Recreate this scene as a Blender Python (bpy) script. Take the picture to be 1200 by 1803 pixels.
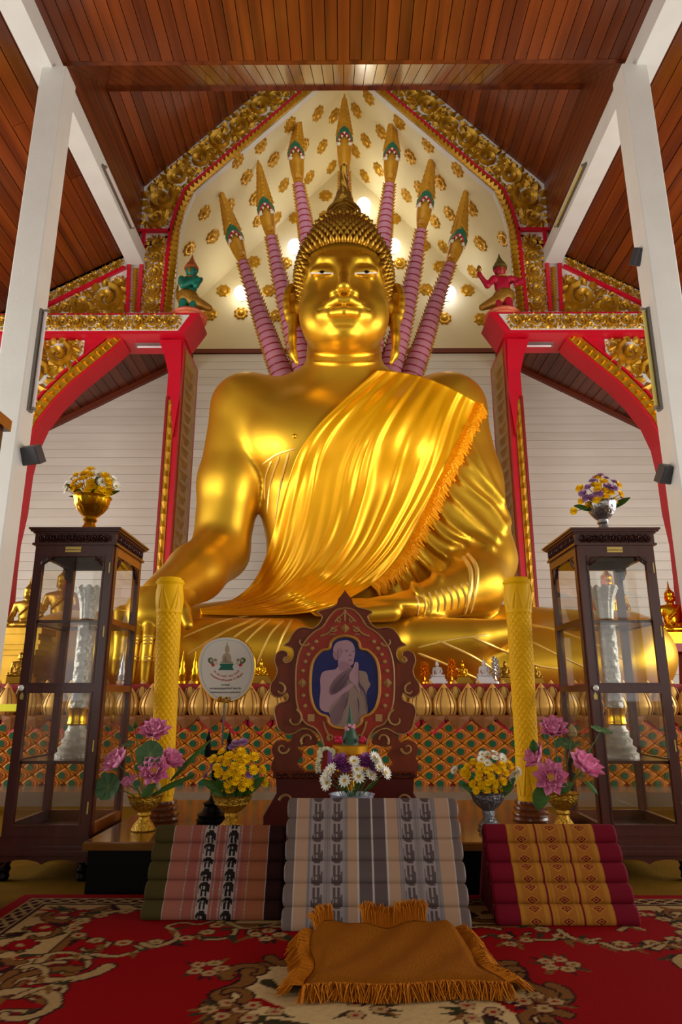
import bpy, math, random
import numpy as np
from math import pi, sin, cos, tan, radians, atan2, sqrt
from mathutils import Vector, Matrix
from mathutils.bvhtree import BVHTree

for _o in list(bpy.data.objects): bpy.data.objects.remove(_o)
SC = bpy.context.scene
COL = SC.collection
random.seed(7); RNG = np.random.default_rng(7)

# ------------------------------------------------------------------ camera
PITCH = radians(15.3); YAW = math.atan(6/1200.0); F = 1200.0; CAM = Vector((0, 0, 0.85))
cam = bpy.data.cameras.new('camera'); camo = bpy.data.objects.new('camera', cam); COL.objects.link(camo)
camo.location = CAM; camo.rotation_euler = (pi/2+PITCH, 0, YAW)
cam.sensor_fit = 'HORIZONTAL'; cam.sensor_width = 36; cam.lens = 36*F/1200.0; cam.clip_end = 200; cam.clip_start = .05
SC.camera = camo
CROT = camo.rotation_euler.to_matrix()

# ------------------------------------------------------------------ world, light, exposure
SC.view_settings.view_transform = 'Standard'; SC.view_settings.look = 'None'
SC.view_settings.gamma = 1.0; SC.view_settings.use_curve_mapping = False
SC.view_settings.exposure = 0.0
W = bpy.data.worlds.new('daylight'); SC.world = W; W.use_nodes = True
_bg = W.node_tree.nodes['Background']; _bg.inputs[0].default_value = (1.0, 0.97, 0.93, 1); _bg.inputs[1].default_value = 1.5

def lamp(name, kind, loc, energy, color=(1,1,1), target=None, size=.1, spot=60, blend=.5, sizey=None, parent=None):
    d = bpy.data.lights.new(name, kind); d.energy = energy; d.color = color
    if kind == 'AREA':
        d.size = size
        if sizey: d.shape = 'RECTANGLE'; d.size_y = sizey
    else: d.shadow_soft_size = size
    if kind == 'SPOT': d.spot_size = radians(spot); d.spot_blend = blend
    o = bpy.data.objects.new(name, d); COL.objects.link(o); o.location = loc
    if target is not None:
        o.rotation_euler = (Vector(target)-Vector(loc)).to_track_quat('-Z', 'Y').to_euler()
    if parent is not None:
        o.parent = parent; o.matrix_parent_inverse = Matrix.Translation(-parent.location)
    return o

# daylight entering by the windows of both aisles
for _s in (-1, 1):
    lamp('window_daylight', 'AREA', (_s*7.3, 3.8, 2.3), 480, (1, .97, .92), (0, 4.4, 2.4), 8.0, sizey=2.6)
    # floodlights clamped to the pillars, aimed at the statue
    lamp('floodlight_beam', 'SPOT', (_s*2.62, 5.72, 3.05), 170, (1, .9, .72), (0, 7.9, 5.0), .16, spot=85, blend=.9)

# ------------------------------------------------------------------ pixel helpers
def ray(px, py):
    return (CROT @ Vector(((px-600)/F, -(py-901.5)/F, -1))).normalized()
def PY(px, py, Y):
    d = ray(px, py); return CAM + d*((Y-CAM.y)/d.y)
def PZ(px, py, Z):
    d = ray(px, py); return CAM + d*((Z-CAM.z)/d.z)
def PPL(px, py, p0, n):
    d = ray(px, py); p0 = Vector(p0); n = Vector(n); return CAM + d*((p0-CAM).dot(n)/d.dot(n))
def XZ(pts, Y): return [(p.x, p.z) for p in (PY(a, b, Y) for a, b in pts)]
def project(V):
    V = np.asarray(V, float)-np.array(CAM); R = np.array(CROT)
    c = V @ R
    return 600+F*c[:, 0]/-c[:, 2], 901.5-F*c[:, 1]/-c[:, 2]

# ------------------------------------------------------------------ materials
def lin(c):
    r = []
    for x in c[:3]:
        x = x/255.0; r.append(x/12.92 if x <= .04045 else ((x+.055)/1.055)**2.4)
    return (*r, 1)
MATS = {}
def mat(name, col, rough=.5, metal=0, var=0.0, vscale=4.0, bump=0.0, bscale=20.0, coat=0, emit=0, col2=None, rnd=0.0, stretch=None, spec=None, attr=None, sheen=0, alpha=None, aniso=None, rvar=0.0):
    if name in MATS: return MATS[name]
    m = bpy.data.materials.new(name); m.use_nodes = True; nt = m.node_tree; b = nt.nodes['Principled BSDF']
    b.inputs['Roughness'].default_value = rough; b.inputs['Metallic'].default_value = metal
    c = lin(col); b.inputs['Base Color'].default_value = c
    if coat: b.inputs['Coat Weight'].default_value = coat; b.inputs['Coat Roughness'].default_value = .12
    if spec is not None: b.inputs['Specular IOR Level'].default_value = spec
    if sheen: b.inputs['Sheen Weight'].default_value = sheen
    if alpha is not None: b.inputs['Alpha'].default_value = alpha
    L = nt.links; src = None
    tc = nt.nodes.new('ShaderNodeTexCoord'); mp = nt.nodes.new('ShaderNodeMapping'); L.new(tc.outputs['Object'], mp.inputs[0])
    if stretch: mp.inputs['Scale'].default_value = stretch
    if attr:
        a = nt.nodes.new('ShaderNodeVertexColor'); a.layer_name = attr; src = a.outputs[0]
    if rnd or var:
        nz = nt.nodes.new('ShaderNodeTexNoise'); nz.inputs['Scale'].default_value = vscale; nz.inputs['Detail'].default_value = 5
        if rnd:
            oi = nt.nodes.new('ShaderNodeObjectInfo'); ad = nt.nodes.new('ShaderNodeVectorMath'); ad.operation = 'ADD'
            sc = nt.nodes.new('ShaderNodeMath'); sc.operation = 'MULTIPLY'; sc.inputs[1].default_value = 37.0
            L.new(oi.outputs['Random'], sc.inputs[0]); L.new(mp.outputs[0], ad.inputs[0]); L.new(sc.outputs[0], ad.inputs[1]); L.new(ad.outputs[0], nz.inputs['Vector'])
        else: L.new(mp.outputs[0], nz.inputs['Vector'])
        mx = nt.nodes.new('ShaderNodeMix'); mx.data_type = 'RGBA'
        c2 = lin(col2) if col2 else tuple(x*.45 for x in c[:3])+(1,)
        mx.inputs['A'].default_value = c; mx.inputs['B'].default_value = c2
        if src: L.new(src, mx.inputs['A'])
        rm = nt.nodes.new('ShaderNodeMapRange'); rm.inputs['From Min'].default_value = .3; rm.inputs['From Max'].default_value = .75
        rm.inputs['To Max'].default_value = var; L.new(nz.outputs['Fac'], rm.inputs['Value'])
        fac = rm.outputs[0]
        if rnd:
            a2 = nt.nodes.new('ShaderNodeMath'); a2.operation = 'MULTIPLY_ADD'; a2.inputs[1].default_value = rnd
            L.new(oi.outputs['Random'], a2.inputs[0]); L.new(fac, a2.inputs[2]); a2.use_clamp = True; fac = a2.outputs[0]
        L.new(fac, mx.inputs['Factor']); src = mx.outputs['Result']
        if rvar:
            rr = nt.nodes.new('ShaderNodeMath'); rr.operation = 'MULTIPLY_ADD'; rr.inputs[1].default_value = rvar; rr.inputs[2].default_value = rough
            L.new(nz.outputs['Fac'], rr.inputs[0]); L.new(rr.outputs[0], b.inputs['Roughness'])
    if src: L.new(src, b.inputs['Base Color'])
    if bump:
        n2 = nt.nodes.new('ShaderNodeTexNoise'); n2.inputs['Scale'].default_value = bscale; n2.inputs['Detail'].default_value = 4
        L.new(mp.outputs[0], n2.inputs['Vector'])
        bp = nt.nodes.new('ShaderNodeBump'); bp.inputs['Strength'].default_value = bump; bp.inputs['Distance'].default_value = .02
        L.new(n2.outputs['Fac'], bp.inputs['Height']); L.new(bp.outputs[0], b.inputs['Normal'])
    if emit:
        b.inputs['Emission Color'].default_value = c; b.inputs['Emission Strength'].default_value = emit
    MATS[name] = m; return m
def glass_mat(name, tint=(240, 245, 245), fac=.06, rough=.02):
    if name in MATS: return MATS[name]
    m = bpy.data.materials.new(name); m.use_nodes = True; nt = m.node_tree; L = nt.links
    for n in list(nt.nodes): nt.nodes.remove(n)
    out = nt.nodes.new('ShaderNodeOutputMaterial'); t = nt.nodes.new('ShaderNodeBsdfTransparent'); g = nt.nodes.new('ShaderNodeBsdfGlossy')
    t.inputs[0].default_value = lin(tint); g.inputs['Roughness'].default_value = rough
    fr = nt.nodes.new('ShaderNodeLayerWeight'); fr.inputs['Blend'].default_value = .5
    pw = nt.nodes.new('ShaderNodeMath'); pw.operation = 'POWER'; pw.inputs[1].default_value = 4.0; L.new(fr.outputs['Facing'], pw.inputs[0])
    ad = nt.nodes.new('ShaderNodeMath'); ad.operation = 'MULTIPLY_ADD'; ad.inputs[1].default_value = .6; ad.inputs[2].default_value = fac; ad.use_clamp = True
    mx = nt.nodes.new('ShaderNodeMixShader'); L.new(pw.outputs[0], ad.inputs[0]); L.new(ad.outputs[0], mx.inputs[0])
    L.new(t.outputs[0], mx.inputs[1]); L.new(g.outputs[0], mx.inputs[2]); L.new(mx.outputs[0], out.inputs[0])
    MATS[name] = m; return m

# ------------------------------------------------------------------ mesh builder
class MB:
    def __init__(s): s.v = []; s.f = []; s.m = []
    def add(s, vs, fs, m=0):
        o = len(s.v); s.v.extend([tuple(v) for v in vs]); s.f.extend([tuple(i+o for i in f) for f in fs]); s.m.extend([m]*len(fs)); return s
    def join(s, o, mo=0):
        n = len(s.v); s.v.extend(o.v); s.f.extend([tuple(i+n for i in f) for f in o.f]); s.m.extend([x+mo for x in o.m]); return s
    def tf(s, M):
        a = np.array(s.v); R = np.array(M)[:3, :3]; t = np.array(M)[:3, 3]; s.v = [tuple(x) for x in a @ R.T+t]; return s
    def move(s, x, y, z): return s.tf(Matrix.Translation((x, y, z)))
    def mirror(s):
        o = MB(); o.v = [(-a, b, c) for a, b, c in s.v]; o.f = [tuple(reversed(f)) for f in s.f]; o.m = list(s.m); return o
    def box(s, x0, x1, y0, y1, z0, z1, m=0):
        return s.add([(x0,y0,z0),(x1,y0,z0),(x1,y1,z0),(x0,y1,z0),(x0,y0,z1),(x1,y0,z1),(x1,y1,z1),(x0,y1,z1)],
              [(0,3,2,1),(4,5,6,7),(0,1,5,4),(1,2,6,5),(2,3,7,6),(3,0,4,7)], m)
    def hexa(s, lo, hi, m=0):   # two quads (4 pts each, matching order)
        return s.add(list(lo)+list(hi), [(0,3,2,1),(4,5,6,7),(0,1,5,4),(1,2,6,5),(2,3,7,6),(3,0,4,7)], m)
    def prism(s, poly, d0, d1, ax='y', m=0, bevel=0):   # poly in the two other axes, front at d0
        n = len(poly)
        A = sum(poly[i][0]*poly[(i+1)%n][1]-poly[(i+1)%n][0]*poly[i][1] for i in range(n))
        if A < 0: poly = list(reversed(poly))
        def P(a, b, d): return (a, d, b) if ax == 'y' else ((a, b, d) if ax == 'z' else (d, a, b))
        rings = [(0, d0), (0, d1)]
        vs = [P(a, b, d0) for a, b in poly]+[P(a, b, d1) for a, b in poly]
        if bevel:
            q = offset_poly(poly, -bevel); sg = 1 if d1 > d0 else -1
            vs = [P(a, b, d0) for a, b in q]+[P(a, b, d0+sg*bevel) for a, b in poly]+[P(a, b, d1) for a, b in poly]
            k = 3
        else: k = 2
        fs = [tuple(range(n)), tuple(reversed(range((k-1)*n, k*n)))]
        for j in range(k-1):
            for i in range(n):
                i2 = (i+1) % n; fs.append((j*n+i, (j+1)*n+i, (j+1)*n+i2, j*n+i2))
        flip = (ax == 'z') == (d1 > d0)
        if ax == 'x': flip = d1 > d0
        if flip: fs = [tuple(reversed(f)) for f in fs]
        return s.add(vs, fs, m)
    def lathe(s, prof, n=24, c=(0,0,0), m=0, cap=True):
        vs = []; fs = []
        for r, z in prof:
            for i in range(n):
                a = 2*pi*i/n; vs.append((c[0]+r*cos(a), c[1]+r*sin(a), c[2]+z))
        for j in range(len(prof)-1):
            for i in range(n):
                i2 = (i+1) % n; fs.append((j*n+i, j*n+i2, (j+1)*n+i2, (j+1)*n+i))
        if cap:
            if prof[0][0] > 1e-5: fs.append(tuple(reversed(range(n))))
            if prof[-1][0] > 1e-5: fs.append(tuple(range((len(prof)-1)*n, len(prof)*n)))
        return s.add(vs, fs, m)
    def tube(s, pts, rad, n=6, m=0, up=None, flat=1.0, cap=True):
        P = [Vector(p) for p in pts]; k = len(P)
        if not hasattr(rad, '__len__'): rad = [rad]*k
        vs = []; fs = []; nrm = None
        for i in range(k):
            t = (P[min(i+1, k-1)]-P[max(i-1, 0)])
            if t.length < 1e-9: t = Vector((0, 0, 1))
            t.normalize()
            if up is not None:
                b = Vector(up); a = t.cross(b)
                if a.length < 1e-6: a = t.orthogonal()
                a.normalize(); b = a.cross(t)
            else:
                if nrm is None: nrm = t.orthogonal().normalized()
                nrm = (nrm-t*nrm.dot(t))
                if nrm.length < 1e-6: nrm = t.orthogonal()
                nrm.normalize(); a = nrm; b = t.cross(a)
            for j in range(n):
                q = 2*pi*j/n; vs.append(P[i]+(a*cos(q)+b*sin(q)*flat)*rad[i])
        for i in range(k-1):
            for j in range(n):
                j2 = (j+1) % n; fs.append((i*n+j, i*n+j2, (i+1)*n+j2, (i+1)*n+j))
        if cap: fs.append(tuple(reversed(range(n)))); fs.append(tuple(range((k-1)*n, k*n)))
        return s.add(vs, fs, m)
    def ell(s, c, r, nu=12, nv=8, m=0, R=None):
        if not hasattr(r, '__len__'): r = (r, r, r)
        vs = [(0, 0, -1)]
        for j in range(1, nv):
            f = -pi/2+pi*j/nv
            for i in range(nu):
                a = 2*pi*i/nu; vs.append((cos(f)*cos(a), cos(f)*sin(a), sin(f)))
        vs.append((0, 0, 1)); fs = []
        for i in range(nu): fs.append((0, 1+(i+1) % nu, 1+i))
        for j in range(nv-2):
            for i in range(nu):
                i2 = (i+1) % nu; a = 1+j*nu; fs.append((a+i, a+i2, a+nu+i2, a+nu+i))
        a = 1+(nv-2)*nu
        for i in range(nu): fs.append((a+i, a+(i+1) % nu, len(vs)-1))
        out = []
        for v in vs:
            q = Vector((v[0]*r[0], v[1]*r[1], v[2]*r[2]))
            if R is not None: q = R @ q
            out.append((q.x+c[0], q.y+c[1], q.z+c[2]))
        return s.add(out, fs, m)
    def grid(s, G, m=0, closeu=False):  # G[i][j] points
        G = np.asarray(G, float); a, b = G.shape[:2]; o = len(s.v)
        s.v.extend(map(tuple, G.reshape(-1, 3)))
        for i in range(a-1 if not closeu else a):
            i2 = (i+1) % a
            for j in range(b-1):
                s.f.append((o+i*b+j, o+i2*b+j, o+i2*b+j+1, o+i*b+j+1)); s.m.append(m)
        return s
    def mesh(s, name, mats, smooth=True, angle=35):
        me = bpy.data.meshes.new(name); me.from_pydata(s.v, [], s.f)
        if not isinstance(mats, (list, tuple)): mats = [mats]
        for q in mats: me.materials.append(q)
        if len(mats) > 1: me.polygons.foreach_set('material_index', s.m)
        if smooth:
            me.polygons.foreach_set('use_smooth', [True]*len(s.f))
            if angle: me.set_sharp_from_angle(angle=radians(angle))
        me.update(); return me
    def build(s, name, mats, parent=None, smooth=True, angle=35, local=False, loc=None):
        return put(name, s.mesh(name, mats, smooth, angle), parent, local, loc)
def wmat(o):
    m = o.matrix_parent_inverse @ o.matrix_basis
    return wmat(o.parent) @ m if o.parent is not None else m
def put(name, me, parent=None, local=False, loc=None):
    o = bpy.data.objects.new(name, me); COL.objects.link(o)
    if loc is not None: o.location = loc
    if parent is not None:
        o.parent = parent
        if not local:
            o.matrix_parent_inverse = wmat(parent).inverted()
    return o
def offset_poly(poly, d):
    n = len(poly); out = []
    for i in range(n):
        p0 = Vector(poly[i-1]); p1 = Vector(poly[i]); p2 = Vector(poly[(i+1) % n])
        a = (p1-p0); b = (p2-p1)
        if a.length < 1e-9 or b.length < 1e-9: out.append(tuple(p1)); continue
        a.normalize(); b.normalize(); n1 = Vector((a.y, -a.x)); n2 = Vector((b.y, -b.x)); k = n1+n2
        if k.length < .3: k = n1.copy()
        else: k = k/max(k.length_squared/2, .4)
        out.append((p1.x+k.x*d, p1.y+k.y*d))
    return out
def thing(name, label, cat, loc=(0,0,0), rz=0, group=None, kind=None):
    o = bpy.data.objects.new(name, None); COL.objects.link(o); o.location = loc; o.rotation_euler = (0, 0, rz); o.empty_display_size = .1
    return tag(o, label, cat, group, kind)
def tag(o, label=None, cat=None, group=None, kind=None):
    if label: o['label'] = label
    if cat: o['category'] = cat
    if group: o['group'] = group
    if kind: o['kind'] = kind
    return o
def struct(o, label=None, cat=None): return tag(o, label, cat, None, 'structure')
def dup(o, parent=None, loc=None, rot=None, scale=None, label=None, group=None):
    c = o.copy(); COL.objects.link(c)
    if parent is not None: c.parent = parent
    for ch in o.children: dup(ch, c)
    if loc is not None: c.location = loc
    if rot is not None: c.rotation_euler = rot
    if scale is not None: c.scale = scale if hasattr(scale, '__len__') else (scale,)*3
    if label: c['label'] = label
    if group: c['group'] = group
    return c
def smooth_line(pts, n=6, closed=False):
    P = [np.array(p, float) for p in pts]; k = len(P); out = []
    rng = range(k) if closed else range(k-1)
    for i in rng:
        p0 = P[(i-1) % k] if (closed or i > 0) else P[i]; p1 = P[i]; p2 = P[(i+1) % k]
        p3 = P[(i+2) % k] if (closed or i+2 < k) else p2
        for j in range(n):
            t = j/n
            out.append(.5*((2*p1)+(-p0+p2)*t+(2*p0-5*p1+4*p2-p3)*t*t+(-p0+3*p1-3*p2+p3)*t**3))
    if not closed: out.append(P[-1])
    return [tuple(o) for o in out]

# ------------------------------------------------------------------ signed-distance modelling
class SDF:
    def __init__(s, lo, hi, h):
        s.lo = np.array(lo, float); s.h = h; n = np.ceil((np.array(hi)-s.lo)/h).astype(int)+1
        s.F = np.full(n, 9.0, np.float32); s.ax = [(s.lo[i]+h*np.arange(n[i])).astype(np.float32) for i in range(3)]
    def blk(s, lo, hi):
        sl = []
        for i in range(3):
            a = int(np.clip(math.floor((lo[i]-s.lo[i])/s.h), 0, s.F.shape[i])); b = int(np.clip(math.ceil((hi[i]-s.lo[i])/s.h)+1, 0, s.F.shape[i])); sl.append(slice(a, b))
        g = (s.ax[0][sl[0]][:, None, None], s.ax[1][sl[1]][None, :, None], s.ax[2][sl[2]][None, None, :])
        return tuple(sl), g
    def op(s, d, sl, k, sub=False):
        a = s.F[sl]
        if sub:
            h = np.clip(.5-.5*(a+d)/k, 0, 1); s.F[sl] = a*(1-h)-d*h+k*h*(1-h)
        else:
            h = np.clip(.5+.5*(a-d)/k, 0, 1); s.F[sl] = a*(1-h)+d*h-k*h*(1-h)
    def ell(s, c, r, k=.1, R=None, sub=False):
        if not hasattr(r, '__len__'): r = (r,)*3
        m = max(r)+k+3*s.h if R is not None else None
        e = [m]*3 if m else [q+k+3*s.h for q in r]
        sl, (X, Y, Z) = s.blk([c[i]-e[i] for i in range(3)], [c[i]+e[i] for i in range(3)])
        x, y, z = X-c[0], Y-c[1], Z-c[2]
        if R is not None:
            R = np.array(R); x, y, z = [R[0, i]*x+R[1, i]*y+R[2, i]*z for i in range(3)]
        k0 = np.sqrt((x/r[0])**2+(y/r[1])**2+(z/r[2])**2)+1e-6; k1 = np.sqrt((x/r[0]**2)**2+(y/r[1]**2)**2+(z/r[2]**2)**2)+1e-6
        s.op(k0*(k0-1)/k1, sl, k, sub); return s
    def cone(s, a, b, ra, rb, k=.1, sub=False, sc=(1, 1, 1)):
        a = np.array(a, float); b = np.array(b, float); rm = max(ra, rb)/min(sc)+k+3*s.h
        sl, (X, Y, Z) = s.blk(np.minimum(a, b)-rm, np.maximum(a, b)+rm)
        S = np.array(sc, float); A = a*S; D = b*S-A; dd = float(D@D)+1e-9
        px, py, pz = X*S[0]-A[0], Y*S[1]-A[1], Z*S[2]-A[2]
        t = np.clip((px*D[0]+py*D[1]+pz*D[2])/dd, 0, 1)
        d = np.sqrt((px-t*D[0])**2+(py-t*D[1])**2+(pz-t*D[2])**2)-(ra+(rb-ra)*t)
        s.op(d/max(sc), sl, k, sub); return s
    def chain(s, pts, rad, k=.1, sub=False, sc=(1, 1, 1)):
        if not hasattr(rad, '__len__'): rad = [rad]*len(pts)
        for i in range(len(pts)-1): s.cone(pts[i], pts[i+1], rad[i], rad[i+1], k, sub, sc)
        return s
    def box(s, c, r, rd=.02, k=.05, sub=False):
        e = [q+k+3*s.h for q in r]; sl, (X, Y, Z) = s.blk([c[i]-e[i] for i in range(3)], [c[i]+e[i] for i in range(3)])
        x = np.abs(X-c[0])-r[0]+rd; y = np.abs(Y-c[1])-r[1]+rd; z = np.abs(Z-c[2])-r[2]+rd
        d = np.sqrt(np.maximum(x, 0)**2+np.maximum(y, 0)**2+np.maximum(z, 0)**2)+np.minimum(np.maximum(x, np.maximum(y, z)), 0)-rd
        s.op(d, sl, k, sub); return s
    def mesh(s):
        h = s.h; Fd = np.clip(s.F, -4*h, 4*h); S = Fd < 0
        n = np.array(Fd.shape)-1
        def cor(A, o): return A[o[0]:o[0]+n[0], o[1]:o[1]+n[1], o[2]:o[2]+n[2]]
        cs = [(i, j, k) for i in (0, 1) for j in (0, 1) for k in (0, 1)]
        cnt = sum(cor(S, c).astype(np.int8) for c in cs); M = (cnt > 0) & (cnt < 8)
        I = np.argwhere(M); idx = np.full(M.shape, -1, np.int64); idx[M] = np.arange(len(I))
        acc = np.zeros((len(I), 3)); w = np.zeros(len(I))
        for c in cs:
            for ax in range(3):
                if c[ax]: continue
                e = list(c); e[ax] = 1
                fa = Fd[I[:, 0]+c[0], I[:, 1]+c[1], I[:, 2]+c[2]].astype(float); fb = Fd[I[:, 0]+e[0], I[:, 1]+e[1], I[:, 2]+e[2]].astype(float)
                x = (fa < 0) != (fb < 0); t = np.where(x, fa/np.where(fa == fb, 1, fa-fb), 0)
                p = np.tile(np.array(c, float), (len(I), 1)); p[:, ax] += t; acc += p*x[:, None]; w += x
        V = s.lo+(I+acc/w[:, None])*h; Q = []
        for ax in range(3):
            u, v = (ax+1) % 3, (ax+2) % 3
            a = [slice(None)]*3; b = [slice(None)]*3; a[ax] = slice(0, -1); b[ax] = slice(1, None)
            ch = S[tuple(a)] != S[tuple(b)]; E = np.argwhere(ch); E = E[(E[:, u] > 0) & (E[:, v] > 0) & (E[:, u] < n[u]) & (E[:, v] < n[v])]
            def at(du, dv):
                q = E.copy(); q[:, u] += du; q[:, v] += dv; return idx[q[:, 0], q[:, 1], q[:, 2]]
            q = np.stack([at(-1, -1), at(0, -1), at(0, 0), at(-1, 0)], 1)
            ins = S[E[:, 0], E[:, 1], E[:, 2]]
            q[~ins] = q[~ins][:, ::-1]; Q.append(q[(q >= 0).all(1)])
        return V, np.concatenate(Q)
def npmesh(name, V, Q, mats, smooth=True, mi=None):
    me = bpy.data.meshes.new(name); V = np.asarray(V, np.float32); Q = np.asarray(Q, np.int32); k = Q.shape[1]
    me.vertices.add(len(V)); me.vertices.foreach_set('co', V.ravel()); me.loops.add(Q.size); me.loops.foreach_set('vertex_index', Q.ravel())
    me.polygons.add(len(Q)); me.polygons.foreach_set('loop_start', np.arange(0, Q.size, k, dtype=np.int32))
    if not isinstance(mats, (list, tuple)): mats = [mats]
    for q in mats: me.materials.append(q)
    if mi is not None: me.polygons.foreach_set('material_index', np.asarray(mi, np.int32))
    if smooth: me.polygons.foreach_set('use_smooth', np.ones(len(Q), bool))
    me.update(calc_edges=True); me.validate(); return me
def vnormals(V, Q):
    N = np.zeros_like(V); a = V[Q[:, 2]]-V[Q[:, 0]]; b = V[Q[:, 3]]-V[Q[:, 1]]; n = np.cross(a, b)
    for i in range(4): np.add.at(N, Q[:, i], n)
    return N/(np.linalg.norm(N, axis=1)[:, None]+1e-9)
def smooth_verts(V, Q, it=2, lam=.5):
    E = np.concatenate([Q[:, [0, 1]], Q[:, [1, 2]], Q[:, [2, 3]], Q[:, [3, 0]]])
    for _ in range(it):
        A = np.zeros_like(V); c = np.zeros(len(V)); np.add.at(A, E[:, 0], V[E[:, 1]]); np.add.at(c, E[:, 0], 1); np.add.at(A, E[:, 1], V[E[:, 0]]); np.add.at(c, E[:, 1], 1)
        V = V+(A/np.maximum(c, 1)[:, None]-V)*lam
    return V

# ------------------------------------------------------------------ carved scroll ornament filling a polygon (u, v plane)
def inside(poly, X, Y):
    r = np.zeros(X.shape, bool); n = len(poly)
    for i in range(n):
        x0, y0 = poly[i]; x1, y1 = poly[(i+1) % n]
        c = ((y0 > Y) != (y1 > Y)) & (X < (x1-x0)*(Y-y0)/((y1-y0) or 1e-9)+x0); r ^= c
    return r
def pdist(poly, X, Y):
    d = np.full(X.shape, 1e9); n = len(poly)
    for i in range(n):
        x0, y0 = poly[i]; x1, y1 = poly[(i+1) % n]; dx, dy = x1-x0, y1-y0; L = dx*dx+dy*dy or 1e-9
        t = np.clip(((X-x0)*dx+(Y-y0)*dy)/L, 0, 1); d = np.minimum(d, np.hypot(X-x0-t*dx, Y-y0-t*dy))
    return d
def scrolls(poly, rmax, rmin, P, seed=0, h=.3, dens=1.0):
    """P(u, v, d) -> world point, d = height above the panel"""
    mb = MB(); rs = random.Random(seed)
    a = np.array(poly); lo = a.min(0); hi = a.max(0); st = max(rmin*.45, (hi-lo).max()/160)
    X, Y = np.meshgrid(np.arange(lo[0], hi[0], st), np.arange(lo[1], hi[1], st))
    D = np.where(inside(poly, X, Y), pdist(poly, X, Y), -1); sg = 1
    for _ in range(400):
        Dc = np.minimum(D, rmax); m = Dc.max()
        if m < rmin: break
        c = np.argwhere(Dc >= m*.97); j, i = c[0] if m >= rmax*.97 else c[rs.randrange(len(c))]
        x, y, r = X[j, i], Y[j, i], m; D = np.minimum(D, np.hypot(X-x, Y-y)-r*dens); sg = -sg; a0 = rs.uniform(0, 6.28)
        hh = h*r; n = 15 if r > rmin*1.8 else 8; turns = 1.55 if r > rmin*1.8 else .9
        L = []
        for q in range(n):
            t = q/(n-1); an = a0+sg*t*turns*2*pi; rr = r*(.84-.72*t**.9); w = r*(.26-.09*t); L.append((x+rr*cos(an), y+rr*sin(an), w, an))
        vs = []; fs = []
        for u, v, w, an in L:
            for k, dd in ((-1, 0), (-.35, .8), (.35, 1.0), (1, 0)):
                vs.append(P(u+cos(an)*w*k, v+sin(an)*w*k, dd*hh))
        for q in range(n-1):
            for k in range(3): fs.append((q*4+k, q*4+k+1, (q+1)*4+k+1, (q+1)*4+k))
        mb.add(vs, fs)
        nl = 11 if r > rmin*1.8 else 6
        for q in range(nl):
            an = a0+q*2*pi/nl; l = r*.8; b = (x+cos(an)*r*.8, y+sin(an)*r*.8); ta = an+sg*1.0
            tip = (b[0]+cos(ta)*l, b[1]+sin(ta)*l); nx, ny = -sin(ta)*l*.36, cos(ta)*l*.36; mid = (b[0]+cos(ta)*l*.4, b[1]+sin(ta)*l*.4)
            mb.add([P(b[0], b[1], 0), P(mid[0]+nx, mid[1]+ny, 0), P(tip[0], tip[1], hh*.2), P(mid[0]-nx, mid[1]-ny, 0), P(mid[0], mid[1], hh*.8)], [(0, 1, 4), (1, 2, 4), (2, 3, 4), (3, 0, 4)])
        mb.add([P(x+cos(q)*r*.16, y+sin(q)*r*.16, 0) for q in (0, 1.57, 3.14, 4.71)]+[P(x, y, hh*1.1)], [(0, 1, 4), (1, 2, 4), (2, 3, 4), (3, 0, 4)])
    return mb
# ------------------------------------------------------------------ palette
wood_red = mat('varnished red plank', (150, 72, 22), .32, var=.75, vscale=1.3, col2=(74, 26, 8), rnd=.4, stretch=(6, .6, 6), coat=.25, bump=.05, bscale=30)
wood_side = mat('varnished side plank', (140, 64, 22), .36, var=.7, vscale=1.3, col2=(66, 24, 8), rnd=.4, stretch=(6, .6, 6), coat=.2)
white_paint = mat('white painted timber', (226, 226, 220), .5, var=.25, vscale=3, col2=(190, 186, 176), bump=.08, bscale=30)
plaster = mat('cream plaster', (230, 218, 176), .7, var=.25, vscale=1.6, col2=(200, 182, 132), bump=.05, bscale=12)
board = mat('white painted board', (232, 228, 214), .55, var=.35, vscale=2.2, col2=(204, 196, 178), rnd=.25, stretch=(.5, 1, 3))
gap_dark = mat('dark board gap', (150, 140, 122), .9)
brown_trim = mat('brown painted trim', (112, 46, 22), .45)
red = mat('red enamel', (205, 6, 40), .4, var=.2, vscale=3, col2=(160, 0, 26))
red_dark = mat('dark red paint', (140, 8, 14), .5)
white_bg = mat('white relief ground', (222, 220, 212), .6, var=.2, vscale=5, col2=(190, 184, 170))
gold_carve = mat('carved gold paint', (200, 150, 30), .36, .5, var=.5, vscale=7, col2=(130, 84, 8))
gold_statue = mat('statue gold', (230, 184, 50), .33, .85, var=.5, vscale=1.3, col2=(196, 142, 28), bump=.03, bscale=5, rvar=.14)
gold_bright = mat('bright gold', (240, 182, 30), .22, .95, var=.3, vscale=6, col2=(180, 120, 12))
gold_old = mat('old gold', (186, 142, 46), .36, .85, var=.5, vscale=6, col2=(110, 74, 20))
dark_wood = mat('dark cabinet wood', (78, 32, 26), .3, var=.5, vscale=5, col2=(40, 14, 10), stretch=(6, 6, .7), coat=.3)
dark_wood2 = mat('dark carved wood', (70, 28, 20), .42, var=.5, vscale=12, col2=(28, 10, 6))
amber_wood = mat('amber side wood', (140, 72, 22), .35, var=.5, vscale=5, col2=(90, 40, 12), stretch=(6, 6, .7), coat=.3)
mustard = mat('mustard carpet floor', (112, 80, 14), 1.0, var=.4, vscale=8, col2=(84, 58, 10), bump=.15, bscale=90, spec=.03)
marble = mat('grey brown marble', (142, 120, 100), .25, var=.5, vscale=3, col2=(100, 82, 66), coat=.3)
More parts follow.
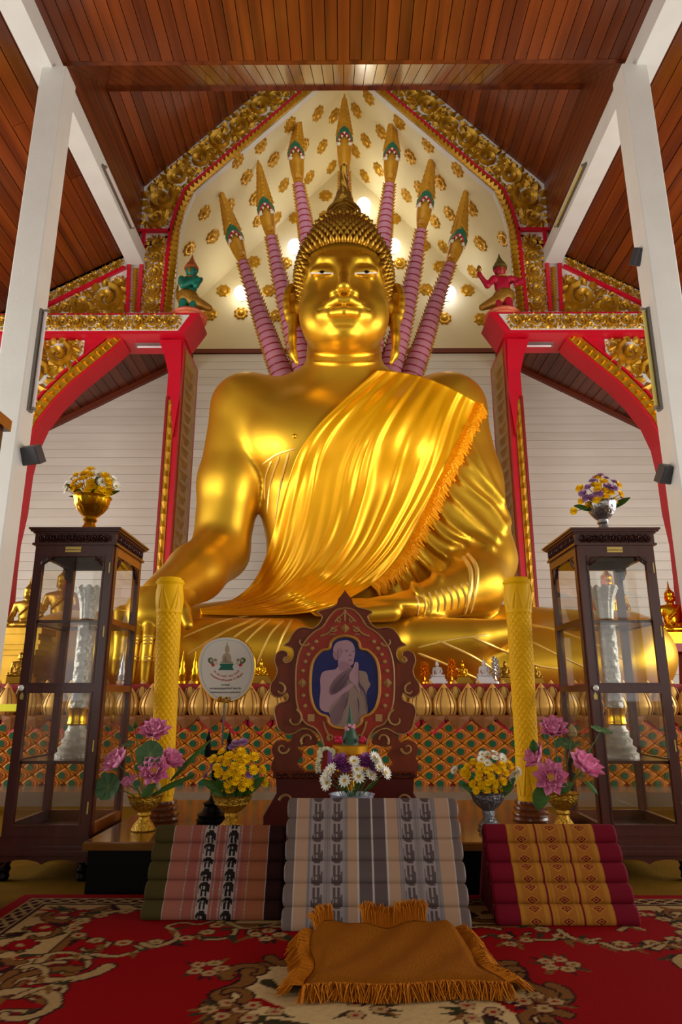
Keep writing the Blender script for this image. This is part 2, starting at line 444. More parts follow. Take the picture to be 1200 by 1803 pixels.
yellow_wax = mat('yellow wax', (255, 196, 0), .5, var=.25, vscale=6, col2=(244, 170, 0), spec=.2)
silver = mat('hammered silver', (196, 196, 200), .28, .95, var=.4, vscale=14, col2=(120, 120, 126), bump=.3, bscale=60)
black_lac = mat('black lacquer', (7, 6, 6), .4, spec=.12)
glass = glass_mat('cabinet glass', (252, 253, 252), fac=.05)

wood_gloss = mat('glossy strip plank', (150, 76, 26), .2, var=.6, vscale=1.3, col2=(84, 34, 10), rnd=.4, stretch=(6, .6, 6), coat=.8)
# ================================================================== the hall
YG, YB = 8.8, 11.1           # gable front, back wall
floor = MB().box(-7.6, 7.6, -6, 11.3, -.12, 0).build('floor', mustard); struct(floor, 'mustard carpeted floor of the temple hall')

def backing(name, quad, n, t, m):
    q = [Vector(p) for p in quad]; n = Vector(n)*t
    return MB().hexa(q, [p+n for p in q]).build(name, m, smooth=False)
def planks_y(parent, p0, p1, y0, y1, w, m, th=.02, name='plank', split=False, seed=1):
    """boards running in depth, laid side by side from p0 to p1 (x, z); visible side faces down"""
    rs = random.Random(seed); a = Vector((p1[0]-p0[0], 0, p1[1]-p0[1])); L = a.length; a.normalize(); n = max(1, round(L/w)); ww = L/n
    ang = -atan2(a.z, a.x); cache = {}
    for i in range(n):
        segs = [(y0, y1)]
        if split and y1-y0 > 3:
            c = y0+(y1-y0)*rs.uniform(.35, .8); segs = [(y0, c-.004), (c+.004, y1)]
        for s0, s1 in segs:
            l = round(s1-s0, 1)
            if l not in cache:
                cache[l] = MB().box(-ww/2+.004, ww/2-.004, -.5, .5, -th, 0).mesh(name, m, smooth=False)
            o = put(name, cache[l], parent, local=True); c = Vector((p0[0], 0, p0[1]))+a*(ww*(i+.5)); dz = rs.uniform(0, .006)
            o.location = (c.x-parent.location.x, (s0+s1)/2-parent.location.y, c.z-dz-parent.location.z); o.rotation_euler = (0, ang, 0); o.scale = (1, s1-s0, 1)
HX = 3.07; ZF = 7.45; YF = 5.78; YS, ZS = 7.04, 8.47; SL = 1.07
zr = ZS+HX*SL
gapm = mat('ceiling shadow gap', (40, 14, 6), .8)
c0 = backing('ceiling', [(-HX, -5, ZF+.001), (HX, -5, ZF+.001), (HX, YF, ZF+.001), (-HX, YF, ZF+.001)], (0, 0, 1), .06, gapm); struct(c0, 'flat varnished plank ceiling over the hall')
planks_y(c0, (-HX, ZF), (HX, ZF), 1.0, YF, .125, wood_red, split=True)
# rising strip behind the flat ceiling
c1 = backing('ceiling', [(-HX, YF, ZF+.02), (HX, YF, ZF+.02), (HX, YS, ZS+.02), (-HX, YS, ZS+.02)], (0, -.3, 1), .05, gapm); struct(c1, 'sloping plank strip at the end of the flat ceiling')
_l = math.hypot(YS-YF, ZS-ZF); _me = MB().box(-.0575, .0575, 0, _l, -.02, 0).mesh('plank', wood_gloss, smooth=False)
for i in range(50):
    o = put('plank', _me, c1, local=True); o.location = (-HX+.1228*(i+.5), YF, ZF+.02); o.rotation_euler = (atan2(ZS-ZF, YS-YF), 0, 0)
MB().box(-HX, HX, YS-.03, YS+.03, ZS-.03, ZS+.1).build('edge_board', wood_red, c1)
MB().box(-HX, HX, YF-.03, YF+.02, ZF-.025, ZF+.03).build('edge_board', wood_red, c1)
for s in (-1, 1):
    side = 'left' if s < 0 else 'right'
    # fascia above the beam
    c = backing('ceiling', [(s*(HX+.02), YF, 7.25), (s*(HX+.02), YG, 7.25), (s*(HX+.02), YG, ZS), (s*(HX+.02), YF, ZS)], (s, 0, 0), .05, gapm); struct(c, 'upright plank band above the %s beam' % side)
    n = 9; me = MB().box(0, .02, -.5, .5, -.06, .06).mesh('plank', wood_side, smooth=False) if s < 0 else MB().box(-.02, 0, -.5, .5, -.06, .06).mesh('plank', wood_side, smooth=False)
    for i in range(n):
        o = put('plank', me, c, local=True); o.location = (s*(HX+.02), (YF+YG)/2, 7.33+(ZS-7.31)*(i+.5)/n); o.scale = (1, YG-YF, (ZS-7.31)/n/.127)
    # inner roof slope
    c = backing('ceiling', [(s*HX, YF+.6, ZS+.02), (s*HX, YG+.2, ZS+.02), (0, YG+.2, zr+.02), (0, YF+.6, zr+.02)], (s*.3, 0, 1), .05, gapm); struct(c, '%s inner plank roof slope up to the ridge' % side)
    planks_y(c, (s*HX, ZS), (0, zr), YF+.6, YG, .15, wood_side, seed=3+s)
    # aisle roof
    c = backing('ceiling', [(s*3.15, -5, 7.33), (s*3.15, YG, 7.33), (s*7.6, YG, 7.33-.57*4.45), (s*7.6, -5, 7.33-.57*4.45)], (s*.2, 0, 1), .05, gapm); struct(c, '%s aisle plank roof sloping outward' % side)
    planks_y(c, (s*3.18, 7.3), (s*7.6, 7.3-.57*4.42), 1.5, YG, .15, wood_red, split=True, seed=6+s)
    # lower ceiling of the aisle beyond the arch
    c = backing('ceiling', [(s*2.9, YG+.1, 6.72), (s*2.9, YB, 6.72), (s*7.6, YB, 6.72-.55*4.7), (s*7.6, YG+.1, 6.72-.55*4.7)], (s*.2, 0, 1), .05, gapm); struct(c, '%s plank ceiling seen through the arch' % side)
    planks_y(c, (s*2.9, 6.7), (s*7.6, 6.7-.55*4.7), YG+.1, YB, .15, wood_side, seed=9+s)
    t = MB(); t.hexa([(s*2.9, YB-.08, 6.70), (s*2.9, YB, 6.70), (s*7.6, YB, 6.70-.55*4.7), (s*7.6, YB-.08, 6.70-.55*4.7)], [(s*2.9, YB-.08, 6.60), (s*2.9, YB, 6.60), (s*7.6, YB, 6.60-.55*4.7), (s*7.6, YB-.08, 6.60-.55*4.7)])
    struct(t.build('trim_1' if s < 0 else 'trim_2', brown_trim), 'brown strip under the %s aisle ceiling' % side)
    # outer wall with window openings
    w = MB(); x0, x1 = s*7.6, s*7.9
    a, b = min(x0, x1), max(x0, x1)
    w.box(a, b, -6, 11.3, 0, .8); w.box(a, b, -6, 11.3, 3.7, 5.0)
    for y in (-6, -2.7, .3, 3.3, 6.3, 9.3): w.box(a, b, y, y+(.9 if y < 9 else 2.0), .8, 3.7)
    struct(w.build('wall_left' if s < 0 else 'wall_right', board), '%s outer wall with open windows' % side)
w = MB(); w.box(-7.9, 7.9, -6.3, -6, 3.3, 8)  # unseen wall: solid middle and side openings arranged to shape fill and reflections
for _s in (-1, 1):
    for a, b, z0, z1 in ((0, 1.5, 0, 3.3), (3.4, 4.2, 0, 3.3), (6.4, 7.9, 0, 3.3), (4.2, 6.4, 0, .8), (4.88, 4.94, .8, 3.3), (5.66, 5.72, .8, 3.3), (4.2, 6.4, 2.3, 2.36)):
        w.box(min(_s*a, _s*b), max(_s*a, _s*b), -6.3, -6, z0, z1)
struct(w.build('wall_front', board), 'entrance wall behind the camera with two doorways and windows placed for the light')

# ------------------------------------------------------------------ back wall: boards, plaster gable
wb = MB().box(-7.9, 7.9, YB+.03, YB+.2, 0, 12).build('wall_back', gap_dark); struct(wb, 'white boarded back wall of the temple hall')
bh = .152
for k, (xa, xb) in enumerate(((-7.6, -2.84), (-2.72, 2.72), (2.84, 7.6))):
    me = MB().box(-(xb-xa)/2, (xb-xa)/2, -.02, .015, .0025, bh-.0025).mesh('board', board, smooth=False)
    for i in range(45):
        if i*bh > 6.8: break
        o = put('board', me, wb, local=True); o.location = ((xa+xb)/2, YB+.015+RNG.uniform(-.004, .004), i*bh)
t = MB().box(-2.84, -2.72, YB-.04, YB+.03, 0, 6.93).box(2.72, 2.84, YB-.04, YB+.03, 0, 6.93).box(-2.72, 2.72, YB-.04, YB+.03, 6.85, 6.93)
struct(t.build('trim_3', brown_trim), 'brown frame around the boarded niche wall')
ZA = 10.9; SN = 1.105; XN = 2.8
gp = MB().prism([(-XN, 6.93), (XN, 6.93), (XN, ZA-XN*SN+.05), (0, ZA+.05), (-XN, ZA-XN*SN+.05)], YB-.03, YB+.03).build('wall_niche', plaster, smooth=False); struct(gp, 'cream plaster gable wall of the niche behind the serpent heads')
slopes = {}
for s in (-1, 1):
    side = 'left' if s < 0 else 'right'
    c = MB().hexa([(0, YG-.02, ZA), (s*XN, YG-.02, ZA-XN*SN), (s*XN, YB, ZA-XN*SN), (0, YB, ZA)], [(0, YG-.02, ZA+.08), (s*XN, YG-.02, ZA-XN*SN+.08), (s*XN, YB, ZA-XN*SN+.08), (0, YB, ZA+.08)])
    slopes[s] = struct(c.build('ceiling', plaster, smooth=False), '%s cream niche vault studded with gold rosettes' % side)
    w = MB().box(min(s*XN, s*(XN+.1)), max(s*XN, s*(XN+.1)), YG+.1, YB, 6.4, ZA-XN*SN+.05)
    struct(w.build('wall_left.001' if s < 0 else 'wall_right.001', plaster), '%s inner side wall of the niche' % side)
# gold rosettes
def rosette_mesh():
    mb = MB(); n = 32; rings = [(1.0, 0), (.92, .16), (.62, .22), (.5, .16), (.34, .34), (.12, .42)]
    vs = []; fs = []
    for r, d in rings:
        for i in range(n):
            a = 2*pi*i/n; k = 1-.2*(abs(((i*8/n) % 1)-.5)*2)**1.2 if r > .4 else 1.0
            vs.append((r*k*cos(a), r*k*sin(a), d))
    for j in range(len(rings)-1):
        for i in range(n): fs.append((j*n+i, j*n+(i+1) % n, (j+1)*n+(i+1) % n, (j+1)*n+i))
    vs.append((0, 0, .46)); q = (len(rings)-1)*n
    for i in range(n): fs.append((q+i, q+(i+1) % n, len(vs)-1))
    mb.add(vs, fs)
    for i in range(8):
        a = 2*pi*(i+.5)/8; mb.ell((.72*cos(a), .72*sin(a), .2), (.12, .12, .1), 6, 4)
    return mb.mesh('star_rosette', gold_carve, angle=60)
ros = rosette_mesh()
Z5 = lambda L: [(370+x/2.5, 140+y/2.5) for x, y in L]
left_st = Z5([(473,150),(545,160),(350,200),(222,292),(278,353),(160,430),(492,295),(410,293),(323,465),(195,523),(120,355),(533,385),(435,430),(82,557),(290,610),(15,692),(210,620)])+[(360,375),(373,417),(333,438)]
right_st = Z5([(697,78),(643,137),(752,232),(832,188),(685,270),(638,315),(880,342),(680,425),(740,395),(863,510),(958,288),(920,478),(1012,455),(1088,395),(988,625),(1052,590),(1025,735),(1150,570),(1185,720),(1155,845)])+[(886,421),(847,430)]
back_st = Z5([(508,512),(508,602),(375,610),(192,803),(330,808),(58,930),(258,930),(135,1030),(292,1040),(835,810),(810,613),(950,925),(1010,825),(1030,1052),(1132,928),(1190,1055),(940,730),(0,1035)])+[(870,515),(340,505),(318,560)]
for s, L in ((-1, left_st), (1, right_st)):
    nrm = Vector((-s*SN, 0, -1)).normalized()
    for a, b in L:
        p = PPL(a, b, (0, 0, ZA), nrm)
        if p.y > YB-.15: p.y = YB-.2
        if p.y < YG+.1: p.y = YG+.15
        o = put('star_rosette', ros, slopes[s], local=True); o.location = p; o.rotation_euler = nrm.to_track_quat('Z', 'Y').to_euler(); o.scale = (.15, .15, .1)
for a, b in back_st:
    p = PY(a, b, YB-.03)
    if abs(p.x) > XN-.15 or p.z > ZA-abs(p.x)*SN-.1: continue
    o = put('star_rosette', ros, gp, local=True); o.location = p; o.rotation_euler = (pi/2, 0, 0); o.scale = (.14, .14, .1)

# ------------------------------------------------------------------ globe lamps on the niche wall
globe_m = mat('lit globe', (255, 250, 240), .3, emit=6)
globe_b = mat('lit bluish globe', (225, 230, 255), .3, emit=6)
for i, (a, b, lab) in enumerate(((640, 361, 'uppermost round white globe lamp on the cream niche wall'), (519, 434, 'bluish-white globe lamp left of the statue hair'), (692, 433, 'warm white globe lamp right of the statue hair'), (425, 516, 'lit globe lamp furthest left, beside a serpent neck'), (789, 516, 'lit globe lamp furthest right, beside a serpent neck'))):
    p = PY(a, b, YB-.2); t = thing('globe_lamp', lab, 'lamp', (p.x, YB-.03, p.z), group='globe lamps on the niche wall')
    MB().ell((p.x, p.y, p.z), .135, 20, 14).build('globe', globe_b if i in (1, 4) else globe_m, t)
    MB().lathe([(.07, 0), (.07, .05), (.045, .07)], 16).tf(Matrix.Translation((p.x, YB-.03, p.z)) @ Matrix.Rotation(pi/2, 4, 'X')).build('lamp_base', white_paint, t)
    lamp('globe_light', 'POINT', (p.x, p.y-.5, p.z), 4.0, (1, .9, .7), size=.14, parent=t)

# ------------------------------------------------------------------ pillars and beams
for s in (-1, 1):
    side = 'left' if s < 0 else 'right'
    x = s*2.95; b = .012
    t = MB().prism([(x-.13+b, 5.48), (x+.13-b, 5.48), (x+.13, 5.48+b), (x+.13, 5.74-b), (x+.13-b, 5.74), (x-.13+b, 5.74), (x-.13, 5.74-b), (x-.13, 5.48+b)], 0, 7.06, 'z')
    tag(t.build('pillar', white_paint, smooth=False), 'tall white painted pillar at the %s of the hall' % side, 'pillar', 'white pillars')
    t = MB().box(s*3.08-.12, s*3.08+.12, -5, YG-.05, 7.04, 7.30)
    tag(t.build('ceiling_beam', white_paint, smooth=False), 'white roof beam running back over the %s pillar' % side, 'beam', 'white roof beams')

# ------------------------------------------------------------------ gable front with red bars and carved gold panels
def bar(mb, line, w, y0, y1, m=0):
    L = [Vector(p) for p in line]; A = []; B = []
    for i in range(len(L)):
        t = (L[min(i+1, len(L)-1)]-L[max(i-1, 0)]).normalized(); n = Vector((-t.y, t.x))*w/2; A.append(L[i]+n); B.append(L[i]-n)
    for i in range(len(L)-1):
        q = [A[i], A[i+1], B[i+1], B[i]]
        mb.hexa([(p.x, y0, p.y) for p in q], [(p.x, y1, p.y) for p in q], m)
        mb.f[-6:] = [tuple(f) for f in mb.f[-6:]]
    return mb
def fixn(mb):
    """make box-like chains face outward"""
    return mb
g = struct(thing('wall_gable', 'carved gable front with red bars and gold scroll panels', None, (0, YG, 0)), None)
d = Vector((1, SL)).normalized()
def toapex(p): return (0.0, p[1]+(0-p[0])*SL)
o0 = (-HX, ZS); red0 = XZ([(326, 340)], YG)[0]; inn0 = (-2.30, ZA-2.30*SN)
lowred = XZ([(286, 552), (301, 410), (311, 375)], YG); lowinn = XZ([(303, 552), (317, 410), (326, 375)], YG)
plate = [o0, toapex(o0), toapex(inn0), inn0]+lowinn[::-1]+[(lowinn[0][0], 5.9), (-7.6, 5.9), (-7.6, 7.3-.57*4.42), (-3.2, 7.3), (-HX, 7.3)]
rake_poly = [(o0[0]+.03, o0[1]-.06), (toapex(o0)[0]-.02, toapex(o0)[1]-.1), (-.02, toapex(red0)[1]+.08), (red0[0]-.05, red0[1]+.06), (lowred[2][0]-.05, lowred[2][1]), (lowred[1][0]-.06, lowred[1][1]+.06), (o0[0]+.03, lowred[1][1]+.06)]
zb = lowred[1][1]
p2 = XZ([(261, 419), (294, 417), (281, 552), (250, 552)], YG); p3 = XZ([(234, 474), (246, 474), (245, 552), (231, 552)], YG)
p4 = XZ([(60, 556), (224, 484), (223, 552), (224, 556)], YG); p4b = XZ([(60, 530), (218, 455), (219, 470), (60, 546)], YG)
leafpoly = [toapex(red0), red0]+lowred[::-1]
def Pg(off): return lambda u, v, dd: (u, YG-off-dd, v)
wp = MB().prism(plate, YG-.02, YG+.1)
whites = wp
reds = MB()
bar(reds, [toapex(red0), red0, lowred[2], lowred[1], lowred[0]], .05, YG-.07, YG-.02)
bar(reds, [(-HX, zb), lowred[1]], .05, YG-.07, YG-.02)
bar(reds, XZ([(255, 412), (245, 552)], YG), .05, YG-.07, YG-.02)
bar(reds, XZ([(229, 470), (226, 552)], YG), .05, YG-.07, YG-.02)
bar(reds, XZ([(-40, 602), (222, 474)], YG), .05, YG-.07, YG-.02)
sc = scrolls(rake_poly, .25, .035, Pg(.02), 1, .3, .76).join(scrolls(p2, .15, .03, Pg(.02), 2, .3, .76)).join(scrolls(p4, .26, .035, Pg(.02), 3, .34, .74)).join(scrolls(p4b, .08, .025, Pg(.02), 4, .4, .78))
# leafy fringe along the inner edge of the red bar
fr = MB()
path = [toapex(red0), red0, lowred[2], lowred[1], lowred[0]]; inner = [toapex(inn0), inn0, lowinn[2], lowinn[1], lowinn[0]]
bg_f = MB()
for i in range(len(path)-1):
    a0, a1, b0, b1 = Vector(path[i]), Vector(path[i+1]), Vector(inner[i]), Vector(inner[i+1])
    bg_f.hexa([(a0.x, YG-.05, a0.y), (a1.x, YG-.05, a1.y), (b1.x, YG-.05, b1.y), (b0.x, YG-.05, b0.y)], [(a0.x, YG, a0.y), (a1.x, YG, a1.y), (b1.x, YG, b1.y), (b0.x, YG, b0.y)])
    n = max(1, int((a1-a0).length/.085))
    for j in range(n):
        t = (j+.5)/n; p = a0.lerp(a1, t); q = b0.lerp(b1, t); ax = (q-p); tt = Vector((-ax.y, ax.x)).normalized()*.06
        tip = q+ax*.18; m1 = p+ax*.45
        fr.add([(p.x, YG-.05, p.y), (m1.x+tt.x, YG-.05, m1.y+tt.y), (tip.x, YG-.05, tip.y), (m1.x-tt.x, YG-.05, m1.y-tt.y), (m1.x, YG-.11, m1.y)], [(0, 1, 4), (1, 2, 4), (2, 3, 4), (3, 0, 4)])
st3 = MB()
a = p3; n = 16
for j in range(n):
    t = (j+.5)/n; z = a[0][1]+(a[3][1]-a[0][1])*t; xl = a[0][0]+(a[3][0]-a[0][0])*t; xr = a[1][0]+(a[2][0]-a[1][0])*t; hz = abs(a[0][1]-a[3][1])/n*.62
    st3.add([(xl, YG-.03, z), ((xl+xr)/2, YG-.03, z-hz), (xr, YG-.03, z), ((xl+xr)/2, YG-.03, z+hz), ((xl+xr)/2, YG-.08, z)], [(0, 1, 4), (1, 2, 4), (2, 3, 4), (3, 0, 4)])
# cornice, spandrel, corbel, column
YC = 8.35
ZC0, ZC1 = 5.67, 5.99
cor = MB().prism([(-7.6, ZC0), (-2.20, ZC0), (-2.00, ZC1), (-7.6, ZC1)], YC, 8.92)
cw = MB().prism([(-7.6, ZC0+.045), (-2.28, ZC0+.045), (-2.13, ZC1-.035), (-7.6, ZC1-.035)], YC-.012, YC)
csc = scrolls([(-5.2, ZC0+.06), (-2.31, ZC0+.06), (-2.19, ZC1-.05), (-5.2, ZC1-.05)], .105, .03, lambda u, v, dd: (u, YC-.012-dd, v), 5, .35, .78)
YP = 8.5
curve = XZ([(216, 600), (196, 618), (165, 643), (128, 673), (95, 706), (67, 742), (49, 780), (38, 825), (28, 895), (15, 950), (8, 1010), (0, 1100), (-6, 1250)], YP)
outer = curve+[(curve[-1][0]-.3, curve[-1][1]), (curve[-1][0]-.3, ZC0), (curve[0][0], ZC0)]
spd = MB().prism(outer, YP, 8.85)
def offs(line, dd):
    L = [Vector(p) for p in line]; R = []
    for i in range(len(L)):
        t = (L[min(i+1, len(L)-1)]-L[max(i-1, 0)]).normalized(); R.append((L[i].x+t.y*dd, L[i].y-t.x*dd))
    return R
sA = 1 if offs(curve, .1)[4][1] > curve[4][1] else -1
gl0 = offs(curve, sA*.03); gl1 = offs(curve, sA*.17); rl = offs(curve, sA*.20); wl = offs(curve, sA*.23)
gband = MB(); leaf_b = MB()
for i in range(len(curve)-1):
    q = [gl0[i], gl0[i+1], gl1[i+1], gl1[i]]
    gband.hexa([(p[0], YP-.015, p[1]) for p in q], [(p[0], YP+.02, p[1]) for p in q])
    L = (Vector(gl0[i+1])-Vector(gl0[i])).length; n = max(1, int(L/.1))
    for j in range(n):
        t = (j+.5)/n; a0 = Vector(gl0[i]).lerp(Vector(gl0[i+1]), t); a1 = Vector(gl1[i]).lerp(Vector(gl1[i+1]), t); tt = (Vector(gl0[i+1])-Vector(gl0[i])).normalized()*.035; m1 = (a0+a1)/2
        leaf_b.add([(a0.x, YP-.016, a0.y), (m1.x+tt.x, YP-.016, m1.y+tt.y), (a1.x+tt.x, YP-.016, a1.y+tt.y), (m1.x-tt.x, YP-.016, m1.y-tt.y), (m1.x, YP-.06, m1.y)], [(0, 1, 4), (1, 2, 4), (2, 3, 4), (3, 0, 4)])
rline = bar(MB(), rl, .03, YP-.03, YP)
zc = ZC0-.02
spw = [p for p in wl if p[1] < zc]; spoly = [(spw[0][0], zc)]+spw+[(spw[-1][0]-.3, spw[-1][1]), (spw[-1][0]-.3, zc)]
spwhite = MB().prism(spoly, YP-.012, YP+.01)
ssc = scrolls([(x, z) for x, z in spoly], .24, .04, lambda u, v, dd: (u, YP-.012-dd, v), 8, .34, .78)
crb = MB().prism(XZ([(281, 600), (320, 600), (318, 690), (305, 770), (300, 690), (297, 660), (291, 630)], YP), YP-.03, 8.85)
CX0, CX1, CY0, CY1 = -2.41, -2.225, 8.5, 9.45
colm = MB().box(CX0, CX1, CY0, CY1, 0, ZC0)
cg = MB().box(CX0+.035, CX0+.115, CY0-.012, CY0, .2, 4.75).box(CX1, CX1+.012, CY0+.12, CY1-.12, .2, 5.6)
cb = MB().box(CX0-.005, CX0+.03, CY0-.015, CY0, .2, 4.8)
scl = MB(); z = .3
while z < 5.35:
    y0, y1 = CY0+.14, CY1-.14; ym = (y0+y1)/2
    scl.add([(CX1+.012, y0, z+.12), (CX1+.012, ym, z), (CX1+.012, y1, z+.12), (CX1+.012, ym, z+.24), (CX1+.05, ym, z+.13)], [(0, 4, 1), (1, 4, 2), (2, 4, 3), (3, 4, 0)])
    if z < 4.6:
        xm = CX0+.075; scl.add([(xm-.035, CY0-.012, z+.12), (xm, CY0-.012, z), (xm+.035, CY0-.012, z+.12), (xm, CY0-.012, z+.24), (xm, CY0-.04, z+.13)], [(0, 1, 4), (1, 2, 4), (2, 3, 4), (3, 0, 4)])
    z += .17
for s in (-1, 1):
    f = (lambda m: m) if s < 0 else (lambda m: m.mirror())
    gs = g
    f(whites).build('plaster_panel', white_bg, gs, smooth=False)
    f(reds).build('red_bar', red, gs, smooth=False)
    tag(f(sc).build('scroll_relief', gold_carve, gs, angle=50), None, None, None, 'stuff'); f(bg_f).build('fringe_ground', gold_carve, gs, smooth=False)
    tag(f(fr).build('leaf_fringe', gold_carve, gs, smooth=False), None, None, None, 'stuff'); f(st3).build('leaf_strip', gold_carve, gs, smooth=False)
    f(cor).build('cornice', red, gs, smooth=False); f(cw).build('cornice_panel', white_bg, gs, smooth=False); tag(f(csc).build('cornice_scroll', gold_carve, gs, angle=50), None, None, None, 'stuff')
    f(spd).build('arch_spandrel', red, gs, smooth=False); f(gband).build('arch_band', gold_carve, gs, smooth=False); f(leaf_b).build('arch_leaf', gold_bright, gs, smooth=False); f(rline).build('arch_line', red, gs, smooth=False)
    f(spwhite).build('spandrel_panel', white_bg, gs, smooth=False); tag(f(ssc).build('spandrel_scroll', gold_carve, gs, angle=50), None, None, None, 'stuff'); f(crb).build('arch_corbel', red, gs, smooth=False)
    cl = f(colm).build('niche_column', red, gs, smooth=False); f(cg).build('column_panel', gold_carve, cl, smooth=False); f(cb).build('column_edge', red_dark, cl, smooth=False); tag(f(scl).build('column_scale', gold_carve, cl, smooth=False), None, None, None, 'stuff')
# ================================================================== great seated statue
BL = Vector((0, 8.0, .95))
bud = thing('buddha_statue', 'huge golden seated statue touching the earth before the niche', 'statue', BL)
def PV(px, py, Y): p = PY(px, py, Y); return np.array((p.x, p.y, p.z))
S = SDF((-3.95, 6.35, .8), (3.95, 9.5, 5.75), .034)
# torso
S.ell((0, 8.4, 4.12), (1.38, .66, .86), .2)
S.ell((0, 8.42, 3.3), (1.08, .6, 1.1), .3)
S.ell((0, 8.4, 2.3), (.98, .62, .95), .3)
S.ell((-.55, 8.0, 4.05), (.62, .36, .52), .25); S.ell((.55, 8.0, 4.05), (.62, .36, .52), .25)
S.cone((-1.25, 8.45, 4.58), (1.25, 8.45, 4.58), .36, .36, .3)
S.cone((-.5, 8.45, 4.78), (.5, 8.45, 4.78), .34, .34, .25)
# neck
S.cone((0, 8.32, 4.7), (0, 8.2, 5.6), .52, .49, .16)
# hips, thighs, folded legs
S.ell((0, 8.45, 1.5), (1.75, .85, .62), .3)
for s in (-1, 1):
    S.cone((s*.9, 8.55, 1.5), (s*3.05, 7.75, 1.30), .56, .48, .25)
    S.ell((s*3.12, 7.72, 1.30), (.5, .55, .44), .2)
S.cone((3.0, 7.6, 1.26), (-1.4, 7.35, 1.2), .4, .3, .15)              # lower shin
S.cone((-3.0, 7.5, 1.30), (1.2, 7.2, 1.36), .40, .30, .08)             # upper shin
S.chain([(.75, 7.08, 1.42), (1.3, 7.06, 1.44), (1.62, 7.1, 1.5)], [.25, .2, .15], .03)   # foot
S.cone((3.0, 7.45, 1.2), (-.9, 7.35, 1.1), .36, .24, .06)
# right arm over the knee
sh = PV(432, 722, 8.4); ua = PV(405, 850, 8.35); el = PV(388, 972, 8.3); wr = PV(285, 1052, 7.1)
S.ell(sh+np.array((.05, 0, .02)), (.46, .44, .46), .25)
S.chain([sh, ua, el], [.45, .40, .345], .12)
S.chain([el, PV(345, 1008, 7.75), wr], [.35, .33, .235], .1)
S.ell((-.98, 8.3, 4.25), (.42, .42, .5), .2)
# left arm with robe, forearm and open hand on the lap
sl_ = PV(790, 722, 8.4); e2 = PV(852, 985, 8.2)
S.ell(sl_+np.array((-.03, 0, .0)), (.5, .46, .46), .25)
S.chain([sl_, PV(820, 850, 8.35), e2], [.46, .44, .38], .15)
S.ell((1.2, 8.35, 3.3), (.62, .42, 1.2), .25)
w2 = PV(745, 1062, 7.35)
S.chain([e2, PV(838, 1030, 7.75), w2], [.37, .32, .215], .12)
# robe edge hanging on the lap
S.box((0, 8.1, 1.0), (1.6, .9, .12), .05, .1)
HR = SDF((-2.55, 6.4, .85), (-1.2, 7.5, 1.95), .0155)
HR.chain([PV(300, 1046, 7.2), PV(278, 1062, 6.98), PV(262, 1084, 6.84)], [.225, .2, .15], .1, sc=(.8, 1, 1))
HR.cone(PV(272, 1060, 6.95), PV(225, 1088, 6.86), .15, .1, .1); HR.cone(PV(262, 1068, 6.92), PV(288, 1090, 6.82), .16, .1, .1)
for fx, tip in ((209, 1190), (234, 1204), (259, 1206), (284, 1198)):
    HR.chain([PV(fx+6, 1080, 6.84), PV(fx+3, 1122, 6.705), PV(fx-1, 1160, 6.67), PV(fx-5, tip-6, 6.69)], [.082, .063, .056, .044], .014)
HR.chain([PV(305, 1056, 7.0), PV(322, 1076, 6.86), PV(331, 1100, 6.80)], [.12, .075, .055], .03)
VR_, QR_ = HR.mesh(); VR_ = smooth_verts(VR_, QR_, 1, .4)
HL = SDF((-.95, 6.6, 1.3), (1.15, 7.7, 2.05), .0155)
HL.cone(PV(752, 1062, 7.38), PV(715, 1067, 7.25), .2, .16, .06)
HL.ell(PV(690, 1068, 7.2), (.34, .24, .115), .1)
for j in range(4):
    yy = 7.34-.105*j; HL.chain([PV(668, 1066+j*2, yy), PV(600, 1064+j*3, yy), PV(548+5*j, 1062+j*3, yy)], [.075, .066, .045], .014)
HL.chain([PV(690, 1078, 7.0), PV(628, 1082, 6.92), PV(560, 1072, 6.9), PV(513, 1048, 6.92)], [.1, .08, .07, .045], .03)
VL_, QL_ = HL.mesh(); VL_ = smooth_verts(VL_, QL_, 1, .4)
V, Q = S.mesh(); V = smooth_verts(V, Q, 2, .4)
# sculpted pleats over the left arm (ridges) and grooves
px, py = project(V); N = vnormals(V, Q)
Z6 = lambda L: [(300+x/1.935, 640+y/1.935) for x, y in L]
def ldist(L, X, Y):
    d = np.full(X.shape, 1e9)
    for (x0, y0), (x1, y1) in zip(L[:-1], L[1:]):
        dx, dy = x1-x0, y1-y0; t = np.clip(((X-x0)*dx+(Y-y0)*dy)/(dx*dx+dy*dy), 0, 1); d = np.minimum(d, np.hypot(X-x0-t*dx, Y-y0-t*dy))
    return d
pleats = [Z6(l) for l in ([(1000, 230), (1050, 330), (1120, 470)], [(980, 290), (1050, 380), (1130, 500), (1145, 545)], [(945, 345), (1010, 420), (1090, 490), (1135, 565)], [(920, 415), (1000, 490), (1110, 600)], [(895, 475), (960, 550), (1050, 610), (1095, 630)],
    [(870, 525), (930, 585), (1000, 620)], [(845, 580), (900, 630), (965, 668)], [(810, 635), (870, 690), (915, 735)], [(785, 680), (820, 740), (850, 795)], [(760, 710), (775, 760), (800, 800)])]
front = (N[:, 1] < .35) & (px > 690) & (px < 925) & (py > 735) & (py < 1090)
disp = np.zeros(len(V))
for L in pleats:
    dd = ldist(smooth_line(L, 5), px, py); disp += .055*np.exp(-(dd/6.0)**2)
V = V+N*(disp*front)[:, None]
body_me = npmesh('body', V, Q, gold_statue)
body = put('body', body_me, bud)
put('hand', npmesh('hand', VR_, QR_, gold_statue), bud); put('hand', npmesh('hand', VL_, QL_, gold_statue), bud)
for _a, _b in ((VR_, QR_), (VL_, QL_)):
    Q = np.concatenate([Q, _b+len(V)]); V = np.concatenate([V, _a])
bvh = BVHTree.FromPolygons([tuple(v) for v in V], [tuple(q) for q in Q])
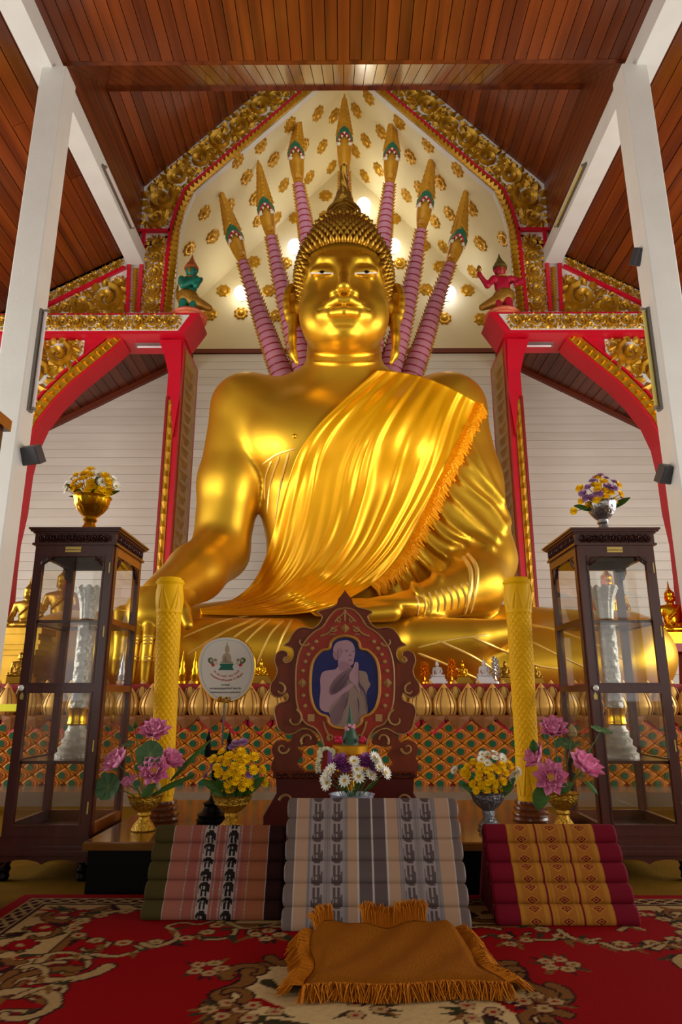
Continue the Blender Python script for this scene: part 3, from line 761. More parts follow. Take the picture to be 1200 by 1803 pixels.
def hit(px, py, default=None):
    h = bvh.ray_cast(CAM, ray(px, py))
    return (h[0], h[1]) if h[0] is not None else (default, None)
def surf_tube(L, r0, r1, n=5, off=.0, dens=6):
    P = []; LL = smooth_line(L, dens)
    for a, b in LL:
        h, nn = hit(a, b)
        if h is not None: P.append(h+nn*off)
    k = len(P); mb = MB()
    if k > 2:
        rad = [r0+(r1-r0)*i/(k-1) for i in range(k)]; rad[0] *= .3; rad[-1] *= .3; mb.tube(P, rad, n)
    return mb
# robe hem lines on legs, chest and forearm
lines = [[(440, 1083), (385, 1096), (322, 1122)], [(452, 1088), (400, 1110), (330, 1152)], [(465, 1090), (425, 1112), (380, 1150), (345, 1190)], [(478, 1090), (450, 1112), (415, 1150)], [(500, 1092), (475, 1118), (452, 1170)], [(515, 1090), (495, 1125), (485, 1160)],
    [(735, 1150), (790, 1172), (850, 1200)], [(770, 1128), (830, 1155), (885, 1190)], [(830, 1122), (885, 1145), (940, 1170), (985, 1178)], [(935, 1130), (985, 1155), (1040, 1180)], [(930, 1100), (980, 1110), (1060, 1140), (1110, 1170)],
    [(862, 1118), (800, 1125), (736, 1140)]]
robe_edge = mat('robe edge gold', (250, 214, 110), .35, .5)
class _LN:
    def join(s, m):
        if m.v: m.build('robe_fold', robe_edge, body)
ln = _LN()
for L in lines: ln.join(surf_tube(L, .015, .011))
for L in ([(520, 790), (488, 800), (462, 818)], [(492, 802), (476, 850), (470, 905)], [(508, 796), (492, 860), (484, 915)], [(478, 812), (468, 840), (466, 880)]): ln.join(surf_tube(L, .018, .012))
for i in range(9):
    x = 732+i*11; ln.join(surf_tube([(x, 1048-i*3), (x+4+i, 1066-i*2), (x+2+i, 1084-i*2)], .016, .014))
for L in ([(822, 975), (838, 1000), (836, 1040), (826, 1080)], [(815, 980), (828, 1005), (826, 1045), (816, 1082)]): ln.join(surf_tube(L, .03, .024))
for fx in (236, 261):
    for yy in (1120, 1126, 1132, 1156, 1162): ln.join(surf_tube([(fx-9, yy+2), (fx, yy), (fx+9, yy+2)], .008, .008))
h, nn = hit(518, 768); MB().ell(h, .03, 10, 8).build('nipple', gold_statue, body)
# neck folds
nk = MB()
for yy, rr in ((622, .03), (638, .03)):
    P = []
    for k in range(25):
        t = -1+2*k/24; xx = 607+58*t; yv = yy+6*(1-t*t)*.6
        hh, nn = hit(xx, yv)
        if hh is not None: P.append(hh)
    if len(P) > 3: MB().tube(P, [rr*.4]+[rr]*(len(P)-2)+[rr*.4], 6).build('neck_fold', gold_statue, body)


# ------------------------------------------------------------------ head
HC = np.array((0, 7.95, 6.2))
H = SDF((-.95, 6.9, 4.8), (.95, 9.1, 7.3), .0165)
H.ell((0, 8.05, 6.2), (.60, .68, .70), .1)
H.ell((0, 7.98, 5.85), (.575, .60, .72), .2)
H.ell((0, 7.84, 5.45), (.50, .48, .40), .2)
H.ell((0, 7.5, 5.17), (.20, .16, .12), .18)
for s in (-1, 1):
    H.ell((s*.29, 7.62, 5.52), (.25, .2, .28), .2)          # cheeks
    H.chain([(s*.05, 7.385, 6.02), (s*.15, 7.37, 6.14), (s*.28, 7.40, 6.165), (s*.40, 7.50, 6.09), (s*.47, 7.6, 5.97)], [.03, .042, .045, .036, .02], .07)   # brow
    H.ell((s*.275, 7.42, 5.985), (.155, .085, .08), .05)    # lid
    H.ell((s*.275, 7.385, 5.915), (.145, .05, .022), .02, sub=True)
    H.ell((s*.108, 7.22, 5.545), (.078, .09, .058), .035)   # nostril wing
    H.ell((s*.08, 7.16, 5.492), (.028, .03, .03), .01, sub=True)
H.chain([(0, 7.36, 6.05), (0, 7.24, 5.80), (0, 7.13, 5.59)], [.05, .062, .078], .05)
H.ell((0, 7.09, 5.57), (.08, .075, .06), .03)
# lips
H.ell((0, 7.38, 5.37), (.34, .14, .14), .12)
H.chain([(-.30, 7.36, 5.40), (-.17, 7.25, 5.43), (-.06, 7.18, 5.445), (0, 7.185, 5.43), (.06, 7.18, 5.445), (.17, 7.25, 5.43), (.30, 7.36, 5.40)], [.018, .046, .056, .05, .056, .046, .018], .02)
H.chain([(-.26, 7.35, 5.362), (-.13, 7.25, 5.315), (0, 7.2, 5.30), (.13, 7.25, 5.315), (.26, 7.35, 5.362)], [.018, .055, .066, .055, .018], .02)
H.chain([(-.31, 7.33, 5.388), (-.17, 7.19, 5.376), (0, 7.12, 5.368), (.17, 7.19, 5.376), (.31, 7.33, 5.388)], .012, .012, sub=True)
H.ell((0, 7.28, 5.205), (.16, .05, .03), .05, sub=True)
VH, QH = H.mesh(); VH = smooth_verts(VH, QH, 2, .4)
head = put('head', npmesh('head', VH, QH, gold_statue), bud)
bvhH = BVHTree.FromPolygons([tuple(v) for v in VH], [tuple(q) for q in QH])
# eyes
eye_w = mat('eye pearl', (236, 232, 222), .3); eye_b = mat('eye black', (14, 10, 8), .25)
for s in (-1, 1):
    L = []; 
    e = MB(); n = 16; top = []; bot = []
    for i in range(n+1):
        t = -1+2*i/n; x = s*.275+t*.145; y = 7.345+.40*(abs(x)-.14)**2; zc = 5.928+.012*t*s; w = .024*(1-t*t)**.7
        top.append((x, y+.012, zc+w)); bot.append((x, y-.004, zc-w*.75))
    mid = [((a[0]+b[0])/2, min(a[1], b[1])-.012, (a[2]+b[2])/2) for a, b in zip(top, bot)]
    e.grid([bot, mid, top]); back = [(a[0], a[1]+.05, a[2]) for a in top]; e.grid([top, back])
    ey = e.build('eye', eye_w, head)
    mx = mid[n//2]; MB().ell((mx[0]+.005, mx[1]+.006, mx[2]+.004), (.034, .011, .022), 14, 8).build('pupil', eye_b, ey)
# ears
for s in (-1, 1):
    E = SDF((.45, 7.6, 4.75), (1.0, 8.35, 6.35), .016)
    c = np.array((.66, 7.98, 5.86))
    ring = [(c[0]+.01+.085*cos(a), c[1]-.10*cos(a), c[2]+.28*sin(a)) for a in np.linspace(-1.2, 4.4, 16)]
    E.chain([tuple(p) for p in ring], .045, .03, sc=(1, 1, 1))
    E.ell((.66, 8.02, 5.86), (.1, .07, .26), .05)
    E.ell((.67, 7.93, 5.88), (.055, .06, .17), .03, sub=True)
    E.chain([(.665, 7.93, 5.64), (.67, 7.9, 5.34), (.65, 7.88, 5.1), (.60, 7.86, 4.97)], [.075, .062, .055, .03], .05, sc=(1.2, .8, 1))
    E.cone((.54, 8.02, 5.9), (.62, 8.0, 5.85), .1, .08, .05)
    VE, QE = E.mesh(); VE = smooth_verts(VE, QE, 1, .4)
    if s < 0: VE = VE*np.array((-1, 1, 1)); QE = QE[:, ::-1]
    put('ear', npmesh('ear', VE, QE, gold_statue), head)
# hair: pointed curls over the scalp and the cranial bump
hc = MB(); cone = []
def curl(p, n, r, l):
    n = Vector(n).normalized(); a = n.orthogonal().normalized(); b = n.cross(a); P = Vector(p); vs = []
    for rr, t in ((1.0, -.1), (1.05, .25), (.72, .6), (.3, .9)):
        for i in range(6):
            q = 2*pi*i/6; vs.append(P+(a*cos(q)+b*sin(q))*r*rr+n*l*t)
    vs.append(P+n*l); fs = []
    for j in range(3):
        for i in range(6): fs.append((j*6+i, j*6+(i+1) % 6, (j+1)*6+(i+1) % 6, (j+1)*6+i))
    for i in range(6): fs.append((18+i, 18+(i+1) % 6, 24))
    hc.add(vs, fs)
def scalp(f, a):   # f latitude from crown down, a azimuth (0 = front)
    r = (.60, .70, .82); d = Vector((sin(f)*sin(a), -sin(f)*cos(a), cos(f)))
    return Vector((d.x*r[0], 8.05+d.y*r[1], 6.25+d.z*r[2])), Vector((d.x/r[0], d.y/r[1], d.z/r[2]))
cap = MB(); n = 40; G = []
def flim(a):   # hair line latitude by azimuth
    t = abs((a+pi) % (2*pi)-pi)
    return radians(79) if t < .8 else radians(79+min(1, (t-.8)/.25)*49)
for i in range(n+1):
    a = 2*pi*i/n; G.append([tuple(scalp(flim(a)*k/14, a)[0]) for k in range(15)])
cap.grid(G)
cp = cap.build('scalp', gold_statue, head)
for k in range(1, 24):
    f = radians(5.6*k); m = max(5, int(2*pi*.72*sin(f)/.085))
    for i in range(m):
        a = 2*pi*(i+.5*(k % 2))/m
        if f <= flim(a)+.02:
            p, nn = scalp(f, a); dn = Vector((nn.x, nn.y, nn.z)).normalized()+Vector((0, 0, .25)); curl(p, dn, .046, .10)
for k in range(5):
    f = radians(25+16*k); m = max(6, int(2*pi*.4*sin(f)/.085))
    for i in range(m):
        a = 2*pi*(i+.5*(k % 2))/m; d = Vector((sin(f)*sin(a), -sin(f)*cos(a), cos(f))); curl((d.x*.40, 8.08+d.y*.40, 7.0+d.z*.16), d, .046, .09)
hc_o = hc.build('hair_curls', gold_old, head, angle=70); tag(hc_o, None, None, None, 'stuff')
MB().ell((0, 8.08, 6.98), (.39, .39, .16), 24, 12).build('cranial_bump', gold_old, head)
# flame finial with wavy layers
fl = MB(); G = []; nz = 60; na = 36
for j in range(nz+1):
    t = j/nz; row = []
    r = .045+.22*(1-t)**3.2+.05*max(0, 1-abs(t-.35)/.3)+.03*(1-t)
    if t > .94: r *= (1-t)/.06*.9+.1
    for i in range(na+1):
        a = 2*pi*i/na; w = 1+.10*sin(5*a+4*sin(9*t))*(.3+t)+.12*abs(sin(18*t*pi*.5+1.5*cos(a*2)))*(1-t)
        row.append((r*w*sin(a), 8.08-.9*r*w*cos(a), 7.08+1.15*t))
    G.append(row)
fl.grid(G); fl.build('flame_finial', gold_old, head)
fj = MB().ell((0, 7.82, 7.24), (.045, .05, .055), 12, 8)
for k, (w, hh) in enumerate(((.1, .12), (.16, .2), (.22, .29))):
    fj.tube([(w*sin(a), 7.83+.05*k*.6+abs(sin(a))*w*.35, 7.17+hh*(1+cos(a))*.5) for a in np.linspace(0, 2*pi, 25)], .022, 6)
fj.build('finial_rings', gold_old, head)
# seams of the gold-leaf patches stay in the material

# ------------------------------------------------------------------ golden cloth draped over the shoulder
satin = mat('golden satin', (252, 186, 6), .40, .5, var=.3, vscale=2, col2=(232, 150, 0))
satin_edge = mat('orange fringe', (244, 164, 6), .5, .3, var=.4, vscale=8, col2=(214, 120, 0), spec=.2)
Lc = smooth_line([(664, 652), (612, 698), (560, 748), (526, 796), (506, 850), (484, 925), (466, 985), (438, 1034), (395, 1062), (352, 1072)], 14)
Rc = smooth_line([(838, 708), (822, 744), (798, 792), (770, 850), (740, 915), (704, 980), (648, 1034), (560, 1074), (455, 1083), (354, 1081)], 14)
nv = len(Lc); nu = 150
T = np.linspace(0, 1, nu); PXg = np.zeros((nu, nv)); PYg = np.zeros((nu, nv))
for j in range(nv):
    bow = 0.0
    PXg[:, j] = Lc[j][0]+(Rc[j][0]-Lc[j][0])*T; PYg[:, j] = Lc[j][1]+(Rc[j][1]-Lc[j][1])*T
    s_ = j/(nv-1)
    if s_ < .2: PYg[:, j] -= 14*np.sin(pi*T)*(1-s_/.2)
Dp = np.full((nu, nv), np.nan)
for i in range(nu):
    for j in range(nv):
        h_, n_ = hit(PXg[i, j], PYg[i, j])
        if h_ is not None and (h_-CAM).length < 9.9: Dp[i, j] = (h_-CAM).length
# fill misses, then bridge hollows so the cloth hangs
for _ in range(60):
    m = np.isnan(Dp)
    if not m.any(): break
    pad = np.pad(Dp, 1, constant_values=np.nan); st = np.stack([pad[:-2, 1:-1], pad[2:, 1:-1], pad[1:-1, :-2], pad[1:-1, 2:]])
    with np.errstate(all='ignore'):
        import warnings; warnings.simplefilter('ignore'); mean = np.nanmean(st, 0)
    Dp[m] = mean[m]
D0 = Dp.copy()
for _ in range(40):
    pad = np.pad(Dp, 1, mode='edge'); av = (pad[:-2, 1:-1]+pad[2:, 1:-1]+pad[1:-1, :-2]+pad[1:-1, 2:])/4
    Dp = np.minimum(av, D0)
Dp = np.minimum(Dp, D0)-.035
vv = np.linspace(0, 1, nv)[None, :]; uu = T[:, None]
warp = uu+.03*np.sin(7*vv+2*uu)+.02*np.sin(13*vv*uu+1)
fold = np.zeros((nu, nv))
rsF = np.random.default_rng(4)
for k in range(26):
    c = rsF.uniform(.02, .98); w = rsF.uniform(.010, .028); am = rsF.uniform(.008, .028); v0 = rsF.uniform(-.2, .5); v1 = rsF.uniform(.55, 1.3); dr = rsF.uniform(-.14, .14)
    fold += am*np.exp(-((warp-c-dr*(vv-.5))/w)**2)*np.clip((vv-v0)/.2, 0, 1)*np.clip((v1-vv)/.2, 0, 1)
fold += .009*np.sin(80*warp+3*np.sin(5*vv))*np.clip((vv-.35)/.2, 0, 1)
fold += .02*np.sin(46*warp)*np.clip((.3-vv)/.2, 0, 1)
# the broad folded-back band at the right
band = 1/(1+np.exp(-(uu-.70-.1*vv)*60)); fold += .05*band*np.clip((.8-vv)/.3, 0, 1)
G = np.zeros((nu, nv, 3))
for i in range(nu):
    for j in range(nv):
        G[i, j] = CAM+ray(PXg[i, j], PYg[i, j])*(Dp[i, j]-fold[i, j])
cl = thing('draped_cloth', 'golden satin cloth with orange fringe draped over the statue shoulder', 'cloth', tuple(G[nu//2, nv//2]))
co = MB().grid(G).build('cloth', satin, cl, angle=None)
md = co.modifiers.new('thickness', 'SOLIDIFY'); md.thickness = .012; md.offset = 0
fr = MB(); rsd = random.Random(3)
edge = [Vector(G[-1, j]) for j in range(nv)]; edgel = [Vector(G[-4, j]) for j in range(nv)]
for j in range(int(nv*.66)):
    for q in range(5):
        t = q/5; p = edge[j].lerp(edge[j+1], t); o = (edge[j]-edgel[j]).normalized(); l = rsd.uniform(.12, .2)
        dn = Vector((.35*o.x+.25, -.25, -.75)).normalized()
        fr.tube([p, p+dn*l*.5+Vector((rsd.uniform(-.01, .03), -.03, 0)), p+dn*l+Vector((rsd.uniform(-.03, .03), 0, 0))], [.016, .02, .008], 4)
tag(fr.build('fringe', satin_edge, cl), None, None, None, 'stuff')
# ================================================================== seven-headed serpent hood behind the statue
pink = mat('pink belly plate', (206, 140, 160), .5, var=.2, vscale=6, col2=(180, 110, 130)); crimson = mat('crimson line', (150, 10, 40), .5)
ser_y = mat('ochre crest', (212, 152, 22), .45, .25, var=.45, vscale=9, col2=(150, 96, 10)); ser_g = mat('serpent green', (22, 104, 72), .45); ser_w = mat('ivory tooth', (232, 224, 200), .4)
ser_sc = mat('serpent scale', (150, 110, 40), .5, .3, var=.8, vscale=14, col2=(96, 24, 30))
YN = 9.25
naga = thing('serpent_hood', 'fan of seven crested serpent heads with pink banded necks behind the statue', 'sculpture', (0, YN, 2.5))
NG = [((385, 328), (413, 420), (426, 456), [(450, 530), (474, 600), (497, 662)]), ((454, 280), (468, 372), (476, 412), [(490, 480), (512, 570), (536, 655)]), ((526, 197), (521, 274), (525, 320), [(535, 380), (542, 430), (552, 520)]),
      ((606, 166), (606, 248), (606, 300), [(606, 350), (606, 400), (606, 450)]),
      ((690, 197), (689, 276), (686, 320), [(679, 380), (674, 430), (664, 520)]), ((763, 260), (748, 360), (742, 400), [(728, 480), (708, 570), (686, 655)]), ((822, 324), (806, 426), (794, 460), [(768, 530), (746, 600), (724, 662)])]
for k, (tip, grn, end, neck) in enumerate(NG):
    y = YN; W = lambda p: PY(p[0], p[1], y)
    T, Gp, E = W(tip), W(grn), W(end); NP = [E]+[W(p) for p in neck]
    last = NP[-1]+(NP[-1]-NP[-2]); NP.append(last); NP.append(Vector((last.x*.75, y+.05, last.z-1.2)))
    P = [Vector(p) for p in smooth_line(NP, 12)]; n = len(P)
    r0 = .068; L = [0]
    for i in range(1, n): L.append(L[-1]+(P[i]-P[i-1]).length)
    rad = [r0+.10*min(1, l/2.6) for l in L]
    nk = MB().tube([p+Vector((0, .03, 0)) for p in P], rad, 14).build('serpent_neck', ser_sc, naga)
    # belly plates, one object each
    nb = int(min(L[-1], 3.4)/.115); prev = None
    for b in range(nb):
        mb = MB(); rows = []
        for q in range(4):
            l = (b+q/3*.86)*.115; i = min(n-2, max(0, int(np.searchsorted(L, l))-1)); t = (l-L[i])/max(1e-6, L[i+1]-L[i]); p = P[i].lerp(P[i+1], t); tg = (P[i+1]-P[i]).normalized(); r = rad[i]+(rad[i+1]-rad[i])*t
            sd = tg.cross(Vector((0, -1, 0))).normalized(); fw = sd.cross(tg).normalized()
            if fw.y > 0: fw = -fw
            bulge = 1.04+.10*sin(pi*q/3)*.6+(.05 if q == 3 else 0)
            rows.append([p+Vector((0, .03, 0))+(sd*sin(a)+fw*cos(a))*r*bulge+tg*.05*(cos(a)-.6)*r*3 for a in np.linspace(-1.25, 1.25, 9)])
        mb.grid(rows); 
        # crimson lower lip of the plate
        lip = rows[3]; tg2 = (P[min(n-1, i+1)]-P[i]).normalized()
        mb.grid([lip, [v+tg2*.022-(v-p)*.05 for v in lip]], 1)
        mb.build('belly_plate', [pink, crimson], nk, angle=60)
    # spiny mane on both sides
    mn = MB()
    for i in range(2, n-1, 1):
        tg = (P[i+1]-P[i]).normalized(); sd = tg.cross(Vector((0, -1, 0))).normalized()
        for s in (-1, 1):
            b0 = P[i]+sd*s*rad[i]*.95+Vector((0, .02, 0)); mn.add([b0-tg*.05, b0+tg*.05, b0+sd*s*.05-tg*.07, b0+Vector((0, -.04, 0))], [(0, 1, 3), (1, 2, 3), (2, 0, 3)])
    tag(mn.build('spine_scales', ser_y, nk, smooth=False), None, None, None, 'stuff')
    # head and crest
    ax = (Gp-E); hl = ax.length; ax.normalize(); cx = (T-Gp); cl = cx.length
    sd = ax.cross(Vector((0, -1, 0))).normalized(); fw = Vector((0, -1, 0))
    hd = MB(); hd.tube([E-ax*.04, E+ax*hl*.3, E+ax*hl*.62, E+ax*hl*.9, Gp+ax*.05], [.075, .105, .12, .125, .10], 14)
    hd.tube([E+ax*hl*.1+fw*.06, E+ax*hl*.1+fw*.13-ax*.03], [.07, .04], 8)
    ho = hd.build('serpent_head', ser_y, naga)
    cr = MB(); cr.tube([Gp-ax*.02, Gp+cx*.15, Gp+cx*.4, Gp+cx*.7, T], [.105, .115, .09, .055, .01], 12)
    for i in range(9):
        t = .1+.085*i; c = Gp+cx*t; w = .115*(1-t)
        for s in (-1, 1): cr.tube([c+sd*s*w*.7, c+sd*s*w*1.25+cx.normalized()*.03, c+sd*s*w*1.1+cx.normalized()*.14], [.03, .025, .004], 5)
        cr.tube([c+fw*w*.8, c+fw*w*1.15+cx.normalized()*.03, c+fw*w*.9+cx.normalized()*.13], [.03, .028, .004], 5)
    cr.build('crest', ser_y, ho)
    gb = MB()   # green chevron brow
    A = [Gp+sd*.14-ax*.09+fw*.05, Gp+fw*.155+ax*.05, Gp-sd*.14-ax*.09+fw*.05]
    gb.grid([[A[0], A[0]+(A[1]-A[0])*.5+fw*.05, A[1], A[1]+(A[2]-A[1])*.5+fw*.05, A[2]], [v+ax*.13-fw*.02 for v in (A[0], A[0]+(A[1]-A[0])*.5+fw*.05, A[1], A[1]+(A[2]-A[1])*.5+fw*.05, A[2])]])
    gb.build('green_brow', ser_g, ho)
    rd = MB(); rd.grid([[v-ax*.05+fw*.005 for v in (A[0], A[0]+(A[1]-A[0])*.5+fw*.05, A[1], A[1]+(A[2]-A[1])*.5+fw*.05, A[2])], [v-ax*.005+fw*.005 for v in (A[0], A[0]+(A[1]-A[0])*.5+fw*.05, A[1], A[1]+(A[2]-A[1])*.5+fw*.05, A[2])]]); rd.build('red_mouth', red, ho)
    th = MB()
    for i in range(7):
        t = (i+.5)/7; a = (A[0].lerp(A[1], t*2) if t < .5 else A[1].lerp(A[2], t*2-1))+fw*.03-ax*.05; th.add([a-sd*.022, a+sd*.022, a-ax*.055, a+fw*.02-ax*.01], [(0, 1, 3), (1, 2, 3), (2, 0, 3)])
    th.build('teeth', ser_w, ho, smooth=False)
    for s in (-1, 1): MB().ell(E+ax*hl*.72+sd*s*.09+fw*.11, .03, 8, 6).build('serpent_eye', ser_w, ho)

# ================================================================== lotus pedestal
YPF = 6.4
orange = mat('orange scale', (200, 104, 8), .6, var=.35, vscale=9, col2=(168, 70, 6)); orange2 = mat('amber scale rim', (206, 130, 14), .6, var=.3, vscale=9, col2=(180, 100, 10)); green_d = mat('green scale eye', (20, 84, 54), .4)
red_grout = mat('red ground', (150, 12, 10), .6); petal_gold = mat('petal gold', (230, 178, 88), .4, .35, var=.4, vscale=6, col2=(160, 96, 24)); petal_line = mat('petal line', (92, 40, 10), .6); petal_brown = mat('brown petal', (136, 84, 40), .6, var=.3, vscale=8, col2=(100, 54, 24), spec=.2)
ped = thing('lotus_pedestal', 'long lotus pedestal with gold petals over rows of orange and green scales', 'pedestal', (0, 7.6, 0))
ZP0 = .11
pm = MB().box(-6.3, 6.3, YPF+.02, 9.9, ZP0, .64).box(-6.3, 6.3, YPF+.1, 9.9, .64, .98)
pm.build('pedestal_core', red_grout, ped, smooth=False)
MB().box(-7.0, 7.0, 5.98, 9.95, 0, ZP0).build('plinth', marble, ped, smooth=False)
def petal_mesh(w, h, dpt, name):
    mb = MB(); nu, nv_ = 13, 14; G = []
    def pw(v): return w/2*float(np.interp(v, [0, .08, .18, .3, .45, .6, .75, .88, .96, 1], [.66, .84, .96, 1, .93, .75, .48, .22, .07, .0]))
    def pd(v): return dpt*float(np.interp(v, [0, .1, .3, .6, .9, 1], [.55, .85, 1, .7, .2, .05]))
    for i in range(nu):
        u = -1+2*i/(nu-1); G.append([(u*pw(j/(nv_-1)), -pd(j/(nv_-1))*sqrt(max(0, 1-u*u*.96)), j/(nv_-1)*h) for j in range(nv_)])
    mb.grid(G); mb.add([(-w*.3, .06, 0), (w*.3, .06, 0), (w*.25, .06, h*.5), (-w*.25, .06, h*.5)], [(0, 1, 2, 3)])
    for k in (-.7, -.4, .4, .7):
        mb.tube([(k*pw(j/13), -pd(j/13)*sqrt(1-k*k*.96)-.003, j/13*h) for j in range(0, 12)], .0032, 4, 1)
    return mb.mesh(name, [petal_gold, petal_line], angle=60)
pb = petal_mesh(.236, .30, .085, 'petal'); ps = petal_mesh(.18, .23, .04, 'petal')
sp = .2225; x0 = PY(714+0, 1250, YPF).x
for i in range(-28, 29):
    x = .02+sp*i
    if abs(x) > 6.2: continue
    o = put('petal', pb, ped); o.location = (x, YPF+.06, .69)
    o = put('petal', ps, ped); o.location = (x+sp/2, YPF+.12, .79)
    # downward brown petal tips under the row
btr = MB().add([(-.115, .01, .06), (.115, .01, .06), (.1, -.005, -.02), (0, -.015, -.112), (-.1, -.005, -.02)], [(0, 4, 3, 2, 1)]).add([(-.1, -.005, -.02), (0, -.015, -.112), (.1, -.005, -.02), (.1, .03, -.02), (0, .03, -.105), (-.1, .03, -.02)], [(0, 5, 4, 1), (1, 4, 3, 2)]).mesh('red_petal', red, smooth=False)
bt = MB().add([(-.11, 0, .06), (.11, 0, .06), (.085, -.02, .008), (0, -.035, -.06), (-.085, -.02, .008), (0, -.05, .04)], [(0, 5, 1), (1, 5, 2), (2, 5, 3), (3, 5, 4), (4, 5, 0)]).mesh('brown_petal', petal_brown, smooth=False)
MB().box(-6.3, 6.3, YPF-.005, YPF+.1, .665, .70).build('brown_moulding', petal_brown, ped, smooth=False)
for i in range(-28, 29):
    x = .02+sp*i
    if abs(x) < 6.2:
        o = put('brown_petal', bt, ped); o.location = (x+sp/2, YPF-.0, .645)
        o = put('red_petal', btr, ped); o.location = (x+sp/2, YPF+.005, .645)
# diamond scales, each a piece: amber rim, orange body, green eye
def scale_mesh():
    mb = MB(); w, h = .090, .063
    def ring(s, y): return [(-w*s, y, 0), (-w*s*.55, y, -h*s*.62), (0, y, -h*s), (w*s*.55, y, -h*s*.62), (w*s, y, 0), (w*s*.5, y, h*s*.55), (0, y, h*s), (-w*s*.5, y, h*s*.55)]
    R = [ring(1, 0), ring(.93, -.02), ring(.74, -.026)]; n = 8
    vs = sum(R, []); fs = []
    for j in range(2):
        for i in range(n): fs.append((j*n+i, j*n+(i+1) % n, (j+1)*n+(i+1) % n, (j+1)*n+i))
    mb.add(vs, fs, 0); mb.add(R[2], [tuple(range(n))], 1)
    def ov(cx, cz, rx, rz, y, m):
        mb.add([(cx+rx*cos(a), y, cz+rz*sin(a)) for a in np.linspace(0, 2*pi, 15)[:-1]], [tuple(range(14))], m)
    ov(.004, 0, .054, .038, -.030, 3); ov(.002, 0, .050, .034, -.033, 0); ov(-.006, 0, .040, .029, -.036, 3); ov(-.009, 0, .036, .026, -.038, 1); ov(-.018, 0, .032, .030, -.041, 2)
    for f in range(len(mb.f)): pass
    return mb.mesh('scale', [orange2, orange, green_d, red_grout], smooth=False)
sm = scale_mesh(); tiles = []
rows_z = [.60-.0665*q for q in range(8)]
for r, z in enumerate(rows_z):
    for i in range(-33, 34):
        x = i*.19+(.095 if r % 2 else 0)
        if abs(x) < 6.2: tiles.append((abs(x), x, z, r))
tiles.sort()
rest = MB()
for k, (_, x, z, r) in enumerate(tiles):
    if k < 300:
        o = put('scale', sm, ped); o.location = (x, YPF+.02, z); o.rotation_euler = (.12, 0, 0)
    else:
        w, h = .11, .064; w, h = .089, .062; rest.add([(x-w, YPF+.01, z), (x, YPF+.0, z-h), (x+w, YPF+.01, z), (x, YPF+.01, z+h), (x, YPF-.01, z)], [(0, 1, 4), (1, 2, 4), (2, 3, 4), (3, 0, 4)], 0)
        rest.add([(x-.02+.03*cos(a), YPF-.014, z+.026*sin(a)) for a in np.linspace(0, 2*pi, 9)[:-1]], [tuple(range(8))], 1)
if rest.v: tag(rest.build('far_scales', [orange, green_d], ped, smooth=False), None, None, None, 'stuff')
# ================================================================== carpet with woven pattern (colour attribute painted procedurally)
class Raster:
    def __init__(s, x0, x1, y0, y1, st):
        s.X, s.Y = np.meshgrid(np.arange(x0, x1+st/2, st), np.arange(y0, y1+st/2, st), indexing='ij'); s.C = np.zeros(s.X.shape+(3,))
    def fill(s, m, c): s.C[m] = np.array(lin(c)[:3])
    def stroke(s, L, w, c, w1=None):
        L = np.array(L); n = len(L); lo = L.min(0)-w*1.5; hi = L.max(0)+w*1.5
        m = (s.X >= lo[0]) & (s.X <= hi[0]) & (s.Y >= lo[1]) & (s.Y <= hi[1])
        if not m.any(): return
        X, Y = s.X[m], s.Y[m]; r = np.zeros(X.shape, bool)
        for i in range(n-1):
            (xa, ya), (xb, yb) = L[i], L[i+1]; dx, dy = xb-xa, yb-ya; t = np.clip(((X-xa)*dx+(Y-ya)*dy)/(dx*dx+dy*dy+1e-12), 0, 1); ww = w if w1 is None else w+(w1-w)*((i+t)/(n-1))
            r |= np.hypot(X-xa-t*dx, Y-ya-t*dy) < ww
        q = np.zeros(m.shape, bool); q[m] = r; s.fill(q, c)
    def disc(s, x, y, r, c, ry=None): s.fill(((s.X-x)/r)**2+((s.Y-y)/(ry or r))**2 < 1, c)
    def flower(s, x, y, r, c, cc, dark, a0=0):
        for k in range(6):
            a = a0+k*pi/3; s.disc(x+cos(a)*r*.62, y+sin(a)*r*.62, r*.5, dark)
        for k in range(6):
            a = a0+k*pi/3; s.disc(x+cos(a)*r*.6, y+sin(a)*r*.6, r*.38, c)
        s.disc(x, y, r*.32, cc)
    def leaf(s, x, y, a, l, c):
        s.stroke([(x, y), (x+cos(a)*l*.5, y+sin(a)*l*.5), (x+cos(a)*l, y+sin(a)*l)], l*.26, c, l*.05)
    def scroll(s, x, y, a, r, sg, c, dark, w=.018):
        L = []
        for i in range(26):
            t = i/25; rr = r*(1-.78*t); an = a+sg*t*4.6; L.append((x+rr*cos(an), y+rr*sin(an)))
        s.stroke(L, w+.008, dark, w*.5+.008); s.stroke(L, w, c, w*.45)
KC, KO, KD, KG, KR, KP = (150, 124, 80), (104, 70, 28), (26, 14, 12), (36, 44, 22), (124, 0, 3), (130, 34, 34)
cl_ = PZ(43, 1580, 0); CXL = cl_.x; CYF = cl_.y; CXR = -CXL+.25
R = Raster(CXL, CXR, 1.25, CYF, .0078); rs = random.Random(11)
R.fill(R.X > -99, KR)
dl = np.minimum(R.X-CXL, CXR-R.X); db = np.minimum(dl, CYF-R.Y)
R.fill((db > .055) & (db < .44), KC); R.fill((db > .055) & (db < .067), KC); R.fill((db > .067) & (db < .135), KD)
tt = np.where(dl < CYF-R.Y, R.Y, R.X)
zig = np.abs(((tt/.075) % 1)-.5)*2; wv = np.abs((db-.101)/.028)
R.fill((db > .067) & (db < .135) & (np.abs(wv-zig) < .28), KC); R.fill((db > .135) & (db < .148), KC); R.fill((db > .148) & (db < .16), KD)
R.fill((db > .16) & (db < .40), (160, 132, 84)); R.fill((db > .40) & (db < .41), KD); R.fill((db > .41) & (db < .44), KO)
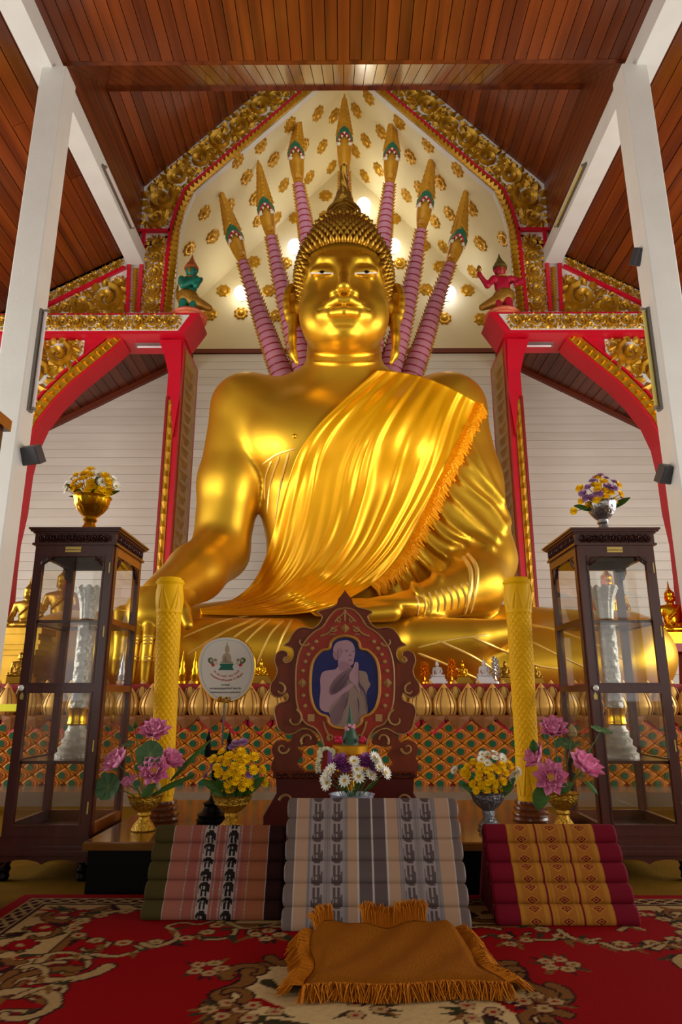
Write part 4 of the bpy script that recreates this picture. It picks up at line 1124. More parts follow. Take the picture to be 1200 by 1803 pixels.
def along(d0, step):
    out = []
    y = 1.3
    while y < CYF-d0: out += [(CXL+d0, y, 0), (CXR-d0, y, pi)]; y += step
    x = CXL+d0
    while x < CXR-d0: out.append((x, CYF-d0, -pi/2)); x += step
    return out
for k, (x, y, a) in enumerate(along(.28, .19)):
    R.scroll(x+rs.uniform(-.02, .02), y, rs.uniform(0, 6), .10, 1 if k % 2 else -1, KO, KD, .017)
    for q in range(5):
        aa = rs.uniform(0, 6.28); R.leaf(x+cos(aa)*.06, y+sin(aa)*.06, aa+.6, .075, rs.choice([KG, KD, KO, KR]))
    R.flower(x+.085*cos(a+1.57), y+.085*sin(a+1.57), .055, KR if k % 3 else KP, KC, KD, k)
# inner scalloped scrolls and wreaths in the corners
for k, (x, y, a) in enumerate(along(.52, .2)):
    R.scroll(x, y, a+2.2, .10, 1 if k % 2 else -1, KC, KD, .010); R.leaf(x+.09*cos(a+1.2), y+.09*sin(a+1.2), a+.4, .08, KG); R.leaf(x+.05*cos(a-1), y+.05*sin(a-1), a-.7, .07, KO)
for sx in (-1, 1):
    cx = (CXL+.66) if sx < 0 else (CXR-.66); cy = CYF-.42
    R.disc(cx, cy, .26, KD, .20); R.disc(cx, cy, .25, KR, .19)
    for k in range(15):
        a = 2*pi*k/15; R.flower(cx+.27*cos(a), cy+.2*sin(a), .031, KC, rs.choice([KR, KO]), KG, k); R.leaf(cx+.31*cos(a+.2), cy+.24*sin(a+.2), a+.9, .06, rs.choice([KG, KO, KD]))
    for kk in range(4): R.scroll(cx+sx*.16, cy-.42-.16*kk, 1.2*kk, .15, sx*(-1)**kk, KO if kk % 2 else KC, KD, .024)
# central medallion
mx, my, mrx, mry = .12, 2.30, .47, .40
an = np.arctan2((R.Y-my)/mry, (R.X-mx)/mrx); rr = np.hypot((R.X-mx)/mrx, (R.Y-my)/mry); edge = 1+.055*np.cos(an*12)
R.fill(rr < edge*1.06, KD); R.fill(rr < edge*1.03, KO); R.fill(rr < edge*.93, KD); R.fill(rr < edge*.91, (178, 152, 104))
for k in range(14):
    a = 2*pi*k/14; R.scroll(mx+mrx*.98*cos(a), my+mry*.98*sin(a), a+1, .085, 1 if k % 2 else -1, KO, KD, .02); R.leaf(mx+mrx*.80*cos(a+.15), my+mry*.8*sin(a+.15), a+pi-.5, .09, KR if k % 2 else KG)
for (a, b, n_) in ((365, 1712, 5), (470, 1652, 4), (985, 1705, 5), (905, 1662, 3), (395, 1786, 4), (950, 1772, 4), (455, 1790, 3), (640, 1785, 3), (840, 1790, 3)):
    p = PZ(a, b, 0)
    for k in range(n_*2):
        aa = rs.uniform(0, 6.28); R.leaf(p.x+.045*cos(aa), p.y+.04*sin(aa), aa, .06, rs.choice([KG, KD, KO]))
    for k in range(n_):
        aa = 2*pi*k/n_; R.flower(p.x+.045*cos(aa), p.y+.045*sin(aa), .027, KC, rs.choice([KO, KP, KR]), (70, 20, 14), k)
def pxs(L, ox): return [tuple(PZ(ox+x/1.493, 1443+y/1.493, 0))[:2] for x, y in smooth_line(L, 5)]
for ox, LL in ((0, ([(375, 335), (400, 345), (440, 335), (465, 320), (455, 300), (440, 290), (480, 280), (520, 285), (560, 275)], [(600, 280), (640, 295), (690, 290), (735, 280)], [(100, 385), (130, 365), (180, 360), (215, 370), (235, 375), (225, 360)], [(245, 365), (300, 370), (350, 360), (370, 350), (355, 342)], [(60, 400), (90, 395), (120, 410), (100, 430), (60, 430), (40, 440)], [(40, 480), (90, 460), (130, 450), (155, 440), (145, 455)])),
               (600, ([(575, 300), (600, 318), (640, 328), (680, 322)], [(690, 335), (740, 352), (800, 345), (830, 335)], [(830, 350), (860, 338), (896, 348)], [(735, 300), (760, 290), (800, 300)]))):
    for L in LL:
        Q_ = pxs(L, ox); R.stroke(Q_, .020, KD, .010); R.stroke(Q_, .013, KC, .006); m_ = Q_[len(Q_)//2]; R.leaf(m_[0], m_[1]-.01, -1.2, .05, KO); R.leaf(m_[0]+.02, m_[1]+.02, .8, .045, KG)
carpet_m = mat('woven carpet', (150, 10, 12), 1.0, attr='weave', var=.25, vscale=60, bump=.2, bscale=240, spec=.05)
na_, nb_ = R.X.shape
Vc = np.stack([R.X.ravel(), R.Y.ravel(), np.full(R.X.size, .012)], 1); ii = np.arange(R.X.size).reshape(R.X.shape)
Qc = np.stack([ii[:-1, :-1].ravel(), ii[1:, :-1].ravel(), ii[1:, 1:].ravel(), ii[:-1, 1:].ravel()], 1)
def colattr(me, C, name='weave'):
    a = me.color_attributes.new(name, 'FLOAT_COLOR', 'POINT'); a.data.foreach_set('color', np.concatenate([C, np.ones((len(C), 1))], 1).astype(np.float32).ravel())
cme = npmesh('carpet', Vc, Qc, carpet_m); colattr(cme, R.C.reshape(-1, 3))
carpet = tag(put('carpet', cme), 'red woven carpet with cream floral border and central medallion', 'carpet')
md = carpet.modifiers.new('thickness', 'SOLIDIFY'); md.thickness = .01; md.offset = -1

# ================================================================== low altar table
lac_top = mat('glossy table top', (116, 74, 26), .12, var=.5, vscale=5, col2=(70, 38, 12), coat=.8, stretch=(.6, 6, 6))
TX0, TX1, TY0, TY1, TZ = -1.19, 1.19, 3.38, 4.72, .22
tb = thing('altar_table', 'long low altar table with glossy brown top and black base', 'table', (0, 4.0, 0))
MB().prism([(TX0, TY0), (TX1, TY0), (TX1, TY1), (TX0, TY1)], TZ, TZ-.035, 'z', bevel=.006).build('table_top', lac_top, tb, smooth=False)
MB().box(TX0+.02, TX1-.02, TY0+.02, TY1-.02, 0.0, TZ-.035).build('table_base', black_lac, tb, smooth=False)

# ================================================================== glass display cabinets
silver_w = mat('pearl carved column', (196, 188, 174), .4, .25, var=.5, vscale=30, col2=(140, 130, 116), bump=.4, bscale=45)
brass_plate = mat('brass name plate', (206, 176, 96), .35, .5); knob_m = mat('milk glass knob', (226, 226, 222), .2); ink = mat('dark engraved lettering', (60, 44, 16), .6)
def text_mesh(body, size, mt, name='lettering', res=2, ext=.0006, bold=0):
    c = bpy.data.curves.new(name, 'FONT'); c.body = body; c.size = size; c.align_x = 'CENTER'; c.resolution_u = res; c.extrude = ext; c.offset = bold
    o = bpy.data.objects.new(name, c); COL.objects.link(o); dg = bpy.context.evaluated_depsgraph_get()
    me = bpy.data.meshes.new_from_object(o.evaluated_get(dg)); bpy.data.objects.remove(o); bpy.data.curves.remove(c)
    me.materials.clear(); me.materials.append(mt); return me
def cabinet(x0, x1, y0, y1, label, inner):
    """x0..x1 body front, inner = +1 when the side facing the hall is at x1"""
    t = thing('display_cabinet', label, 'cabinet', ((x0+x1)/2, (y0+y1)/2, 0)); w = .038
    zt, zb = 1.655, .20
    for xx in (x0, x1-.05):
        for yy in (y0, y1-.05): MB().lathe([(.022, 0), (.03, .015), (.026, .035), (.034, .05), (.026, .065), (.034, .085)], 12, (xx+.025, yy+.025, 0)).build('leg', black_lac, t)
    n = 20; ap = [(x0-.005, .125)]
    for i in range(n+1):
        u = i/n; ap.append((x0+.03+(x1-x0-.06)*u, .075+.022*abs(sin(pi*u*2))**.6 if .04 < u < .96 else .06))
    ap.append((x1+.005, .125)); MB().prism(ap, y0-.004, y0+.016).build('apron', dark_wood, t, smooth=False)
    MB().box(x0, x0+.016, y0, y1, .075, .125).box(x1-.016, x1, y0, y1, .075, .125).build('side_apron', dark_wood, t, smooth=False)
    b = MB(); b.box(x0-.02, x1+.02, y0-.02, y1+.02, .118, .135).box(x0-.012, x1+.012, y0-.012, y1+.012, .135, .155).box(x0, x1, y0, y1, .155, zb); b.build('base_moulding', dark_wood, t, smooth=False)
    for xx in (x0, x1-w):
        for yy in (y0+.02, y1-w): MB().box(xx, xx+w, yy, yy+w, zb, zt).build('post', dark_wood, t, smooth=False)
    # side rails and panes
    for sx, xa in ((-1, x0), (1, x1-.024)):
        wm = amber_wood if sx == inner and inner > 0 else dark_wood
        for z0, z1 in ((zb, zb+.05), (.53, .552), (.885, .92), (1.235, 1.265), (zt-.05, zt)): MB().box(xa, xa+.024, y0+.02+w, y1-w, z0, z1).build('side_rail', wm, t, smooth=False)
        for z0, z1 in ((zb+.05, .53), (.552, .885), (.92, 1.235), (1.265, zt-.05)): MB().box(xa+.010, xa+.013, y0+.02+w, y1-w, z0, z1).build('side_pane', glass, t, smooth=False)
        arch(t, y0+.02+w, y1-w, zt-.05, .10, lambda a, b, d: (xa+.012+d*sx*.008, a, b))
    for z0, z1 in ((zb, zb+.05), (zt-.05, zt)): MB().box(x0+w, x1-w, y1-.024, y1, z0, z1).build('back_rail', dark_wood, t, smooth=False)
    MB().box(x0+w, x1-w, y1-.014, y1-.011, zb+.05, zt-.05).build('back_pane', glass, t, smooth=False)
    # shelves: one full board, one open rim
    MB().box(x0+.02, x1-.02, y0+.03, y1-.02, .53, .546).build('shelf', dark_wood, t, smooth=False)
    r = MB(); z0, z1 = 1.238, 1.254; r.box(x0+.02, x1-.02, y0+.03, y0+.13, z0, z1).box(x0+.02, x1-.02, y1-.12, y1-.02, z0, z1).box(x0+.02, x0+.11, y0+.13, y1-.12, z0, z1).box(x1-.11, x1-.02, y0+.13, y1-.12, z0, z1)
    r.build('shelf', dark_wood, t, smooth=False)
    # door
    d = MB(); s = .042; ya, yb = y0-.004, y0+.018
    d.box(x0+.006, x0+.006+s, ya, yb, zb, zt).box(x1-.006-s, x1-.006, ya, yb, zb, zt)
    for z0, z1 in ((zb, zb+.045), (.885, .92), (zt-.055, zt)): d.box(x0+.006+s, x1-.006-s, ya, yb, z0, z1)
    dr = d.build('door', dark_wood, t, smooth=False)
    for z0, z1 in ((zb+.045, .885), (.92, zt-.055)): MB().box(x0+.006+s, x1-.006-s, y0+.006, y0+.009, z0, z1).build('pane', glass, dr, smooth=False)
    bd = MB()
    for z0, z1 in ((zb+.045, .885), (.92, zt-.055)):
        a_, b_ = x0+.006+s, x1-.006-s
        bd.box(a_, a_+.008, ya-.005, ya, z0, z1).box(b_-.008, b_, ya-.005, ya, z0, z1).box(a_+.008, b_-.008, ya-.005, ya, z0, z0+.008).box(a_+.008, b_-.008, ya-.005, ya, z1-.008, z1)
    bd.build('door_bead', dark_wood, dr, smooth=False)
    arch(dr, x0+.006+s, x1-.006-s, zt-.055, .085, lambda a, b, dd: (a, ya+.006-dd*.01, b))
    kx = x0+.027; MB().ell((kx, ya-.02, .902), (.015, .013, .015), 12, 8).build('knob', knob_m, dr)
    k = MB().prism([(kx-.008, .845), (kx+.008, .845), (kx+.010, .865), (kx, .882), (kx-.010, .865)], ya-.003, ya); k.build('keyhole_plate', brass_plate, dr, smooth=False)
    for z in (1.53, 1.19, .62, .33): MB().box(x1-.022, x1-.016, ya-.003, ya, z-.028, z+.028).build('hinge', brass_plate, dr, smooth=False)
    pl = MB().prism([((x0+x1)/2-.06+.012, zt-.040), ((x0+x1)/2+.036, zt-.040), ((x0+x1)/2+.036, zt-.010), ((x0+x1)/2-.048, zt-.010)], ya-.004, ya).build('name_plate', brass_plate, dr, smooth=False)
    tm = put('lettering', text_mesh('ศาลาพระใหญ่ วัดคลอง ถวาย', .0072, ink), dr); tm.location = ((x0+x1)/2-.006, ya-.0045, zt-.029); tm.rotation_euler = (pi/2, 0, 0)
    # cornice with carved frieze
    c = MB(); c.box(x0-.012, x1+.012, y0-.012, y1+.012, zt, zt+.012).box(x0-.004, x1+.004, y0-.004, y1+.004, zt+.012, zt+.065)
    c.box(x0-.012, x1+.012, y0-.012, y1+.012, zt+.065, zt+.074).box(x0-.024, x1+.024, y0-.024, y1+.024, zt+.074, zt+.084).box(x0-.032, x1+.032, y0-.032, y1+.032, zt+.084, zt+.094)
    c.build('cornice', dark_wood, t, smooth=False)
    f = scrolls([(x0+.02, zt+.018), (x1-.02, zt+.018), (x1-.02, zt+.058), (x0+.02, zt+.058)], .019, .007, lambda u, v, dd: (u, y0-.004-dd*1.2, v), 3, .5, .8)
    xs = x1+.004 if inner > 0 else x0-.004
    f.join(scrolls([(y0+.02, zt+.018), (y1-.02, zt+.018), (y1-.02, zt+.058), (y0+.02, zt+.058)], .019, .007, (lambda u, v, dd: (xs+inner*dd*1.2, u, v)), 4, .5, .8))
    tag(f.build('frieze_carving', dark_wood2, t, smooth=False), None, None, None, 'stuff')
    return t
def arch(par, a0, a1, z, h, P):
    """pierced brackets in the two upper corners"""
    for s, o in ((1, a0), (-1, a1)):
        mb = MB(); n = 9; out = [(o, z), (o+s*h*1.25, z)]
        for i in range(n+1):
            u = i/n; aa = pi/2*u; out.append((o+s*h*1.25*(1-sin(aa))+s*.006*sin(u*18), z-h*1.1*(1-cos(aa))-.004*cos(u*20)))
        vs = [P(a, b, 0) for a, b in out]+[P(a, b, 1) for a, b in out]; n2 = len(out)
        mb.add(vs, [tuple(range(n2)), tuple(reversed(range(n2, 2*n2)))]+[(i, n2+i, n2+(i+1) % n2, (i+1) % n2) for i in range(n2)])
        for k in range(5):
            u = (k+.5)/5; c0 = o+s*h*(.12+.55*u*.8); zz = z-h*(.2+.5*(1-u)*.7)
            mb.tube([P(c0+.012*cos(q), zz+.012*sin(q), 1.3) for q in np.linspace(0, 5.2, 9)], .004, 4)
        mb.build('fretwork_bracket', dark_wood2, par, smooth=False)
cabL = cabinet(-1.682, -1.246, 3.62, 4.12, 'dark wooden glass display cabinet on the left, gold flower bowl on top', 1)
cabR = cabinet(1.262, 1.686, 3.64, 4.14, 'dark wooden glass display cabinet on the right, silver flower bowl on top', -1)
# carved pearl columns inside
def pearl_column(x, y, z, label, lean=0):
    t = thing('carved_column', label, 'column', (x, y, z), group='carved columns in the cabinets')
    MB().lathe([(.098, 0), (.10, .02), (.085, .03), (.09, .05), (.07, .065), (.074, .09), (.058, .105), (.06, .13), (.046, .15), (.046, .165)], 32).build('column_base', silver_w, t, local=True)
    MB().lathe([(.052, .165), (.054, .17), (.052, .18), (.05, .185), (.05, .235), (.052, .24), (.054, .25), (.05, .255)], 32).build('gold_band', gold_bright, t, local=True)
    G = []
    for j in range(70):
        h = .255+.455*j/69; row = []
        for i in range(37):
            a = 2*pi*i/36; r = .043+.004*(1 if (abs(sin(a*3+h*45))+abs(sin(a*3-h*45))) > 1.1 else 0); row.append((r*cos(a), r*sin(a), h))
        G.append(row)
    m = MB().grid(G); m.f = [tuple(reversed(f)) for f in m.f]; m.build('shaft', silver_w, t, local=True, angle=60)
    MB().lathe([(.046, .71), (.05, .715), (.05, .725), (.043, .735)], 24).build('gold_collar', gold_bright, t, local=True)
    G = []
    for j in range(12):
        u = j/11; row = []
        for i in range(49):
            a = 2*pi*i/48; r = (.04+.012*u+.028*u**3)*(1+.05*cos(a*12)); hh = .735+.17*u+(.02*abs(sin(a*6)) if j == 11 else 0); row.append((r*cos(a), r*sin(a), hh))
        G.append(row)
    G.append([(p[0]*.8, p[1]*.8, p[2]-.03) for p in G[-1]])
    m = MB().grid(G); m.f = [tuple(reversed(f)) for f in m.f]; m.build('flared_cup', silver_w, t, local=True, angle=60)
    return t
pearl_column(-1.452, 3.87, .546, 'pale carved column with flared cup inside the left cabinet')
pearl_column(1.475, 3.88, .546, 'pale carved column with flared cup inside the right cabinet')
# tall dark cabinet at the left edge of the picture
e = thing('tall_cupboard', 'tall brown cupboard cut by the left edge of the picture', 'cupboard', (-2.15, 3.0, 0))
MB().box(-2.5, -1.80, 2.75, 3.35, .0, 2.22).build('carcass', dark_wood2, e, smooth=False)
MB().prism([(-2.53, 2.72), (-1.775, 2.72), (-1.775, 3.38), (-2.53, 3.38)], 2.29, 2.22, 'z', bevel=.01).build('top_board', amber_wood, e, smooth=False)
MB().box(-1.80, -1.795, 2.80, 3.30, .15, 2.15).build('side_panel', mat('dull grey panel', (110, 104, 98), .4), e, smooth=False)

# ================================================================== carved yellow candles on turned bases
cand_base = mat('turned brown wood', (120, 62, 26), .25, var=.5, vscale=8, col2=(70, 30, 10), coat=.5)
def candle(pxb, pxt, label):
    p = PZ(pxb[0], pxb[1], TZ); q = PY(pxt[0], pxt[1], p.y)
    t = thing('carved_candle', label, 'candle', (p.x, p.y, TZ), group='tall yellow candles'); hgt = q.z-TZ; lx = (q.x-p.x)/hgt
    MB().lathe([(.092, 0), (.097, .008), (.092, .02), (.096, .028), (.096, .04), (.084, .05), (.088, .058), (.088, .07), (.078, .08), (.081, .09), (.079, .10)], 36).build('candle_base', cand_base, t, local=True)
    G = []; nz = 300; na = 168; z0 = .10
    for j in range(nz+1):
        u = j/nz; z = z0+(hgt-z0)*u; row = []
        r = .060+.012*u
        for i in range(na+1):
            a = 2*pi*i/na; d = 0
            if .20 < u < .83:
                k1 = abs(((a*14/pi+z*50) % 2)-1); k2 = abs(((a*14/pi-z*50) % 2)-1); d = .0048*min(1, min(k1, k2)*2.6)-.0044
            elif u >= .845 and u < .965 or .02 < u < .19:
                v = (u-.845)/.12 if u > .5 else 1-(u-.02)/.17; v = v if u > .5 else 1-v
                ph = abs(((a*5/pi) % 2)-1); 
                d = .004*(1 if ph < (1-v)*.9 else 0)-.004*(1 if ph < (1-v)*.55 else 0)+.004*(1 if ph < (1-v)*.28 else 0)
                if u > .5: d += .006*sin(pi*v)
            if .83 <= u < .845 or .19 <= u < .20: d = .004
            if u >= .965: d = .004+(.006 if .972 < u < .982 else 0)
            if u > .992: d -= .012
            row.append(((r+d)*cos(a)+lx*z, (r+d)*sin(a), z))
        G.append(row)
    G.append([(lx*hgt+.2*(x-lx*hgt), y*.2, hgt-.004) for x, y, z in G[-1]]); G.append([(lx*hgt, 0, hgt-.002)]*(na+1))
    m = MB().grid(G); m.f = [tuple(reversed(f)) for f in m.f]; m.build('candle_body', yellow_wax, t, local=True, angle=None)
candle((283, 1444), (300, 1018), 'tall carved yellow candle on the left of the altar, before the statue hand')
candle((934, 1444), (909, 1018), 'tall carved yellow candle on the right of the altar, by the pink lotuses')

# ================================================================== triangular cushions
ELE = ["................", ".....#######....", "...##########...", "..#############.", ".##############.", ".###.##..######.", ".#.#.##..######.", ".#..###########.", ".#..###..###.##.", ".#..###..###....", "....###..###....", "....###..###...."]
def stripes(u, spec):
    for e, c in spec:
        if u <= e: return c
    return spec[-1][1]
def cushion(xc, yb, w, h, dpt, lean, kind, label, zc=0, rows=5, rz=0):
    t = thing('triangle_cushion', label, 'cushion', (xc, yb+dpt/2, .013), rz)
    nu, na = 210, 84; sl = sqrt(h*h+lean*lean); rr = sl/rows/2; ny, nz = -h/sl, lean/sl   # outward normal (y, z) of the sloping face
    fm = mat('cushion cloth '+kind, (150, 120, 100), .85 if kind != 'plastic' else .6, attr='weave', coat=.0 if kind != 'plastic' else .15, bump=.05, bscale=200, spec=.15)
    for r in range(rows):
        cy = lean*(r+.5)/rows-dpt/2-ny*rr*.15; cz = h*(r+.5)/rows-nz*rr*.15
        V = []; Cc = []
        for i in range(nu):
            u = i/(nu-1); x = (u-.5)*w; ed = min(1, min(u, 1-u)/.025); sc = .55+.45*sqrt(max(0, 1-(1-ed)**2)); bl = 1.0
            for k in range(na):
                a = 2*pi*k/na; along_ = cos(a); out = sin(a)
                ta = np.sign(along_)*abs(along_)**.8*rr*1.03*sc; to = out*rr*((.62 if kind != 'plastic' else .36) if out > 0 else .5)*sc
                y = cy+ta*lean/sl+to*ny; z = cz+ta*h/sl+to*nz
                V.append((x, y, max(z, .0))); v = (r+.5+along_*.5)/rows
                Cc.append(pat(kind, u, v, r, along_*.5+.5))
        ii = np.arange(nu*na).reshape(nu, na); jj = np.roll(ii, -1, 1)
        Q = np.stack([ii[:-1].ravel(), ii[1:].ravel(), jj[1:].ravel(), jj[:-1].ravel()], 1)
        caps = []
        me = npmesh('roll', np.array(V), Q, fm); colattr(me, np.array(Cc)); put('roll', me, t, local=True)
    bk = MB(); e = .012
    A = [(-dpt/2+.02, 0.0), (dpt/2, 0.0), (lean-dpt/2+.03, h-.01), (lean-dpt/2-.0, h-.02)]
    bk.prism(A, -w/2+e, w/2-e, 'x'); bk.build('cushion_back', mat('cushion back '+kind, {'olive': (50, 44, 20), 'plastic': (120, 104, 100), 'crimson': (110, 6, 30)}[kind], .85), t, local=True, smooth=False)
    # triangular ends with quilted triangles
    for s in (-1, 1):
        xx = s*(w/2-e); tri = MB()
        for k in range(rows):
            z0, z1 = h*k/rows, h*(k+1)/rows; y0 = lean*k/rows-dpt/2+.012; y1 = lean*(k+1)/rows-dpt/2+.012
            tri.add([(xx+s*.002, y0+.02, z0+.004), (xx+s*.002, y0+.075, z0+.004), (xx+s*.008, (y0+y1)/2+.035, (z0+z1)/2), (xx+s*.002, y1+.02, z1-.004)], [(0, 1, 2), (1, 3, 2), (3, 0, 2)])
        tri.build('end_patch', mat('end patch '+kind, {'olive': (70, 60, 30), 'plastic': (150, 130, 118), 'crimson': (196, 140, 50)}[kind], .85), t, local=True, smooth=False)
    return t
def L3(c): return np.array(lin(c)[:3])
def ele(u, v, flip):   # u, v in 0..1 of one cell
    i = int((1-v)*len(ELE)) if not flip else int(v*len(ELE)); j = int(u*16)
    i = min(max(i, 0), len(ELE)-1); j = min(max(j, 0), 15); return ELE[i][j] == '#'
CP = {k: L3(c)*.62 for k, c in dict(olive=(78, 66, 26), rose=(172, 104, 86), rose2=(164, 92, 80), rose3=(170, 100, 66), dkbr=(48, 18, 12), white=(196, 180, 172), blk=(34, 28, 24), grey=(150, 140, 134), tan=(196, 158, 128), gry2=(122, 104, 98), dgr=(104, 88, 86), wl=(214, 200, 190), cr=(128, 4, 34), gold=(196, 130, 40), gold2=(180, 108, 34), org=(200, 104, 40), drk=(96, 14, 20), sil=(168, 152, 150)).items()}
def pat(kind, u, v, r, w):
    if kind == 'olive':
        if u < .15: return CP['olive']
        if u > .875: return CP['dkbr']
        if abs(u-.152) < .004 or abs(u-.872) < .003: return CP['white']
        for c in (.285, .365, .495, .545, .665, .735):
            if abs(u-c) < .009: return CP['white']*.75 if int(v*150) % 2 and abs(u-c) < .006 else CP['rose']*.95
        for c in (.43, .605):
            if abs(u-c) < .045:
                q = (v*7.2+.3) % 1; e_ = ele((u-c+.045)/.09, q, False); return CP['blk'] if e_ else CP['white']*.85
        if u < .285: return CP['rose']
        if u < .7: return CP['rose2']
        return CP['rose3']
    if kind == 'plastic':
        if u < .055 or u > .945: return CP['gry2']
        for c in (.41, .49, .572): 
            if abs(u-c) < .004: return CP['wl']
        if .41 < u < .572: return CP['dgr']
        for c in (.058, .942):
            if abs(u-c) < .004: return CP['wl']
        for a_ in (.125, .64):
            if a_ < u < a_+.225:
                for c in (.055, .165):
                    if abs(u-a_-c) < .036:
                        q = (v*6.2+.2) % 1; return CP['dgr']*.8 if ele((u-a_-c+.036)/.072, q, True) else CP['sil']
                return CP['sil']*.9 if int(u*260) % 2 else CP['grey']*.8
        return CP['tan']
    if kind == 'crimson':
        if u < .165 or u > .835: return CP['cr']
        uu = (u-.165)/.67*3; k = uu % 1
        if k < .035 or k > .965: return CP['cr']
        if abs(k-.5) < .27:
            q = (v*10+.15) % 1; d_ = abs(k-.5)/.27+abs(q-.5)*2
            if d_ < .22: return CP['drk']
            if d_ < .42: return CP['org']*1.1
            if d_ < .66: return CP['drk']
            if d_ < .84: return CP['gold']*1.15
            return CP['gold2']
        return CP['gold']*(.85 if int(u*700) % 3 == 0 else 1)
cushion(-.525, 2.99, .555, .315, .36, .17, 'olive', 'triangular cushion with olive ends and pink stripes of elephants')
cushion(.118, 2.86, .715, .43, .46, .25, 'plastic', 'large plastic-wrapped triangular cushion with tan stripes and grey elephants', rows=6)
cushion(.855, 2.93, .555, .325, .40, .20, 'crimson', 'crimson triangular cushion with gold diamond-pattern bands')
# plastic wrap over the middle cushion: shiny rims at both ends
wrap = mat('clear plastic film', (200, 196, 200), .12, alpha=.35, coat=.5)

# ================================================================== fringed blanket on the carpet
bl_m = mat('rust brown pile', (132, 76, 14), .95, var=.4, vscale=14, col2=(120, 64, 10), bump=.4, bscale=160, spec=.05); fr_m = mat('rust fringe', (176, 104, 18), .9, var=.4, vscale=40, col2=(130, 66, 8), spec=.1)
tl, tr, br_, bl_ = PZ(553, 1626, .10), PZ(800, 1622, .10), PZ(886, 1738, .02), PZ(540, 1746, .02)
blk_ = thing('fringed_blanket', 'rust-brown folded blanket with fringe lying before the middle cushion', 'blanket', tuple((tl+br_)/2))
nu, nv2 = 60, 50; G = []; rs2 = np.random.default_rng(5)
for i in range(nu):
    u = i/(nu-1); row = []
    for j in range(nv2):
        v = j/(nv2-1); a_ = tl.lerp(tr, u); b_ = bl_.lerp(br_, u); p = a_.lerp(b_, v)
        z = .047+.05*(1-v)**2.2+.008*sin(u*9+v*4)*(1-v)+.005*sin(u*21+v*13)
        z -= .02*max(0, 1-min(u, 1-u)/.06)+.022*max(0, (v-.92)/.08)
        p.x += .012*sin(v*8)*(1 if u > .5 else -1)*abs(u-.5)*2; p.y += .01*sin(u*11)*(v if v > .5 else 1-v)
        row.append((p.x, p.y, max(z, .036)))
    G.append(row)
bo = MB().grid(G); bo.f = [tuple(reversed(f)) for f in bo.f]; bo = bo.build('blanket', bl_m, blk_, angle=None)
md = bo.modifiers.new('thickness', 'SOLIDIFY'); md.thickness = .02; md.offset = -1
fr = MB(); rsd = random.Random(9)
def strands(pts, outd, n, lift=0):
    for q in range(n):
        t = rsd.random()*(len(pts)-1); i = min(int(t), len(pts)-2); p = Vector(pts[i]).lerp(Vector(pts[i+1]), t-i); o = Vector(outd); l = rsd.uniform(.045, .08)
        s = Vector((rsd.uniform(-.5, .5)*o.y, rsd.uniform(-.5, .5)*o.x, 0))*.6
        a_ = p+(o+s)*l*.5; b_ = p+(o+s*1.5)*l; a_.z = p.z+lift*.6+rsd.uniform(0, .012); b_.z = (max(.016, p.z-.03) if lift == 0 else p.z+lift+rsd.uniform(-.012, .012))
        fr.tube([p, a_, b_], [.0024, .0024, .0016], 3)
strands([G[i][-1] for i in range(nu)], (0, -1, 0), 700); strands([G[0][j] for j in range(nv2)], (-1, -.1, 0), 520); strands([G[-1][j] for j in range(nv2)], (1, -.1, 0), 480)
strands([G[i][0] for i in range(20, 48)], (0, .75, 0), 480, .045); strands([G[i][0] for i in range(0, 9)], (-.2, .7, 0), 200, .03)
tag(fr.build('fringe', fr_m, blk_), None, None, None, 'stuff')

# ================================================================== carved portrait frame
YFm = 3.80
frame_w = mat('carved mahogany', (124, 48, 12), .35, var=.55, vscale=5, col2=(72, 22, 6), stretch=(5, 5, .8), spec=.25); panel_w = mat('red lacquer panel', (160, 42, 10), .3, var=.5, vscale=6, col2=(116, 22, 4), stretch=(5, 5, .8), spec=.3)
inlay = mat('pale gold inlay', (176, 134, 76), .45, .2, var=.3, vscale=20, col2=(130, 90, 44)); pic_edge = mat('gilt picture edge', (190, 130, 50), .4, .3)
pf = thing('portrait_frame', 'ornate carved wooden frame with portrait of a praying figure, on the altar', 'picture frame', (PY(607, 1300, YFm).x, YFm, TZ))
z6 = lambda L: [(460+x/4, 1020+y/4) for x, y in L]
cxm = 588
def sym(L, Y): # left half (zoom coordinates) mirrored about the axis
    R_ = [(2*cxm-x, y) for x, y in reversed(L)]; return XZ(z6(L+R_), Y)
half = smooth_line([(588, 75), (566, 108), (540, 140), (530, 182)], 3)[:-1]+smooth_line([(500, 196), (400, 228), (428, 262), (405, 312), (360, 345), (300, 338), (250, 352), (212, 396), (190, 440), (160, 464), (212, 484), (225, 530), (205, 575), (172, 588), (152, 570), (168, 548), (186, 540), (176, 512), (140, 503), (106, 524), (92, 575), (110, 640), (98, 690), (68, 735), (62, 790), (90, 826), (140, 830), (178, 802), (180, 850), (115, 880), (90, 925), (100, 990), (118, 1052), (165, 1088), (225, 1086), (300, 1050), (390, 1090), (430, 1160), (440, 1200)], 3)
MB().prism(sym(half, YFm-.03), YFm-.03, YFm+.03).build('frame_board', frame_w, pf, smooth=False)
legl = [(330, 1060), (225, 1086), (215, 1120), (190, 1150), (150, 1132), (98, 1150), (72, 1200), (88, 1255), (72, 1300), (90, 1360), (300, 1360), (250, 1300), (290, 1235), (250, 1180), (330, 1175), (400, 1150)]
for L in (legl, [(2*cxm-x, y) for x, y in legl]): MB().prism(XZ(z6(smooth_line(L, 3, True)), YFm-.025), YFm-.025, YFm+.03).build('scroll_leg', frame_w, pf, smooth=False)
MB().prism(XZ(z6([(430, 1150), (746, 1150), (760, 1370), (416, 1370)]), YFm-.01), YFm-.01, YFm+.03).build('centre_post', panel_w, pf, smooth=False)
